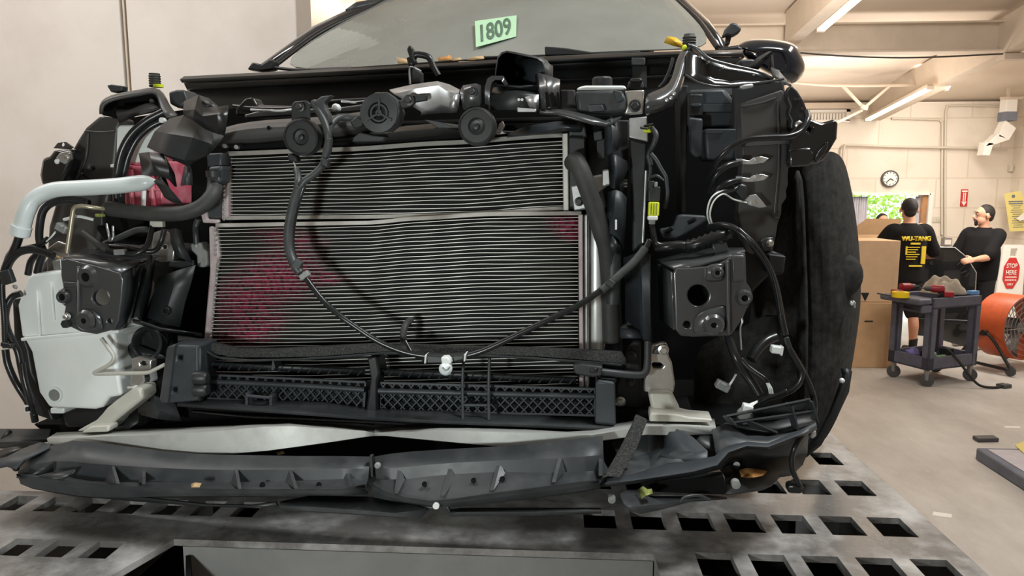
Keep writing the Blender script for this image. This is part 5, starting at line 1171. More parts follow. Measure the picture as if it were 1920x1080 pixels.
tb('column_trim', [(1211, 320, .015), (1208, 390, .015), (1205, 455, .015)], 2.5, 'raw_steel', straight=True)
pl('support_column_upper', [(1179, 222), (1213, 218), (1215, 266), (1179, 258)], .018, .02, 'raw_steel', car, bevel=.002, label='bare silver top of the upright')
pl('support_mass', [(1100, 225), (1180, 225), (1180, 330), (1165, 480), (1110, 480)], .05, .05, 'dark', car)
pl('hose_union', [(1110, 330), (1134, 326), (1138, 350), (1120, 362)], .0, .03, 'clip_white', car, bevel=.004); pl('elbow_plate', [(1118, 262), (1134, 258), (1134, 300), (1118, 300)], .01, .02, 'plastic', car)
rb = sh('lower_guide', [[(1168, 485, .0), (1196, 472, -.03), (1202, 474, -.045), (1218, 474, -.05), (1219, 480, -.02)], [(1172, 536, .0), (1198, 540, -.03), (1204, 540, -.05), (1219, 540, -.05), (1221, 545, -.02)], [(1172, 600, .0), (1200, 620, -.03), (1206, 638, -.05), (1220, 639, -.05), (1223, 640, -.02)]], 'plastic_blue', car, th=.003, smooth=25, label='black plastic guide left of the right mount')
pl('guide_web', [(1168, 484), (1200, 480), (1200, 630), (1164, 634), (1162, 612), (1175, 606)], .01, .02, 'plastic', rb, bevel=.003)
cyl('guide_boss', 1185, 596, .008, [(10, 0), (10, .004), (7, .004), (7, .002), (.1, .002)], 'plastic', rb)
sh('guide_foot', [[(1162, 614, -.02), (1180, 616, -.03), (1202, 620, -.03)], [(1163, 634, -.03), (1180, 634, -.04), (1203, 634, -.04)]], 'plastic_blue', rb, th=.003)
pl('side_plate', [(1176, 650), (1190, 638), (1202, 640), (1204, 780), (1160, 790), (1154, 720), (1172, 690)], .0, .03, 'plastic', car, bevel=.005)
for x, y, m in ((1184, 668, 'bolt'), (1184, 718, 'bolt'), (1163, 753, 'zinc')): boltp(x, y, -.005, 7, car, m)
# right crash mount
rcm = crash([(1262, 512), (1268, 503), (1300, 502), (1340, 498), (1362, 487), (1378, 475), (1398, 475), (1400, 530), (1408, 542), (1412, 556), (1408, 568), (1400, 580), (1392, 600), (1370, 630), (1300, 632), (1276, 630), (1266, 618), (1264, 560)], -.125, .012, 'crash_mount', 'grey painted steel mount with a large round hole at the right', [(1309, 554, 20), (1288, 609, 6.5)])
sh('mount_side', [[(1264, 512, -.118), (1250, 502, -.03), (1236, 495, .08)], [(1264, 560, -.118), (1251, 550, -.03), (1238, 545, .08)], [(1267, 618, -.118), (1254, 608, -.03), (1240, 598, .08)]], 'painted', rcm, th=.004)
sh('mount_top', [[(1264, 506, -.12), (1310, 500, -.12), (1362, 486, -.12), (1398, 474, -.12)], [(1240, 494, -.05), (1290, 486, -.05), (1345, 478, -.05), (1396, 472, -.05)], [(1230, 490, .02), (1280, 478, .02), (1338, 468, .02), (1394, 468, .02)]], 'painted', rcm, th=.004)
pl('mount_tab', [(1334, 460), (1345, 455), (1362, 454), (1368, 472), (1342, 478)], -.06, .01, 'painted', rcm, bevel=.003)
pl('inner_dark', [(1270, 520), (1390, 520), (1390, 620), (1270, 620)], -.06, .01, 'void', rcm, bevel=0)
pl('mount_ridge', [(1360, 490), (1368, 488), (1370, 628), (1363, 628)], -.135, .012, 'painted', rcm, bevel=.004)
boss(1338, 609, -.141, 15, rcm, h=.006); boss(1395, 558, -.127, 12, rcm, inner=.5); boss(1345, 511, -.140, 9, rcm, m='painted', inner=.5, h=.005)
mb = MB()
for k in range(15):
    a = 2 * math.pi * k / 15; mb.add(*lathe_geo(C(1338 + 16 * math.cos(a), 609 + 16 * math.sin(a), -.140), -NB, [(.0035, 0), (.0025, .002), (.0003, .003)], 8))
mb.out('weld_ring', 'painted', rcm)
sh('mount_dome', [[(1322, 498, -.128), (1340, 494, -.13), (1358, 492, -.128)], [(1324, 512, -.132), (1342, 512, -.142), (1358, 508, -.132)], [(1320, 530, -.126), (1342, 528, -.13), (1358, 528, -.127)]], 'painted', rcm, th=.003, sub=2)
sh('mount_dome', [[(1300, 600, -.127), (1312, 582, -.13), (1345, 575, -.13), (1362, 570, -.128)], [(1299, 615, -.128), (1316, 600, -.14), (1340, 592, -.143), (1362, 590, -.132)], [(1299, 628, -.127), (1318, 626, -.134), (1342, 626, -.134), (1362, 626, -.128)]], 'painted', rcm, th=.003, sub=2)
pl('mount_step', [(1372, 478), (1396, 478), (1397, 528), (1374, 530)], -.131, .008, 'painted', rcm, bevel=.004)
tb('weld_wire', [(1387, 590, -.12), (1392, 602, -.125), (1388, 616, -.12), (1390, 655, -.1)], 1.8, 'raw_steel', rcm, seg=6)

# ---- upper radiator support with horns and brackets
us = sh('radiator_support', [[(400, 246, .02), (440, 232, .02), (500, 224, .02), (560, 222, .02), (640, 216, .02), (700, 205, .02)], [(398, 258, -.01), (440, 242, -.02), (500, 236, -.02), (560, 236, -.02), (640, 228, -.02), (700, 214, -.02)], [(396, 270, .0), (440, 262, -.01), (480, 264, -.01), (520, 256, -.01), (640, 250, -.01), (700, 238, -.01)], [(398, 276, .03), (440, 270, .03), (480, 272, .03), (520, 266, .03), (640, 262, .03), (700, 252, .03)]], 'painted_matt', car, th=.004, sub=1, label='dirty dark upper radiator support')
sh('support_tray', [[(690, 250, .02), (760, 236, .02), (830, 230, .02), (880, 236, .02)], [(680, 256, -.0), (755, 246, -.02), (830, 240, -.02), (880, 246, -.02)], [(560, 270, .03), (740, 262, .02), (830, 254, .02), (1000, 250, .02)]], 'plastic', us, th=.003)
pl('support_mass', [(430, 262), (700, 238), (1130, 228), (1140, 250), (1060, 252), (640, 276), (425, 286)], .035, .08, 'void', car, bevel=.004)
sh('air_deflector', [[(955, 250, .0), (985, 236, .0), (1040, 228, .0), (1080, 226, .0)], [(950, 256, -.02), (1000, 250, -.02), (1050, 240, -.02), (1088, 240, -.02)], [(950, 258, .01), (1000, 254, .01), (1052, 250, .01), (1090, 252, .01)]], 'plastic_blue', car, th=.003, smooth=20)
pl('engine_trim', [(440, 205), (458, 185), (475, 182), (482, 196), (550, 198), (552, 212), (440, 216)], .15, .04, 'plastic_gloss', car, bevel=.008, seg=3)
pl('engine_trim', [(455, 215), (490, 206), (550, 205), (640, 200), (700, 192), (700, 206), (560, 216), (460, 222)], .12, .04, 'painted', car, bevel=.01, seg=3, label='grey engine cover glimpsed behind the support')
tb('bay_line', [(438, 200, .16), (480, 204, .15), (545, 204, .14), (620, 192, .14), (690, 188, .14)], 5, 'plastic_gloss')
cyl('bay_cap', 632, 203, .1, [(8, 0), (8, .008), (5, .012), (.1, .013)], 'clip_white')
# horns
def horn(cx, cy, r, v, label, par=car):
    h_ = cyl('horn', cx, cy, v, [(r * .7, -.03), (r * .98, -.02), (r, -.004), (r * .97, .004), (r * .86, .006), (r * .84, .003), (r * .45, .003), (r * .38, -.001), (r * .16, -.002), (r * .14, .003), (.1, .004)], 'plastic', par, axis=-NB, seg=40, label=label)
    return h_
h1 = horn(565, 257, 35, -.06, 'black disc horn at the left of the support')
pl('horn_bracket', [(546, 196), (552, 190), (574, 188), (580, 194), (580, 226), (546, 226)], -.05, .008, 'plastic', h1, bevel=.002); boltp(563, 201, -.055, 6, h1)
pl('horn_plug', [(538, 288), (556, 292), (558, 304), (540, 302)], -.06, .02, 'plastic', h1, bevel=.003)
tb('horn_wire', [(551, 304, -.05), (554, 312, -.055), (556, 318, -.06)], 1.5, 'clip_white', h1, seg=6)
h3 = horn(894, 237, 36, -.06, 'black disc horn at the right of the support')
cyl('horn_hub', 894, 238, -.062, [(17, .0), (12, .003), (6, .002), (5, .008), (.1, .009)], 'plastic', h3, seg=24)
hbk = sh('horn_bracket', [[(862, 170, -.03), (868, 160, -.04), (892, 156, -.04), (902, 160, -.03)], [(868, 205, -.035), (872, 172, -.045), (896, 168, -.045), (902, 178, -.035)], [(872, 206, -.035), (882, 200, -.045), (900, 200, -.045), (905, 204, -.035)]], 'painted', h3, th=.004, smooth=60)
boltp(886, 173, -.05, 6.5, h3)
sp = empty('alarm_siren', C(713, 248, -.06) - cb, None, None); sp.parent = car; sp['label'] = 'round black siren with a three-spoke slotted face'
cyl('body', 716, 210, -.055, [(30, -.04), (37, -.03), (38, .0), (36, .006), (.1, .006)], 'plastic_dusty', sp, seg=10)
cyl('face_ring', 711, 212, -.061, [(37, .0), (36, .004), (20, .005), (19, .002), (.1, .002)], 'plastic_dusty', sp, seg=32)
cyl('face_slot', 711, 212, -.064, [(26, .0), (26, .0015), (22, .0015), (.1, .0015)], 'void', sp, seg=28)
cyl('grille_ring', 711, 212, -.0655, [(17, .0), (17, .003), (13.5, .003), (13.5, .0), (.1, .0)], 'plastic_dusty', sp, seg=28)
cyl('grille_ring', 711, 212, -.066, [(6, .0), (6, .004), (3, .004), (3, .001), (.1, .001)], 'plastic_dusty', sp, seg=18)
for a in (90, 210, 330):
    c_, s_ = math.cos(math.radians(a)), -math.sin(math.radians(a))
    v, f = bar(C(711 + 5 * c_, 212 + 5 * s_, -.068), C(711 + 27 * c_, 212 + 27 * s_, -.068), .0035, .004, up=NB); mk('spoke', v, f, 'plastic_dusty', sp)
pl('siren_lug', [(745, 190), (772, 178), (800, 178), (800, 188), (776, 192), (770, 200), (752, 204)], -.05, .01, 'plastic', sp, bevel=.002); boltp(767, 188, -.055, 7, sp)
pl('siren_plug', [(655, 228), (668, 218), (682, 224), (680, 236), (664, 242)], -.05, .02, 'plastic', sp, bevel=.003)
# bright steel bracket right of the siren
sb_ = sh('latch_bracket', [[(730, 168, .0), (775, 158, .0), (820, 152, .0), (842, 158, .0), (862, 168, .01)], [(740, 176, -.03), (780, 166, -.035), (822, 160, -.035), (836, 170, -.03), (860, 176, -.02)], [(790, 210, -.03), (800, 205, -.035), (826, 195, -.02), (845, 200, -.02), (858, 204, -.02)], [(790, 216, -.01), (805, 214, -.01), (830, 212, .0), (848, 212, .0), (856, 212, .0)]], 'raw_steel', car, th=.004, smooth=60, label='bare bent steel bracket beside the siren')
sh('bracket_ear', [[(842, 195, -.025), (852, 178, -.03), (862, 176, -.02)], [(842, 202, -.025), (850, 202, -.03), (860, 203, -.02)]], 'raw_steel', sb_, th=.003)
# bonnet latch frame
lo_ = [(909, 214), (909, 163), (914, 147), (922, 142), (944, 142), (953, 158)]; li_ = [(919, 208), (919, 167), (922, 155), (928, 150), (940, 150), (946, 161)]
lf_ = sh('latch_frame', [[(x, y, .0) for x, y in lo_], [(x, y, -.035) for x, y in lo_], [(x, y, -.035) for x, y in li_], [(x, y, .0) for x, y in li_]], 'painted', car, th=.003, smooth=30, label='bent grey latch frame at the centre of the support')
sh('latch_floor', [[(925, 164, .03), (970, 160, .03), (1010, 162, .03)], [(920, 178, -.03), (965, 174, -.03), (1010, 178, -.03)], [(920, 206, -.035), (965, 206, -.035), (1012, 209, -.035)]], 'plastic', lf_, th=.004)
pl('latch_void', rect(952, 163, 1008, 172), .0, .01, 'void', lf_, bevel=0)
for x in (973, 979): cyl('latch_spot', x, 187, -.036, [(2.6, 0), (2.6, .002), (.1, .002)], 'clip_white', lf_)
sh('latch_shine', [[(984, 182, -.036), (998, 178, -.036), (1010, 177, -.036)], [(990, 196, -.04), (1000, 192, -.045), (1010, 192, -.04)], [(994, 204, -.036), (1002, 206, -.036), (1010, 206, -.036)]], 'raw_steel', lf_, th=.003)
pl('latch_label', [(969, 201), (1006, 204), (1006, 210), (969, 210)], -.04, .004, 'raw_steel', lf_)
ls = sh('latch_upright', [[(1003, 140, .0), (1010, 137, -.02), (1024, 140, -.03), (1050, 149, -.02)], [(1006, 172, .0), (1012, 172, -.03), (1028, 170, -.04), (1049, 168, -.03)], [(1012, 205, .0), (1016, 205, -.035), (1030, 203, -.045), (1049, 202, -.03)]], 'painted', car, th=.004, smooth=30, label='slotted grey upright beside the latch')
for k in range(3): pl('slot', [(1022 + 11 * k, 172), (1028 + 10 * k, 174), (1031 + 9 * k, 200), (1024 + 10 * k, 202)], -.046 + .004 * k, .004, 'void', ls, bevel=0)
rim = [(927, 152), (929, 128), (933, 106), (940, 98), (950, 95), (985, 102), (1008, 107), (1018, 113), (1022, 124), (1024, 150)]
sc_ = sh('intake_scoop', [[(x + 9, y + 1, .10) for x, y in rim], [(x, y, -.01) for x, y in rim], [(x + .6 * (975 - x) * .05, y + 3, -.012) for x, y in rim], [(x + 11 - (x - 975) * .06, y + 6, .09) for x, y in rim]], 'plastic', car, th=.002, smooth=40, label='black plastic intake scoop at the centre')
pl('scoop_back', [(936, 104), (960, 98), (1010, 108), (1030, 120), (1034, 158), (934, 158)], .085, .01, 'void', sc_, bevel=0)  # near-black panel, paints the shaded inside of the scoop
sh('scoop_wall', [[(972, 110, .07), (1000, 110, .03), (1021, 118, -.008)], [(974, 158, .07), (1000, 158, .03), (1022, 152, -.008)]], 'plastic_blue', sc_, th=.003)
sh('scoop_side', [[(1019, 114, -.01), (1028, 118, .02), (1037, 124, .08)], [(1023, 150, -.01), (1030, 148, .02), (1037, 146, .08)]], 'plastic_dusty', sc_, th=.003)
sh('scoop_base', [[(930, 152, .08), (975, 156, .08), (1024, 150, .08)], [(930, 158, -.01), (975, 162, -.012), (1024, 158, -.01)]], 'plastic', sc_, th=.003)
pl('support_block', [(1050, 168), (1078, 168), (1084, 210), (1052, 208)], -.0, .04, 'dark', car)
bx_ = pl('support_cap', [(1078, 170), (1155, 168), (1166, 172), (1176, 182), (1174, 208), (1150, 212), (1082, 210)], -.03, .06, 'plastic_dusty', car, bevel=.006, label='grey plastic cap on the right of the support')
pl('cap_tab', [(1100, 198), (1130, 196), (1134, 208), (1104, 210)], -.042, .012, 'plastic_blue', bx_, bevel=.002)
pl('cap_lip', [(1150, 168), (1166, 171), (1168, 190), (1156, 192)], -.036, .01, 'plastic_blue', bx_, bevel=.002)
sh('front_strap', [[(1010, 206, -.03), (1045, 204, -.045), (1080, 210, -.05), (1110, 218, -.05), (1135, 226, -.045), (1165, 218, -.04)], [(1012, 210, -.05), (1045, 212, -.065), (1080, 222, -.07), (1110, 230, -.07), (1136, 234, -.065), (1150, 230, -.05)]], 'painted', car, th=.004, smooth=50, label='curved grey strap below the support cap')
cr = pl('reservoir_top', [(1084, 163), (1098, 160), (1172, 160), (1176, 168), (1080, 170)], .1, .06, 'white_plastic', car, bevel=.006, label='white reservoir top behind the support'); 
cyl('reservoir_cap', 1129, 162, .13, [(19, .0), (19, .014), (16, .018), (.1, .018)], 'plastic', cr, axis=UP, seg=18)
pl('sensor_plug', [(1178, 150), (1206, 150), (1208, 168), (1176, 168)], .06, .03, 'plastic_dusty', car, bevel=.006); pl('sensor_top', [(1182, 146), (1204, 146), (1206, 154), (1180, 154)], .055, .03, 'plastic', car, bevel=.004)
tb('bay_wire', [(1262, 108, .2), (1256, 130, .2), (1246, 152, .2), (1236, 164, .2)], 3, 'plastic_dusty')
pl('rail_joint', [(1172, 170), (1208, 168), (1206, 212), (1170, 214), (1176, 198)], -.03, .02, 'zinc', car, bevel=.003, label='bright steel joint of the right upper rail'); boltp(1190, 199, -.034, 8, car, 'plastic')
ur = sh('upper_rail', [[(1210, 176, -.005), (1236, 168, .0), (1256, 158, .02), (1264, 132, .06), (1270, 104, .10), (1286, 84, .12), (1302, 86, .12)],
                       [(1211, 190, -.04), (1236, 184, -.035), (1262, 170, -.01), (1271, 138, .03), (1277, 108, .07), (1288, 90, .09), (1296, 92, .09)],
                       [(1210, 214, -.035), (1240, 206, -.03), (1268, 184, -.01), (1279, 145, .03), (1284, 110, .07), (1292, 96, .09), (1296, 98, .09)],
                       [(1212, 220, -.0), (1244, 212, .0), (1272, 190, .02), (1284, 148, .05), (1288, 114, .09), (1294, 100, .10), (1298, 100, .11)]], 'painted', car, th=.004, sub=1, smooth=70, label='glossy grey upper rail curling up at the right')
for x, y in ((1250, 188), (1258, 184), (1264, 176)): cyl('rail_pin', x, y, -.03, [(3.5, 0), (3, .004), (.1, .005)], 'raw_steel', ur)
fn = sh('fender_rail', [[(1296, 86, .10), (1316, 100, .10), (1340, 116, .10), (1370, 124, .10), (1410, 132, .10), (1440, 142, .10), (1450, 149, .10)], [(1290, 100, .07), (1316, 112, .09), (1340, 128, .10), (1370, 136, .10), (1410, 142, .10), (1438, 148, .10), (1450, 150, .10)], [(1286, 134, .06), (1310, 140, .09), (1340, 146, .10), (1370, 150, .10), (1410, 150, .10), (1438, 150, .10), (1450, 151, .10)], [(1284, 138, .05), (1310, 152, .06), (1340, 160, .07), (1370, 161, .07), (1410, 156, .08), (1440, 152, .09), (1452, 151, .09)]], 'black_paint', car, th=.005, smooth=50, label='glossy black fender rail arching to the right')
tb('rail_edge', [(1290, 84, .09), (1306, 90, .09), (1330, 110, .09), (1370, 122, .09), (1420, 134, .09), (1450, 148, .09)], 3, 'painted', fn)
tb('rail_edge', [(1284, 140, .05), (1310, 155, .06), (1345, 162, .07), (1380, 160, .07), (1420, 156, .07), (1470, 148, .07)], 2.5, 'painted', fn)
for x, y in ((1311, 107), (1329, 116), (1356, 127), (1413, 140)): cyl('rail_pin', x, y, .092, [(2.2, 0), (2.2, .003), (.1, .003)], 'raw_steel', fn)
cyl('rubber_buffer', 1292, 88, .12, [(11, 0)] + [(13 if i % 2 else 11, .0025 * i) for i in range(1, 9)] + [(10, .024), (.1, .025)], 'rubber', car, axis=UP)
pl('rail_clip', [(1278, 86), (1286, 82), (1290, 90), (1280, 94)], .09, .01, 'hi_vis', car)
pl('rail_end', [(1386, 162), (1396, 158), (1412, 156), (1414, 164), (1390, 168)], .06, .02, 'raw_steel', car)
pl('hinge', [(1386, 112), (1408, 110), (1424, 114), (1428, 126), (1408, 130), (1388, 126)], .2, .05, 'plastic_dusty', car, bevel=.004)
sh('hinge_strap', [[(1404, 128, .12), (1412, 128, .11), (1420, 128, .12)], [(1420, 112, .11), (1426, 112, .10), (1432, 112, .11)], [(1440, 100, .12), (1444, 99, .11), (1454, 100, .12)], [(1444, 104, .12), (1446, 106, .11), (1450, 104, .12)], [(1440, 128, .12), (1446, 130, .11), (1452, 132, .12)]], 'plastic_dusty', car, th=.004, smooth=30)
sh('apron_brace', [[(1446, 126, .10), (1460, 132, .10), (1476, 150, .10)], [(1450, 140, .08), (1462, 146, .08), (1478, 160, .08)], [(1470, 160, .08), (1482, 158, .08), (1490, 170, .08)]], 'painted_matt', car, th=.004)
# mirror
mr = empty('door_mirror', C(1450, 150, 1.1) - cb, None, None); mr.parent = car; mr['label'] = 'dark door mirror at the right'
mo = [(1384, 88), (1392, 80), (1408, 75), (1440, 74), (1480, 80), (1492, 86), (1500, 104), (1508, 122), (1507, 134), (1498, 148), (1486, 158), (1470, 150), (1440, 136), (1400, 112)]
mcx, mcy = 1446, 112; rows_ = []
for sc_m, v_ in ((.45, .965), (.72, .97), (.90, .99), (.985, 1.02), (1.0, 1.06), (.99, 1.12), (.93, 1.15)):
    rows_.append([(mcx + (x - mcx) * sc_m, mcy + (y - mcy) * sc_m, v_) for x, y in mo + [mo[0]]])
sh('shell', rows_, 'navy_paint', mr, th=.004, smooth=60, sub=1)
pl('shell_face', [(mcx + (x - mcx) * .47, mcy + (y - mcy) * .47) for x, y in mo], .964, .01, 'navy_paint', mr, bevel=0)
sh('trim_strip', [[(1458, 131, .985), (1474, 123, .985), (1507, 121, 1.02)], [(1458, 134, .985), (1476, 127, .985), (1508, 125, 1.02)]], 'raw_steel', mr, th=.006)
pl('mirror_arm', [(1376, 84), (1390, 86), (1400, 108), (1376, 106)], 1.05, .06, 'plastic', mr, bevel=.01)
pl('door_edge', [(1346, 90), (1384, 84), (1392, 88), (1392, 96), (1350, 97)], .96, .05, 'plastic_gloss', car, bevel=.012)
wn_ = empty('washer_nozzle', C(1362, 85, .7) - cb, None, None); wn_.parent = car; wn_['label'] = 'black plastic nozzle sticking up at the right of the cowl'
pl('stem', [(1360, 84), (1362, 66), (1368, 58), (1374, 60), (1368, 84)], .7, .02, 'plastic', wn_, bevel=.003)
pl('head', [(1354, 70), (1360, 54), (1372, 42), (1380, 42), (1391, 52), (1388, 60), (1374, 68), (1364, 66)], .69, .03, 'plastic_dusty', wn_, bevel=.005)
# hinge arm and bracket at the cowl centre
hg = tb('bonnet_catch', [(768, 108, .1), (772, 120, .1), (778, 104, .1), (790, 103, .1), (804, 108, .1), (812, 124, .1), (822, 142, .1)], 6, 'plastic_gloss', label='bent black catch standing up at the centre'); 
pl('catch_head', [(762, 92), (766, 83), (774, 90), (775, 106), (780, 116), (776, 121), (768, 110)], .09, .02, 'plastic_gloss', hg, bevel=.004)
pl('catch_base', [(766, 128), (772, 125), (788, 134), (788, 156), (766, 158)], .1, .03, 'plastic', hg, bevel=.003); tb('catch_wire', [(769, 158, .09), (768, 130, .09), (774, 126, .09), (790, 134, .09)], 2, 'raw_steel', hg, seg=6)

pl('rail_backing', [(1376, 150), (1470, 152), (1478, 210), (1420, 300), (1376, 300)], .16, .03, 'dark', car, bevel=.004)  # dark sheet added to fill the gap below the rail with shade

# small parts along the support
tb('bay_line', [(470, 206, .1), (520, 208, .1), (548, 206, .1)], 2.5, 'raw_steel', seg=6)
tb('bay_line', [(640, 190, .1), (668, 192, .1), (696, 188, .1)], 2.5, 'raw_steel', seg=6)
tb('bay_line', [(430, 262, .02), (436, 250, .01), (445, 240, .02)], 2.5, 'plastic_gloss', seg=6)
for x, y in ((424, 274), (446, 276), (404, 352)): cyl('push_pin', x, y, -.0, [(4, 0), (4, .008), (.1, .009)], 'grey_conn')
cyl('support_hole', 504, 240, -.021, [(4, 0), (4, .001), (.1, .001)], 'void')
pl('support_pad', [(662, 258), (676, 248), (700, 254), (724, 256), (716, 264), (660, 266)], -.01, .02, 'plastic_dusty', car, bevel=.002)
pl('support_pad', [(795, 224), (830, 230), (858, 240), (820, 240)], -.03, .02, 'plastic_dusty', car, bevel=.002)
pl('horn_stay', [(936, 232), (942, 226), (946, 236), (940, 246), (948, 250), (930, 252)], -.02, .01, 'raw_steel', car, bevel=.001)
pl('tank_clamp', [(1112, 248), (1128, 244), (1130, 262), (1114, 264)], .0, .02, 'plastic_dusty', car, bevel=.002)
for k in range(3): tb('column_label', [(1170, 338 + 6 * k, .02), (1176, 338 + 6 * k, .02)], 1.6, 'grey_conn', seg=6, straight=True)

# ---- wiring harnesses
def har(pts, r, label=None, corr=.0045, m='harness', **kw): return tb('wiring_harness', pts, r, m, corr=corr, label=label, **kw)
def pin(name, x, y, v, w, hgt, rot, m, par=car, d=.012):
    p = C(x, y, v); k = msize(p, 1); c, s = math.cos(rot), math.sin(rot)
    ax = (NL * c - UP * s); az = (NL * s + UP * c)
    return mk(name, *obox(p - ax * w * k / 2 - az * hgt * k / 2, ax * w * k, NB * d, az * hgt * k), m, par, bevel=.002)
# centre harness from siren and horns
h = har([(588, 190, -.07), (596, 206, -.075), (607, 226, -.08), (614, 246, -.085), (616, 262, -.085), (612, 284, -.085), (606, 308, -.09), (590, 326, -.095), (573, 338, -.10), (564, 350, -.10)], 7.5, 'dark corrugated wiring harness hanging from the horns across the condenser', m='harness_grey')
pl('harness_cover', [(588, 190), (602, 180), (622, 178), (608, 192), (610, 204), (616, 214), (618, 232), (604, 236), (596, 214)], -.08, .02, 'plastic_dusty', h, bevel=.003)
pl('harness_cover', [(612, 258), (620, 258), (618, 282), (612, 298), (603, 296), (608, 276)], -.095, .015, 'plastic_dusty', h, bevel=.003)
pl('tape_wrap', [(601, 296), (616, 298), (614, 316), (600, 310)], -.1, .015, 'plastic', h, bevel=.003)
har([(556, 318, -.08), (559, 330, -.09), (558, 345, -.1), (555, 360, -.10)], 7, m='harness_grey')
tb('wiring_harness', [(676, 222, -.03), (650, 220, -.03), (632, 222, -.04), (618, 236, -.06), (616, 250, -.08)], 7, 'harness_grey')
har([(561, 350, -.10), (553, 372, -.105), (546, 400, -.11), (541, 430, -.115), (541, 460, -.12), (546, 482, -.125), (553, 498, -.13), (563, 512, -.13)], 9.5, m='harness_grey')
har([(570, 350, -.10), (560, 380, -.10), (553, 410, -.105), (549, 440, -.11), (549, 462, -.115), (556, 490, -.12), (566, 508, -.125)], 4, m='harness')
cw = pin('connector', 569, 517, -.135, 20, 12, -.6, 'grey_conn', h); pin('tape_end', 555, 498, -.138, 22, 16, -1.05, 'plastic_dusty', h)
har([(574, 522, -.135), (590, 544, -.14), (612, 570, -.145), (640, 594, -.15), (670, 615, -.15), (700, 635, -.15), (730, 650, -.15), (765, 662, -.15), (800, 668, -.15)], 6, label='thin corrugated cable sagging across the lower condenser')
har([(872, 668, -.15), (905, 658, -.15), (945, 640, -.148), (990, 618, -.145), (1040, 594, -.14), (1085, 572, -.13), (1120, 549, -.12), (1150, 525, -.11), (1180, 500, -.10), (1205, 474, -.09), (1218, 450, -.08)], 6.5)
tb('wiring_harness', [(1128, 545, -.12), (1145, 531, -.115), (1166, 512, -.11), (1190, 490, -.10), (1210, 465, -.09)], 8, 'harness_grey')
pin('harness_clip', 1145, 532, -.125, 16, 14, .6, 'plastic', car)
tb('wiring_harness', [(760, 640, -.12), (775, 664, -.13), (798, 676, -.14)], 3.5, 'harness')
hc = pl('harness_holder', [(797, 664), (830, 667), (872, 664), (872, 676), (850, 681), (797, 682)], -.16, .02, 'plastic', car, bevel=.004)
pin('holder_end', 797, 674, -.165, 3, 17, .1, 'clip_white', hc, d=.024); pin('holder_end', 871, 671, -.165, 3, 15, .1, 'clip_white', hc, d=.024)
ls_ = pl('bulb_socket', [(826, 670), (838, 669), (844, 674), (846, 683), (838, 686), (828, 684)], -.175, .02, 'clip_white', car, bevel=.003, label='clear bulb socket hanging at the centre')
cyl('bulb', 836, 691, -.17, [(12, -.004), (12.5, .004), (9, .008), (.1, .009)], 'milky', ls_, seg=24); 
tb('filament', [(829, 689, -.181), (834, 694, -.181), (839, 693, -.181), (843, 688, -.181)], 1.2, 'grey_conn', ls_, seg=6)
tb('vent_hose', [(770, 600, -.04), (760, 610, -.075), (756, 630, -.085), (758, 652, -.075)], 6.5, 'rubber', label='short bent rubber hose rising from the foam seal')
# left bundle
tb('wiring_harness', [(168, 382, -.07), (130, 376, -.08), (100, 380, -.09), (82, 394, -.095), (75, 420, -.095), (74, 450, -.09), (84, 476, -.08)], 7, 'harness', label='thick black harness looping at the far left')
har([(166, 380, -.08), (140, 372, -.085), (112, 374, -.09), (90, 384, -.095)], 6)
h = har([(38, 436, -.10), (32, 456, -.10), (24, 474, -.1), (14, 494, -.1), (8, 512, -.1), (6, 530, -.1)], 8, 'bundle of black wiring hanging down the left edge')
har([(8, 516, -.09), (18, 490, -.1), (34, 474, -.1), (56, 468, -.1), (82, 472, -.1), (100, 480, -.1)], 7.5, corr=0)
tb('wiring_harness', [(12, 506, -.08), (14, 486, -.085), (24, 472, -.09), (48, 466, -.09), (72, 460, -.09), (90, 448, -.09)], 5.5, 'harness')
pin('harness_joint', 10, 520, -.112, 22, 26, -.3, 'plastic', h); pl('joint_wing', [(30, 536), (22, 533), (22, 540), (30, 544)], -.105, .006, 'grey_conn', h)
har([(4, 530, -.1), (5, 560, -.1), (8, 600, -.1), (9, 630, -.1), (10, 652, -.1)], 5.5); tb('wiring_harness', [(10, 655, -.09), (14, 680, -.09), (24, 706, -.09), (36, 728, -.09), (50, 750, -.085), (60, 770, -.08)], 6.5, 'harness')
tb('wiring_harness', [(40, 550, -.08), (24, 556, -.085), (14, 572, -.09), (10, 595, -.09), (14, 618, -.09), (24, 640, -.09), (34, 660, -.09), (40, 690, -.09), (48, 722, -.09), (58, 752, -.09), (66, 790, -.08)], 6.5, 'harness')
har([(42, 680, -.095), (46, 710, -.1), (54, 740, -.1), (64, 776, -.09)], 6)
tb('wiring_harness', [(70, 476, -.04), (58, 490, -.04), (52, 515, -.04)], 6, 'harness')
tb('wiring_harness', [(84, 470, -.05), (76, 490, -.05), (70, 512, -.05)], 7, 'harness')
pl('harness_boot', [(22, 560), (36, 585), (42, 625), (54, 660), (60, 700), (80, 740), (100, 790), (70, 780), (38, 700), (26, 640)], -.02, .03, 'plastic', car, bevel=.004)
pin('harness_joint', 10, 648, -.112, 22, 9, .2, 'plastic', h); pin('harness_plug', 49, 768, -.1, 11, 16, .0, 'clip_white', h); pin('plug_hole', 49, 768, -.104, 6, 9, .0, 'ink', h)
cn = pin('connector', 112, 428, -.1, 22, 14, .5, 'grey_conn', car, d=.02)
for k in range(2): tb('bare_wire', [(104, 434 + k * 2, -.098), (96, 444 + k, -.098), (87, 453, -.095)], 1.3, 'clip_white', cn, seg=6)
pl('latch', rect(108, 422, 117, 428), -.106, .008, 'grey_conn', cn)
tb('wiring_harness', [(120, 412, -.07), (145, 406, -.075), (160, 408, -.075), (176, 412, -.07)], 3, 'clip_white', label='pale wires leading to the green plug')
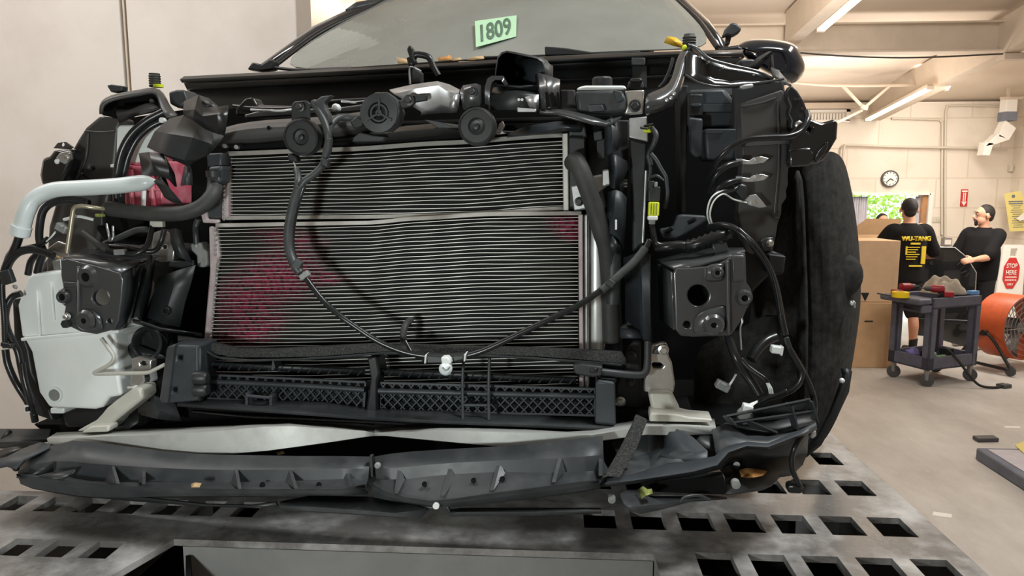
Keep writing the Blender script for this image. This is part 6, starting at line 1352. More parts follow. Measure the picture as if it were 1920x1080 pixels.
gp = pin('connector', 184, 412, -.08, 17, 22, .05, 'plastic', car); pin('seal', 184, 404, -.084, 15, 6, .05, 'leaf_olive', gp)
pl('floor_bracket', [(88, 466), (108, 452), (125, 458), (130, 480), (105, 490)], -.04, .01, 'zinc', car, bevel=.002); pl('floor_bracket', [(97, 490), (114, 486), (116, 508), (100, 506)], -.05, .01, 'raw_steel', car, bevel=.002)
tb('wiring_harness', [(90, 474, -.07), (104, 480, -.08), (114, 484, -.085)], 2, 'leaf_tan')
tb('coupled_pipe', [(156, 436, -.05), (172, 448, -.06), (190, 462, -.07), (204, 470, -.07)], 6, 'rubber'); har([(200, 470, -.08), (222, 474, -.085), (250, 476, -.085), (266, 470, -.08), (278, 456, -.07), (284, 432, -.06), (287, 418, -.05)], 5.5)
tb('wiring_harness', [(206, 462, -.06), (230, 464, -.06), (262, 470, -.06), (290, 470, -.05), (302, 452, -.04), (308, 430, -.04)], 5, 'harness')
pin('tape_wrap', 222, 473, -.095, 22, 11, -.05, 'grey_conn', car); tb('bay_hose', [(196, 458, -.02), (225, 445, -.02), (255, 432, -.02), (275, 430, -.02)], 6, 'harness_grey')
tb('bay_line', [(200, 420, -.03), (204, 440, -.035), (206, 452, -.03), (212, 446, -.03), (212, 424, -.02)], 2.2, 'raw_steel', seg=6)
pin('hose_saddle', 292, 420, -.06, 26, 12, .0, 'cast_alu', car)
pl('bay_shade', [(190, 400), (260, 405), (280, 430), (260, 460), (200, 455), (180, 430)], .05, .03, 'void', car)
# right bundle
h = tb('wiring_harness', [(1330, 426, -.03), (1352, 422, -.06), (1376, 428, -.08), (1398, 445, -.09), (1420, 470, -.09), (1438, 496, -.09), (1452, 530, -.09), (1460, 565, -.09), (1466, 600, -.09), (1472, 628, -.09)], 6.5, 'harness', label='long black harness falling over the right wheel liner')
har([(1384, 428, -.09), (1408, 450, -.1), (1432, 480, -.1), (1448, 512, -.1), (1458, 552, -.1), (1464, 590, -.1)], 3.6)
har([(1288, 462, -.06), (1310, 456, -.07), (1336, 446, -.07), (1352, 442, -.07), (1366, 436, -.06)], 13, 'thick ribbed conduit above the right mount', corr=.0105)
tb('wiring_harness', [(1230, 464, -.05), (1252, 462, -.06), (1274, 460, -.06), (1292, 462, -.06)], 9, 'harness')
har([(1222, 420, -.05), (1226, 440, -.055), (1230, 456, -.06), (1246, 460, -.06), (1270, 456, -.06)], 5.5)
pin('tape_end', 1478, 644, -.1, 10, 24, -.35, 'plastic', h); cwp = pin('connector', 1457, 657, -.11, 19, 14, .1, 'clip_white', h, d=.018); pin('connector_back', 1467, 659, -.112, 4, 18, .1, 'clip_white', h, d=.02)
tb('wiring_harness', [(1474, 644, -.09), (1486, 664, -.09), (1498, 686, -.09), (1504, 700, -.09), (1498, 718, -.09), (1482, 732, -.09), (1460, 741, -.09), (1440, 746, -.09), (1420, 752, -.09)], 6, 'harness')
har([(1476, 732, -.1), (1456, 741, -.1), (1436, 748, -.1), (1424, 756, -.1)], 5)
har([(1490, 670, -.085), (1504, 694, -.085), (1515, 716, -.085), (1524, 740, -.085), (1527, 762, -.085), (1524, 790, -.08), (1514, 815, -.07), (1500, 832, -.06)], 6)
h2 = har([(1506, 815, -.17), (1492, 836, -.19), (1485, 858, -.19), (1486, 880, -.19), (1494, 900, -.18), (1502, 916, -.17)], 5.5, 'black cable with a plug hanging onto the deck at the right corner')
pl('plug', [(1476, 920), (1478, 910), (1490, 907), (1500, 912), (1508, 920), (1502, 927), (1480, 926)], -.18, .02, 'plastic_gloss', h2, bevel=.004); pin('plug_mark', 1484, 913, -.182, 6, 2, .0, 'clip_white', h2, d=.003)
tb('wiring_harness', [(1366, 630, -.05), (1372, 650, -.06), (1382, 674, -.07), (1398, 700, -.07), (1412, 720, -.075), (1424, 740, -.08)], 8.5, 'harness', label='black wiring hanging below the right mount')
har([(1388, 672, -.07), (1402, 688, -.075), (1418, 700, -.08), (1434, 712, -.085), (1440, 724, -.085)], 5.5)
for k in range(3): tb('bare_wire', [(1437 + 2 * k, 718, -.09), (1441 + 3 * k, 728, -.092), (1443 + 3 * k, 738, -.09)], 1.4, 'clip_white', h, seg=6)
tb('wiring_harness', [(1454, 632, -.03), (1436, 640, -.04), (1420, 656, -.05), (1408, 674, -.06)], 10, 'harness')
cg = pin('connector', 1356, 726, -.07, 26, 15, .45, 'grey_conn', h, d=.02); pin('latch', 1358, 722, -.076, 13, 6, .45, 'grey_conn', h)
for k in range(2): tb('bare_wire', [(1368, 720 + 3 * k, -.07), (1374, 712 + 2 * k, -.07), (1379 + 2 * k, 702, -.065)], 1.4, 'clip_white', h, seg=6)
cl_ = empty('lamp_socket', C(1398, 790, R1) - cb, None, None); cl_.parent = car; cl_['label'] = 'pale grey socket on the right corner bracket'
cyl('socket_body', 1397, 778, -.13, [(15, -.014), (16, .0), (14, .006), (8, .012), (.1, .013)], 'grey_conn', cl_, axis=UP * .6 - NB, seg=18)
pin('socket_cap', 1403, 768, -.14, 18, 14, .2, 'clip_white', cl_, d=.02)
for k in range(3): tb('bare_wire', [(1400 + 4 * k, 764, -.135), (1406 + 4 * k, 758, -.13), (1420, 752 + k, -.11)], 1.4, 'clip_white', cl_, seg=6)
pl('corner_reflector', [(1520, 812), (1530, 806), (1532, 818), (1524, 824), (1518, 820)], -.14, .01, 'raw_steel', car, bevel=.003)
# lime plug beside the upright
lpg = empty('lime_connector', C(1225, 420, -.05) - cb, None, None); lpg.parent = car; lpg['label'] = 'lime yellow plug beside the dark upright'
pin('plug_body', 1226, 392, -.06, 20, 26, .02, 'hi_vis', lpg, d=.022); pin('plug_collar', 1224, 409, -.062, 19, 8, .02, 'clip_white', lpg, d=.024); pin('plug_neck', 1223, 416, -.058, 12, 10, .02, 'grey_conn', lpg, d=.018)
pin('plug_socket', 1227, 364, -.055, 22, 28, .0, 'plastic', lpg, d=.03); pin('plug_latch', 1230, 346, -.06, 6, 10, .0, 'grey_conn', lpg); pin('socket_top', 1221, 348, -.05, 12, 18, .0, 'plastic', lpg, d=.03)
for k in range(3): pin('plug_groove', 1221 + 5 * k, 392, -.0615, 1.5, 22, .02, 'leaf_olive', lpg, d=.002)
har([(1222, 420, -.05), (1224, 435, -.05), (1226, 450, -.05), (1230, 464, -.05)], 5)
tc = empty('lime_clip', C(1212, 250, -.03) - cb, None, None); tc.parent = car; tc['label'] = 'lime clip with black wings on the silver upright'
pin('clip_body', 1214, 242, -.02, 15, 12, .1, 'hi_vis', tc); pin('clip_wing', 1208, 240, -.03, 16, 4, .15, 'plastic', tc); pin('clip_wing', 1216, 234, -.03, 18, 4, -.2, 'plastic', tc)
tb('guide_strap', [(1222, 240, -.02), (1230, 252, -.03), (1226, 270, -.03), (1216, 290, -.02), (1220, 310, -.02)], 5, 'plastic_dusty', label='grey forked strap hanging from the lime clip')
tb('guide_strap', [(1220, 288, -.03), (1230, 300, -.03), (1240, 318, -.03), (1248, 332, -.03), (1250, 350, -.03), (1251, 366, -.03), (1246, 390, -.02)], 4, 'plastic_dusty'); tb('guide_strap', [(1218, 290, -.02), (1219, 320, -.02), (1215, 345, -.02)], 3.5, 'plastic_dusty')
tb('guide_strap', [(1216, 334, -.02), (1232, 330, -.02), (1244, 340, -.02)], 3, 'plastic_dusty')
# ---- lot number sign on the windscreen glass
sA, sB = C(893, 93, 1.10), C(967, 68, 1.13)
def onglass(x, y): return C(x, y, 1.20 - (y - 30) / 75 * .24)
a, b, c, d = (onglass(893, 96), onglass(968, 76), onglass(969, 36), onglass(891, 47))
nrm = (b - a).cross(d - a).normalized()
if nrm.y > 0: nrm = -nrm
sgn = empty('number_sign', a + nrm * .012, 'green paper with the number 1809 behind the lower windscreen', 'sign')
off = nrm * .014
mk('paper', *hexa([q + off for q in (a, b, c, d)] + [q + off - nrm * .0006 for q in (a, b, c, d)]), 'sticker', sgn, smooth=0)
add_text('number', '1809', (a + b + c + d) / 4 + off + nrm * .0012, (b - a), (d - a), (d - a).length * .66, 'sticker_ink', sgn, width=(b - a).length * .78)
# ---- dry leaves
def leaf(pts, label, m, v=None, group='dry leaves', curl=.006):
    w = pp(pts, v); ctr = sum(w, Vector()) / len(w)
    vv = w + [ctr - NB * curl]; n = len(w)
    o = mk('dry_leaf', vv, [(i, (i + 1) % n, n) for i in range(n)], m, None, solid=.0015, smooth=20)
    return tag(o, label, 'leaf', group)
leaf([(744, 107, .90), (752, 109, .88), (770, 113, .88), (766, 119, .87), (746, 119, .87)], 'tan dry leaf on the cowl left of the bent black catch', 'leaf_tan')
leaf([(820, 108, .89), (838, 106, .87), (842, 103, .87), (848, 107, .87), (846, 113, .86), (822, 114, .86)], 'tan dry leaf on the cowl right of the bent black catch', 'leaf_orange')
leaf([(848, 110, .88), (864, 108, .87), (866, 112, .86), (850, 114, .86)], 'small pale dry leaf between two others on the cowl', 'leaf_tan')
leaf([(876, 112, .87), (884, 107, .86), (906, 105, .86), (908, 110, .85), (890, 113, .85)], 'tan dry leaf on the cowl just left of the intake scoop', 'leaf_tan')
leaf([(1245, 80, .60), (1252, 68, .58), (1268, 71, .57), (1282, 82, .57), (1278, 90, .57), (1262, 86, .57)], 'bright yellow leaf on the cowl beside the right fender rail', 'leaf_yellow', curl=.012)
leaf([(358, 908, VV - .03), (366, 905, VV - .035), (378, 906, VV - .035), (374, 914, VV - .04), (360, 914, VV - .04)], 'small tan leaf lying in the left bumper valance', 'leaf_tan')
leaf([(1386, 882, R1 + .05), (1400, 878, R1 + .04), (1420, 880, R1 + .04), (1438, 884, R1 + .05), (1430, 892, R1 + .03), (1400, 896, R1 + .03), (1390, 894, R1 + .03)], 'brown dry leaf caught under the right bumper corner', 'leaf_orange', curl=.02)
leaf([(1196, 918, R1 - .03), (1206, 912, R1 - .04), (1214, 918, R1 - .04), (1222, 917, R1 - .04), (1224, 926, R1 - .05), (1208, 924, R1 - .05), (1204, 936, R1 - .05)], 'olive crumpled leaf below the loose foam strip', 'leaf_olive', curl=.015)
leaf([(518, 848, -.12), (530, 845, -.13), (534, 850, -.13), (522, 853, -.13)], 'tiny tan leaf behind the bumper valance under the beam', 'leaf_tan')

# ================================================================ the workshop behind
# utility cart
N0 = Z(1737, 727, 0); NX, NY = N0.x, N0.y
a_ = math.radians(25); u = Vector((math.cos(a_), math.sin(a_), 0)); w = Vector((-math.sin(a_), math.cos(a_), 0))
CL, CW = .65, .45
N = Vector((NX, NY, 0))
cart = empty('utility_cart', N + u * CL / 2 + w * CW / 2, 'blue-grey plastic utility cart loaded with tools and rags', 'cart')
ob = lambda du, dw, z0, lu, lw, lz: obox(N + u * du + w * dw + UP * z0, u * lu, w * lw, UP * lz)
def shelf(name, z, hgt):
    mb = MB()
    mb.add(*ob(0, 0, z, CL, CW, .02))
    for q in ((0, 0, CL, .03), (0, CW - .03, CL, .03), (0, 0, .03, CW), (CL - .03, 0, .03, CW)): mb.add(*ob(q[0], q[1], z, q[2], q[3], hgt))
    return mb.out(name, 'cart_plastic', cart, bevel=.004)
zt = .745
shelf('top_tray', zt, .10); shelf('bottom_tray', .16, .12)
for du, dw in ((0, 0), (CL - .075, 0), (0, CW - .075), (CL - .075, CW - .075)):
    po_ = MB().add(*ob(du, dw, .16, .022, .075, zt - .16)).add(*ob(du, dw, .16, .075, .022, zt - .16)).add(*ob(du + .053, dw + .053, .16, .022, .022, zt - .16))
    po_.out('post', 'cart_plastic', cart, bevel=.004)
    c = N + u * (du + .0375) + w * (dw + .0375)
    cs = mk('caster_fork', *obox(c - u * .02 - w * .02 + UP * .06, u * .04, w * .04, UP * .10), 'grille_wire', cart, bevel=.004)
    mk('caster_wheel', *lathe_geo(c + UP * .062 - Vector((0, .014, 0)), Vector((.35, 1, 0)), [(.04, 0), (.062, .004), (.062, .026), (.04, .03)], 24), 'caster', cs)
hd = N + w * .04 - u * .0
mk('handle', *obox(N - u * .17 + UP * (zt + .045), u * .17, w * CW, UP * .055), 'cart_plastic', cart, bevel=.02, seg=3)
mk('handle_lip', *obox(N - u * .12 + UP * (zt - .03), u * .12, w * .03, UP * .07), 'cart_plastic', cart, bevel=.01)
mk('brace_bar', *bar(N + UP * .70 + u * .02 + w * -.01, N + w * CW + UP * .70 + u * .02, .02), 'cart_plastic', cart)
ZT = zt + .10
tp = N + u * .03 + w * .02
at = lambda du, dw, z: N + u * du + w * dw + UP * z
# on top
q = P(1686, 556, 1); 
tape = empty('tape_roll', at(.02, .20, zt + .02), 'yellow tape roll on the top of the cart', 'tape')
tpos = Z(1688, 557, ZT + .002); tape.location = tpos
mk('roll', *lathe_geo(tpos, UP, [(.038, 0), (.075, 0), (.075, .05), (.038, .05), (.038, .0)], 28), 'tape_yellow', tape)
mk('tape_core', *lathe_geo(tpos, UP, [(.034, 0), (.038, 0), (.038, .048), (.034, .048), (.034, 0)], 28), 'card', tape)
def drill(at_, ang, label):
    d = empty('cordless_drill', at_, label, 'drill'); c, s = math.cos(ang), math.sin(ang); r = Vector((c, s, 0)); f_ = Vector((-s, c, 0))
    mk('motor_housing', *lathe_geo(at_ + UP * .075 - r * .08, r, [(.02, 0), (.036, .01), (.036, .10), (.028, .12), (.026, .125)], 18), 'drill_red', d)
    mk('chuck', *lathe_geo(at_ + UP * .075 + r * .045, r, [(.026, 0), (.024, .03), (.012, .05), (.004, .05), (.004, .09)], 18), 'caster', d)
    mk('grip', *bar(at_ + UP * .06 - r * .03, at_ + UP * .02 - r * .09, .034, .05), 'ink', d, bevel=.008)
    mk('battery_pack', *obox(at_ - r * .16 - f_ * .035, r * .09, f_ * .07, UP * .05), 'drill_red', d, bevel=.008)
    return d
drill(at(.02, .30, ZT + .002), .3, 'red and black cordless drill tipped up behind the yellow tape'); drill(at(.14, .10, ZT + .002), 3.0, 'red and black cordless drill lying right of the yellow tape')
tag(tubew('pry_bar', [Z(1645, 552, ZT + .0) + UP * .01, Z(1664, 555, ZT) + UP * .008, Z(1672, 556, ZT) + UP * .008], .007, 'caster'), 'thin dark rod lying at the handle end of the cart', 'tool')
# crumpled rag
rgb_ = []
cR = at(.41, .21, ZT + .003); nU, nW = 34, 20; rv = []; rf = []; rr_ = random.Random(5)
for j in range(nW + 1):
    for i in range(nU + 1):
        s, t = i / nU, j / nW
        e = max(0, 1 - (2 * s - 1) ** 4) * max(0, 1 - (2 * t - 1) ** 4)
        hgt = (.095 * math.exp(-((s - .25) * 3.2) ** 2) + .065 * math.exp(-((s - .68) * 3) ** 2) + .03) * e
        hgt += e * (.020 * math.sin(11 * s + 7 * t) + .016 * math.sin(19 * s - 15 * t) + .010 * math.sin(29 * t + 9 * s)) + .004
        rv.append(cR + u * ((s - .5) * .35) + w * ((t - .5) * .26 + .03 * math.sin(7 * s)) + UP * max(.003, hgt))
for j in range(nW):
    for i in range(nU): k = j * (nU + 1) + i; rf.append((k, k + 1, k + nU + 2, k + nU + 1))
tag(mk('shop_rag', rv, rf, 'grey_rag', solid=.004, off=1, sub=1, smooth=80), 'crumpled grey rag heaped on the right half of the cart top', 'rag')
bl = at(.615, .04, ZT + .002)
tag(mk('small_box', *obox(bl - u * .05, u * .10, w * .06, UP * .035), 'blue_box', bevel=.003), 'small pale blue box at the right end of the cart top', 'box')
# in the lower tray
zl = .185
def lump(name, base, rx, ry, rz, m, label, cat, seed):
    rr = random.Random(seed); bm = bmesh.new(); bmesh.ops.create_icosphere(bm, subdivisions=3, radius=1)
    ph = [rr.uniform(0, 6) for _ in range(6)]
    for vv in bm.verts:
        c = vv.co.copy(); k = 1 + .16 * math.sin(4 * c.x + ph[0]) * math.sin(5 * c.y + ph[1]) + .12 * math.sin(7 * c.z + ph[2] + 3 * c.x)
        vv.co = Vector((base.x + c.x * rx * k, base.y + c.y * ry * k, base.z + rz * .9 + max(c.z, -.9) * rz * (k if c.z > 0 else 1)))
    return tag(mk(name, None, None, m, None, bm_done=bm, smooth=60), label, cat)
lump('work_glove', at(.17, .32, zl + .012), .07, .045, .055, 'purple', 'crumpled lilac glove in the lower tray of the cart', 'glove', 2)
tag(mk('tool_case', *obox(at(.085, .10, zl), u * .08, w * .07, UP * .13), 'ink', bevel=.01), 'black case in the lower tray beside the lilac glove', 'case')
bt = empty('spray_bottle', at(.22, .10, zl), 'green bottle lying in the lower tray of the cart', 'bottle')
mk('bottle_body', *lathe_geo(at(.20, .10, zl + .045), u, [(.02, 0), (.043, .006), (.043, .13), (.02, .16)], 20), 'green_glass', bt); mk('bottle_cap', *lathe_geo(at(.20, .10, zl + .045) + u * .16, u, [(.02, 0), (.02, .03)], 14), 'white_sign', bt)
lump('plastic_bag', at(.30, .22, zl + .008), .05, .045, .045, 'milky', 'pale plastic bag in the lower tray beside the green bottle', 'bag', 8)
tag(mk('tool_case', *obox(at(.40, .12, zl), u * .09, w * .10, UP * .13), 'ink', bevel=.008), 'black case in the right end of the lower tray', 'case')
lump('dark_rag', at(.55, .22, zl + .008), .04, .05, .04, 'shirt_faded', 'dark rag at the far right of the lower tray', 'rag', 4)
cbp = [at(.20, .16, zl + .12), at(.27, .05, zl + .16), at(.33, -.04, .25), at(.38, -.13, .12), at(.44, -.20, .03), at(.55, -.26, .014), at(.66, -.26, .014)]
ec = empty('power_cable', at(.66, -.26, 0), 'black power cable hanging from the cart to a plug on the floor', 'cable')
tubew('cord', cbp, .012, 'ink', ec); mk('plug', *obox(at(.64, -.30, 0), u * .10, w * .05, UP * .035), 'caster', ec, bevel=.006); mk('plug', *obox(at(.67, -.22, 0), u * .09, w * .03, UP * .025), 'caster', ec, bevel=.006)

# cardboard boxes
yb1 = 7.8
bx0, bx1 = P(1560, 600, yb1).x, P(1679, 600, yb1).x
bz = P(1640, 452, yb1).z
zb_ = P(1640, 567, yb1).z
b_lo = empty('cardboard_box', ((bx0 + bx1) / 2, yb1 + .25, 0), 'lower tan cardboard box standing on the floor beside the cart', 'box', None)
mk('carton', *obox((bx0 - .05, yb1 - .02, 0), Vector((bx1 - bx0 + .04, 0, 0)), Vector((0, .46, 0)), UP * zb_), 'card_dark', b_lo, bevel=.006)
mk('hand_slot', *bar(P(1621, 602.5, yb1 - .022), P(1637, 602.5, yb1 - .022), .002, .014), 'ink', b_lo)
b_up = empty('cardboard_box', ((bx0 + bx1) / 2, yb1 + .25, zb_), 'tall tan cardboard box standing on the lower one, its peaked top closed', 'box', None)
mk('carton', *obox((bx0, yb1, zb_ + .004), Vector((bx1 - bx0, 0, 0)), Vector((-.06, .44, 0)), UP * (bz - zb_)), 'card', b_up, bevel=.006)
mk('label_mark', *hexa([P(x, y, yb1 - .004) for x, y in ((1614, 549), (1630, 549), (1626, 558), (1622, 565))] + [P(x, y, yb1 + .0) for x, y in ((1614, 549), (1630, 549), (1626, 558), (1622, 565))]), 'ink', b_up)
yo = 9.5
ox0, ox1, oz = P(1585, 420, yo).x, P(1705, 420, yo).x, P(1640, 440, yo).z
opn = empty('open_box', ((ox0 + ox1) / 2, yo + .3, 0), 'big open cardboard box with raised flaps behind the man in the printed shirt', 'box')
mk('carton', *obox((ox0, yo, 0), Vector((ox1 - ox0, 0, 0)), Vector((0, .36, 0)), UP * oz), 'card_dark', opn)
mk('flap', *hexa([Vector((ox0, yo, oz)), Vector((ox1 - .1, yo, oz)), P(1690, 410, yo - .1), P(1625, 410, yo - .1)] + [Vector((ox0, yo + .006, oz)), Vector((ox1 - .1, yo + .006, oz)), P(1690, 410, yo - .094), P(1625, 410, yo - .094)]), 'card_dark', opn)
mk('flap', *hexa([Vector((ox1, yo, oz)), Vector((ox1, yo + .34, oz)), Vector((ox1 + .30, yo + .34, oz + .13)), Vector((ox1 + .26, yo, oz + .11))] + [q + UP * .006 for q in (Vector((ox1, yo, oz)), Vector((ox1, yo + .34, oz)), Vector((ox1 + .30, yo + .34, oz + .13)), Vector((ox1 + .26, yo, oz + .11)))]), 'card', opn)

# ---------------------------------------------------------------- people
def ring_loft(rings, seg=18):
    """rings: centre, axis1*radius, axis2*radius"""
    v = []; f = []
    for c, a, b in rings:
        for k in range(seg):
            t = 2 * math.pi * k / seg; v.append(Vector(c) + Vector(a) * math.cos(t) + Vector(b) * math.sin(t))
    for i in range(len(rings) - 1):
        for k in range(seg):
            k2 = (k + 1) % seg; f.append((i * seg + k, i * seg + k2, (i + 1) * seg + k2, (i + 1) * seg + k))
    f.append(tuple(reversed(range(seg)))); f.append(tuple((len(rings) - 1) * seg + k for k in range(seg)))
    return v, f
def limb(pts, rs, n=6):
    path = smooth_path(pts, n); k = []
    m_ = len(rs) - 1
    for i in range(len(path)):
        t = i / (len(path) - 1) * m_; j = min(int(t), m_ - 1); k.append(rs[j] + (rs[j + 1] - rs[j]) * (t - j))
    # round ends
    d0 = (path[0] - path[1]).normalized(); d1 = (path[-1] - path[-2]).normalized()
    pre = [path[0] + d0 * k[0] * q for q in (.95, .7)]; post = [path[-1] + d1 * k[-1] * q for q in (.7, .95)]
    return tube_geo(pre + path + post, 0, 14, [k[0] * .3, k[0] * .72] + k + [k[-1] * .72, k[-1] * .3])
def ball(c, rx, ry, rz, seg=18, rings=10, fx=Vector((1, 0, 0)), fy=Vector((0, 1, 0)), fz=UP):
    R = []
    for i in range(rings + 1):
        a = -math.pi / 2 + math.pi * i / rings; q = max(.02, math.cos(a)); R.append((Vector(c) + fz * (rz * math.sin(a)), fx * rx * q, fy * ry * q))
    return ring_loft(R, seg)
def remesh(o, vox, sm=4):
    r = o.modifiers.new('r', 'REMESH'); r.mode = 'VOXEL'; r.voxel_size = vox; r.use_smooth_shade = True
    s = o.modifiers.new('s', 'SMOOTH'); s.iterations = sm; s.factor = .5
    return o
def person(x, y, heading, hgt, label, arms, shorts=False, hair_top='hair', beard=False, look=0.0, shirt_m='shirt', stance=.10, belly=1.0):
    """arms: for each side the elbow, wrist and finger direction in the body's own frame (x right, y ahead, z up)"""
    k = hgt / 1.75; c, s = math.cos(heading), math.sin(heading)
    fx = Vector((s, -c, 0)); fy = Vector((c, s, 0))      # right, ahead
    base = Vector((x, y, 0))
    T = lambda q: base + (fx * q[0] + fy * q[1] + UP * q[2]) * k
    D = lambda q: fx * q[0] + fy * q[1] + UP * q[2]
    root = empty('person', base, label, 'person')
    B = MB()
    tor = [(.88, .13, .10, 0), (.94, .168, .125, 0), (1.05, .158 * belly, .122 * belly, .005), (1.18, .168 * belly, .128 * belly, .008), (1.30, .182, .125, .004), (1.39, .180, .108, 0), (1.44, .135, .085, -.006), (1.475, .08, .068, -.008), (1.50, .06, .06, 0), (1.60, .057, .062, .012)]
    B.add(*ring_loft([(T((0, yo, z)), fx * rx * k, fy * ry * k) for z, rx, ry, yo in tor], 22))
    hc, hs = math.cos(look), math.sin(look); hx = fx * hc + fy * hs; hy = fy * hc - fx * hs
    hd = T((0, .02, 1.642)); HD = lambda a, b, z: hd + (hx * a + hy * b + UP * z) * (k * 1.1)
    B.add(*ball(HD(0, -.008, .018), .081 * k, .098 * k, .096 * k, fx=hx, fy=hy)); B.add(*ball(HD(0, .022, -.055), .064 * k, .066 * k, .070 * k, fx=hx, fy=hy)); B.add(*ball(HD(0, .062, -.098), .026 * k, .022 * k, .022 * k, fx=hx, fy=hy))
    B.add(*limb([HD(0, .088, .012), HD(0, .108, -.022), HD(0, .104, -.034)], [.009 * k, .014 * k, .015 * k])); B.add(*ball(HD(0, .086, -.062), .022 * k, .012 * k, .010 * k, fx=hx, fy=hy, seg=12))
    B.add(*ball(HD(0, .082, .03), .05 * k, .016 * k, .012 * k, fx=hx, fy=hy, seg=12))
    for q in (-1, 1): B.add(*ball(HD(q * .082, -.005, -.012), .011 * k, .02 * k, .032 * k, fx=hx, fy=hy, seg=12))
    legs = []
    for q in (-1, 1):
        hip, kn, an = (q * .085, 0, .90), (q * stance, .025, .49), (q * (stance + .01), -.015, .09)
        L = [T(hip), T(((hip[0] + kn[0]) / 2, .02, .70)), T(kn), T((kn[0], -.02, .34)), T(an)]; legs.append(L)
        B.add(*limb(L, [.088 * k, .076 * k, .056 * k, .055 * k, .036 * k])); B.add(*limb([T((an[0], -.04, .05)), T((an[0], .06, .045)), T((an[0] + q * .02, .17, .03))], [.038 * k, .04 * k, .028 * k]))
    slv = []
    for q, (el, wr, fd, pd) in zip((-1, 1), arms):
        sh_ = (q * .185, -.005, 1.405); S_ = T(sh_); E = T(el); Wp = T(wr); fd = D(fd).normalized(); pd = D(pd).normalized()
        B.add(*limb([T((q * .11, -.005, 1.41)), S_, S_.lerp(E, .5), E], [.06 * k, .058 * k, .05 * k, .04 * k])); B.add(*limb([E, E.lerp(Wp, .4), Wp], [.041 * k, .042 * k, .027 * k]))
        slv.append((T((q * .10, -.005, 1.40)), S_, E))
        # hand: palm, four curled fingers, thumb from the side of the palm
        ac = fd.cross(pd).normalized()
        B.add(*ring_loft([(Wp + fd * t * k, ac * a * k, pd * b * k) for t, a, b in ((-.01, .024, .020), (.02, .033, .018), (.06, .042, .016), (.09, .040, .014))], 14))
        for i, (o_, ln) in enumerate(((-.031, .068), (-.010, .078), (.011, .074), (.031, .058))):
            p0 = Wp + (fd * .085 + ac * o_) * k; p1 = p0 + (fd * ln * .5 + pd * .012) * k; p2 = p1 + (fd * ln * .22 + pd * ln * .34) * k; p3 = p2 + (pd * ln * .30 - fd * .006) * k
            B.add(*limb([p0, p1, p2, p3], [.0098 * k, .0095 * k, .009 * k, .0078 * k], 3))
        p0 = Wp + (fd * .03 - ac * .034) * k; B.add(*limb([p0, p0 + (fd * .03 - ac * .026 + pd * .012) * k, p0 + (fd * .058 - ac * .026 + pd * .034) * k], [.013 * k, .0115 * k, .009 * k], 3))
    remesh(B.out('body', 'skin', root, smooth=80), .0075, 5)
    # hair and face
    Hh = MB(); R = []
    for i in range(9):
        a = -.30 + (math.pi / 2 + .30) * i / 8; r_ = max(.02, math.cos(a)); R.append((HD(0, -.016 - .006 * r_, .022 + .096 * math.sin(a)), hx * .086 * k * r_, hy * (.097 * k) * r_))
    Hh.add(*ring_loft(R, 22)); Hh.add(*ball(HD(0, -.055, -.02), .066 * k, .050 * k, .065 * k, fx=hx, fy=hy))
    remesh(Hh.out('hair', hair_top, root, smooth=80), .008, 4)
    for q in (-1, 1):
        mk('eye', *ball(HD(q * .031, .083, .008), .0105 * k, .008 * k, .006 * k, fx=hx, fy=hy, seg=12), 'white_sign', root); mk('iris', *ball(HD(q * .031, .0905, .008), .0055 * k, .003 * k, .0055 * k, fx=hx, fy=hy, seg=10), 'ink', root)
        mk('eyebrow', *bar(HD(q * .014, .098, .034), HD(q * .048, .084, .032), .008, .008), 'hair', root)
    mk('mouth', *bar(HD(-.02, .0985, -.063), HD(.02, .0985, -.063), .005, .004), 'drill_red', root)
    if beard:
        G = MB().add(*ball(HD(0, .076, -.098), .030 * k, .018 * k, .030 * k, fx=hx, fy=hy)).add(*limb([HD(-.030, .083, -.062), HD(0, .100, -.047), HD(.030, .083, -.062)], [.007 * k] * 3)).add(*limb([HD(-.030, .083, -.062), HD(-.030, .074, -.09)], [.006 * k] * 2)).add(*limb([HD(.030, .083, -.062), HD(.030, .074, -.09)], [.006 * k] * 2))
        remesh(G.out('goatee', 'hair', root, smooth=80), .005, 2)
    # clothes
    G = MB(); e = .020
    st = [(.84, .188, .148, 0), (.86, .19, .15, 0), (1.02, .182 * belly, .148 * belly, .004), (1.18, .188 * belly, .150 * belly, .008), (1.30, .200, .147, .004), (1.39, .198, .130, 0), (1.44, .150, .105, -.006), (1.475, .092, .086, -.008), (1.492, .074, .074, -.004)]
    G.add(*ring_loft([(T((0, yo, z)), fx * rx * k, fy * ry * k) for z, rx, ry, yo in st], 24))
    for a0, S_, E in slv:
        G.add(*limb([a0, S_, S_.lerp(E, .5), S_.lerp(E, .86)], [.075 * k, .078 * k, .074 * k, .078 * k]))
    remesh(G.out('shirt', shirt_m, root, smooth=80), .012, 5)
    G = MB(); G.add(*ring_loft([(T((0, 0, z)), fx * rx * k, fy * ry * k) for z, rx, ry in ((.80, .16, .13), (.88, .178, .138), (.98, .172, .132))], 22))
    for L in legs:
        G.add(*limb(L[:3] if shorts else L, [.105 * k, .10 * k, .092 * k] if shorts else [.104 * k, .092 * k, .078 * k, .074 * k, .066 * k]))
    remesh(G.out('shorts' if shorts else 'trousers', 'shirt_faded', root, smooth=80), .012, 5)
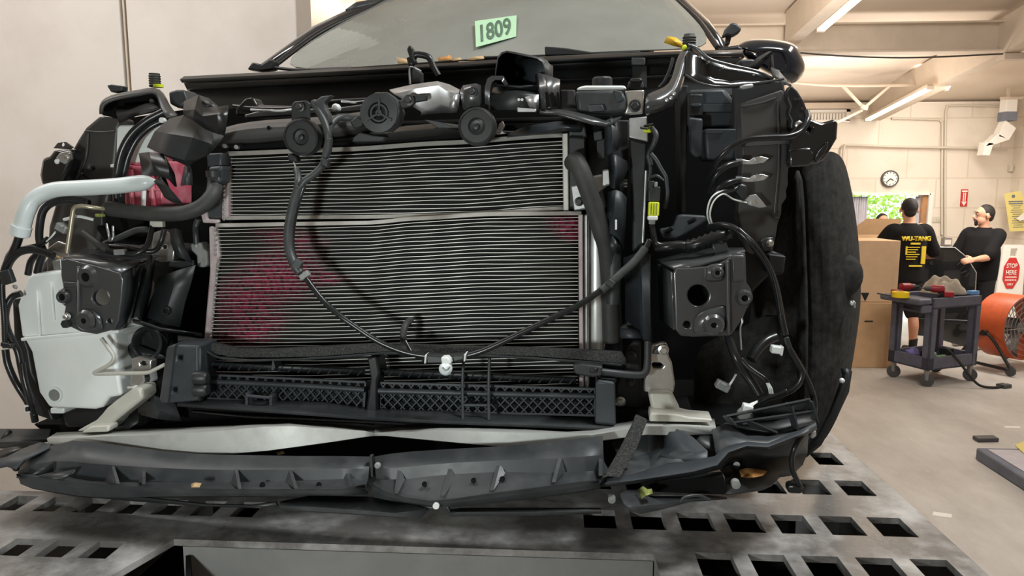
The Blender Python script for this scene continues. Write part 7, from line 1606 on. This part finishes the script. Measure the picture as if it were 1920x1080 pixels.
    for q, L in zip((-1, 1), legs):
        ax = q * (stance + .01)
        so = MB().add(*limb([T((ax, -.05, .045)), T((ax, .05, .05)), T((ax + q * .02, .19, .04))], [.045 * k, .05 * k, .04 * k])).add(*limb([T((ax, -.02, .10)), T((ax, -.01, .05))], [.045 * k, .048 * k]))
        remesh(so.out('shoe', 'shoe' if not shorts else 'ink', root, smooth=80), .009, 3)
        if shorts: mk('sock', *limb([T((ax, -.015, .10)), T((ax, -.02, .19))], [.043 * k, .046 * k]), 'ink', root)
    return root, T, fx, fy, k
g1 = P(1688, 651, 8.42); m1x = g1.x
p1_, T1, fx1, fy1, k1 = person(m1x, 8.42, math.pi / 2 + .05, 1.74, 'man seen from behind in a black shirt with yellow print on the back', [((-.34, .10, 1.14), (-.22, .26, 1.08), (.5, .8, .1), (.5, -.2, -.8)), ((.33, .04, 1.14), (.28, .20, 1.10), (-.3, .9, .1), (-.4, -.2, -.9))], shorts=True, stance=.12, look=-.25, belly=1.06)
# yellow print on the back of the shirt (curved to the shirt)
ctr = T1((0, -.17, 1.33)); add_text('shirt_print', 'WU-TANG', ctr, fx1, UP, .05, 'yellow_print', p1_, depth=.02, width=.31)
pr = MB()
for z, wd, hh in ((1.265, .10, .022), (1.225, .03, .05)): pass
pr.add(*bar(T1((-.05, -.166, 1.275)), T1((.05, -.166, 1.275)), .02, .018)); 
pr.out('print_badge', 'yellow_print', p1_)
pr = MB()
pr.add(*bar(T1((.075, -.158, 1.15)), T1((.12, -.158, 1.15)), .012, .19))
for i in range(6): pr.add(*bar(T1((-.09, -.163, 1.235 - .026 * i)), T1((.05 - .02 * (i % 3), -.163, 1.235 - .026 * i)), .012, .009))
pr.add(*bar(T1((-.10, -.163, 1.20)), T1((-.085, -.163, 1.20)), .012, .09)); pr.add(*bar(T1((-.05, -.160, 1.03)), T1((.09, -.160, 1.03)), .012, .016))
pr.out('print_block', 'yellow_print', p1_)
m2 = P(1826, 652, 8.95); h2_ = math.radians(212); k2_ = 1.66 / 1.75
f2y = Vector((math.cos(h2_), math.sin(h2_), 0)); f2x = Vector((math.sin(h2_), -math.cos(h2_), 0)); b2_ = Vector((m2.x, 8.95, 0))
def loc2(p): d = p - b2_; return (d.dot(f2x) / k2_, d.dot(f2y) / k2_, d.z / k2_)
el2 = loc2(P(1852, 483, 8.70)); wr2 = loc2(P(1826, 487, 8.60)); fd2 = P(1806, 489, 8.52) - P(1826, 487, 8.58); pd2 = Vector((-.3, .8, -.5))
lv = lambda q: (q.dot(f2x), q.dot(f2y), q.z)
p2_, T2, fx2, fy2, k2 = person(m2.x, 8.95, h2_, 1.66, 'man with a goatee in plain black shirt holding the black bonnet upright', [(el2, wr2, lv(fd2), lv(pd2)), ((.30, .05, 1.13), (.24, .24, 1.08), (-.2, .9, -.2), (-.8, -.2, -.4))], beard=True, look=-.62, belly=1.12)
m3 = P(1661, 420, 10.0)
person(m3.x, 10.12, -math.pi / 2, P(1661, 403, 10.12).z + .005, 'person behind the open box, only the top of the head showing', [((-.27, -.03, 1.12), (-.26, .03, .86), (0, .1, -1), (1, 0, 0)), ((.27, -.03, 1.12), (.26, .03, .86), (0, .1, -1), (-1, 0, 0))])
# the bonnet they carry
hy_ = lambda x: 8.86 - (x - 1700) / 130 * .30
ho = [(1716, 478), (1740, 463), (1790, 464), (1812, 482), (1830, 511), (1828, 548), (1824, 600), (1814, 652), (1780, 642), (1746, 632), (1712, 628), (1706, 560)]
hl = [P(x, y, hy_(x)) for x, y in ho]; hl = [q if q.z > .012 else Vector((q.x, q.y, .012)) for q in hl]
hood = empty('bonnet', (sum((q.x for q in hl)) / 12, 8.5, 0), 'black bonnet panel stood on its edge between the two men', 'bonnet')
mk('outer_panel', None, None, 'black_paint', hood, bm_done=poly_bm(hl, None, Vector((.02, .03, 0))), bevel=.006)
mk('edge_flange', *tube_geo([q + Vector((0, -.004, 0)) for q in hl[1:8]], .006, 8), 'raw_steel', hood)
for x0, y0, x1, y1 in ((1795, 497, 1806, 487), (1800, 505, 1810, 498), (1802, 512, 1812, 508), (1810, 520, 1816, 512)):
    mk('inner_rib', *bar(P(x0, y0, hy_(x0) - .008), P(x1, y1, hy_(x1) - .008), .012), 'plastic_dusty', hood, bevel=.003)
mk('latch_hole', *lathe_geo(P(1747, 493, hy_(1747)), Vector((-.2, -1, 0)), [(.02, 0), (.02, .006), (.014, .006), (.014, .002), (.001, .002)], 16), 'plastic_dusty', hood)
mk('inner_frame', *bar(P(1720, 600, hy_(1720) - .015), P(1815, 604, hy_(1815) - .015), .03, .05), 'plastic_gloss', hood, bevel=.01)

# ---- drum fan
fa = P(1895, 611, 7.9)
ax_ = Vector((.40, -.91, .03)).normalized(); fr_ = msize(fa, 60); fd_ = .34
fc = fa - ax_ * fd_ * .5
drum = empty('drum_fan', (fa.x, fa.y, 0), 'big orange drum fan on black legs at the right edge', 'fan')
dv, df = lathe_geo(fc, ax_, [(fr_ * .97, 0), (fr_, .012), (fr_, fd_ - .012), (fr_ * .99, fd_), (fr_ * .95, fd_ - .006), (fr_ * .95, .006), (fr_ * .97, 0)], 48)
mk('drum', dv, df[:-2], 'orange_paint', drum)
for d_ in (0.002, fd_ - .002):
    gm = MB(); s_ = ax_.cross(UP).normalized(); u_ = s_.cross(ax_)
    for r_ in (.2, .36, .52, .68, .84, .96):
        ring = [fc + ax_ * d_ + (s_ * math.cos(t) + u_ * math.sin(t)) * fr_ * r_ for t in [2 * math.pi * q / 36 for q in range(37)]]
        gm.add(*tube_geo(ring, .0035, 6, cap=False))
    for q in range(8):
        t = q * math.pi / 4; gm.add(*tube_geo([fc + ax_ * d_ + (s_ * math.cos(t) + u_ * math.sin(t)) * fr_ * e_ for e_ in (.05, .97)], .004, 6))
    gm.out('wire_guard', 'grille_wire', drum)
mk('motor', *lathe_geo(fc + ax_ * .05, ax_, [(.07, 0), (.09, .03), (.09, .18), (.05, .21)], 24), 'caster', drum)
hub = mk('hub', *lathe_geo(fc + ax_ * .22, ax_, [(.05, 0), (.05, .05), (.02, .06)], 20), 'grille_wire', drum)
for q in range(4):
    t = q * math.pi / 2 + .4; dr_ = s_ * math.cos(t) + u_ * math.sin(t); tg = -s_ * math.sin(t) + u_ * math.cos(t); c0_ = fc + ax_ * .24
    bl_ = [c0_ + dr_ * .05 + tg * .03 - ax_ * .01, c0_ + dr_ * .05 - tg * .03 + ax_ * .02, c0_ + dr_ * fr_ * .9 - tg * .10 + ax_ * .035, c0_ + dr_ * fr_ * .9 + tg * .09 - ax_ * .035]
    mk('fan_blade', bl_, [(0, 1, 2, 3)], 'grille_wire', hub, solid=.003)
lt_ = fc + ax_ * fd_ * .45
for sg in (-1, 1):
    e0 = lt_ + s_ * sg * (fr_ + .01) + UP * -.05; hz = Vector((ax_.x, ax_.y, 0)).normalized()
    fF = Vector((e0.x, e0.y, .06)) + hz * .30; fB = Vector((e0.x, e0.y, .06)) - hz * .26
    v, f = tube_geo(smooth_path([fB, fB.lerp(e0, .12) + UP * .06, e0, fF.lerp(e0, .12) + UP * .02, fF], 8), .016, 10); mk('leg', v, f, 'ink', drum)
    v, f = tube_geo([fB, fF], .016, 10); mk('rail', v, f, 'ink', drum)
    mk('pivot', *lathe_geo(e0 - s_ * sg * .02, s_ * sg, [(.03, 0), (.03, .05), (.001, .05)], 16), 'ink', drum)
    for q in (fB, fF): mk('wheel', *lathe_geo(Vector((q.x, q.y, .055)) - s_ * .015, s_, [(.02, 0), (.053, .004), (.053, .026), (.02, .03)], 20), 'caster', drum)

# ---- A-frame stop sign
ya = 9.6
yz = lambda y: P(1895, y, ya)
af = empty('a_frame_sign', P(1890, 560, ya), 'white A-frame board with a red octagon reading STOP HERE', 'sign'); af.location.z = 0
b0, b1, t1, t0 = P(1866, 575, ya - .12), P(1916, 575, ya - .12), P(1924, 460, ya + .08), P(1884, 460, ya + .08)
b0 = b0 + (b0 - t0) * .35; b1 = b1 + (b1 - t1) * .35
for q in (b0, b1): q.z = max(q.z, .0)
nf = (b1 - b0).cross(t0 - b0).normalized(); nf = nf if nf.y < 0 else -nf
slot_ = [t0.lerp(t1, .32).lerp(b0.lerp(b1, .32), .04), t0.lerp(t1, .62).lerp(b0.lerp(b1, .62), .04), t0.lerp(t1, .62).lerp(b0.lerp(b1, .62), .13), t0.lerp(t1, .32).lerp(b0.lerp(b1, .32), .13)]
mk('board', None, None, 'white_sign', af, bm_done=poly_bm([b0, b1, t1, t0], [slot_], -nf * .04), bevel=.004)
c2 = [q + Vector((.12, .42, 0)) for q in (b0, b1)]
mk('board', *hexa([c2[0], c2[1], t1 + Vector((.02, .10, 0)), t0 + Vector((.02, .10, 0))] + [q + Vector((0, .03, 0)) for q in (c2[0], c2[1], t1 + Vector((.02, .10, 0)), t0 + Vector((.02, .10, 0)))]), 'white_sign', af, bevel=.004)
ri = (b1 - b0).normalized(); upv = ((t0 + t1) / 2 - (b0 + b1) / 2).normalized()
oc = P(1896, 512, ya - .02); k_ = msize(oc, 1)
oc = oc + nf * ((t0 - oc).dot(nf) + .006)
octo = [oc + ri * (math.cos(math.pi / 8 + q * math.pi / 4) * 15.5 * k_) + upv * (math.sin(math.pi / 8 + q * math.pi / 4) * 32 * k_) for q in range(8)]
mk('octagon', None, None, 'red_sign', af, bm_done=poly_bm(octo, None, nf * .004), smooth=0)
for body, dy, hh, ww in (('STOP', 14, 9, 19), ('HERE', 2, 9, 20), ('UNAUTHORIZED', -8, 3.2, 22), ('VEHICLES NOT', -13, 3.2, 22), ('ONLY', -22, 4.5, 11)):
    pass
for body, dy, hh, ww in (('STOP', 14, 9, 19), ('HERE', 1, 9, 19), ('ONLY', -22, 4.5, 11)):
    add_text('lettering', body, oc + upv * dy * k_ + nf * .0055, ri, upv, hh * k_, 'white_sign', af, depth=.003, width=ww * k_)
sm = MB()
for dy in (-8, -13.5):
    for q in range(7): sm.add(*bar(oc + upv * dy * k_ + ri * (-10 + q * 3) * k_ + nf * .006, oc + upv * dy * k_ + ri * (-8 + q * 3) * k_ + nf * .006, 2.4 * k_, .002, up=nf))
sm.out('small_lettering', 'white_sign', af, smooth=0)

# ---- padded low platform on the floor at the right edge
pc_ = Z(1828, 861, 0)
pf = empty('floor_platform', pc_ + Vector((.5, -.5, 0)), 'low grey platform on the floor at the right edge', 'platform')
ph = .085
mk('base', *obox(pc_, Vector((1.1, .0, 0)), Vector((.0, -1.3, 0)), UP * ph), 'pad_grey', pf, bevel=.012)
mk('top_sheet', *obox(pc_ + Vector((.05, -.05, ph)), Vector((1.0, 0, 0)), Vector((0, -1.2, 0)), UP * .006), 'curtain', pf, bevel=.002)
pe = [Z(x, y, ph + .008) for x, y in ((1903, 836), (1925, 826), (1925, 856))]
tag(mk('yellow_card', None, None, 'yellow_paper', None, bm_done=poly_bm(pe, None, UP * .006)), 'pale yellow card lying on the low grey platform', 'card')
pe = Z(1850, 832, 0)
tag(mk('bracket_scrap', *obox(pe + Vector((-.05, .02, 0)), Vector((.16, .02, 0)), Vector((0, .08, 0)), UP * .03), 'caster', bevel=.006), 'small dark scrap on the floor behind the low grey platform', 'scrap')
pe = Z(1884, 803, 0)
tag(mk('paper_scrap', *obox(pe, Vector((.12, .0, 0)), Vector((.02, .05, 0)), UP * .004), 'white_sign'), 'small pale scrap of paper on the floor beyond the platform', 'scrap')
pe = Z(1745, 966, 0)
pe = Z(1748, 967, 0); tag(mk('paper_scrap', *obox(pe, Vector((.09, -.03, 0)), Vector((.03, .05, 0)), UP * .004), 'white_sign'), 'white scrap on the floor right beside the steel deck edge', 'scrap')
pe = Z(1718, 651, 0)
tag(mk('red_crate', *obox(P(1757, 648, 8.9) * 1 - Vector((.06, 0, P(1757, 648, 8.9).z)), Vector((.13, 0, 0)), Vector((0, .1, 0)), UP * .09), 'drill_red', bevel=.006), 'small red box on the floor behind the cart', 'box')
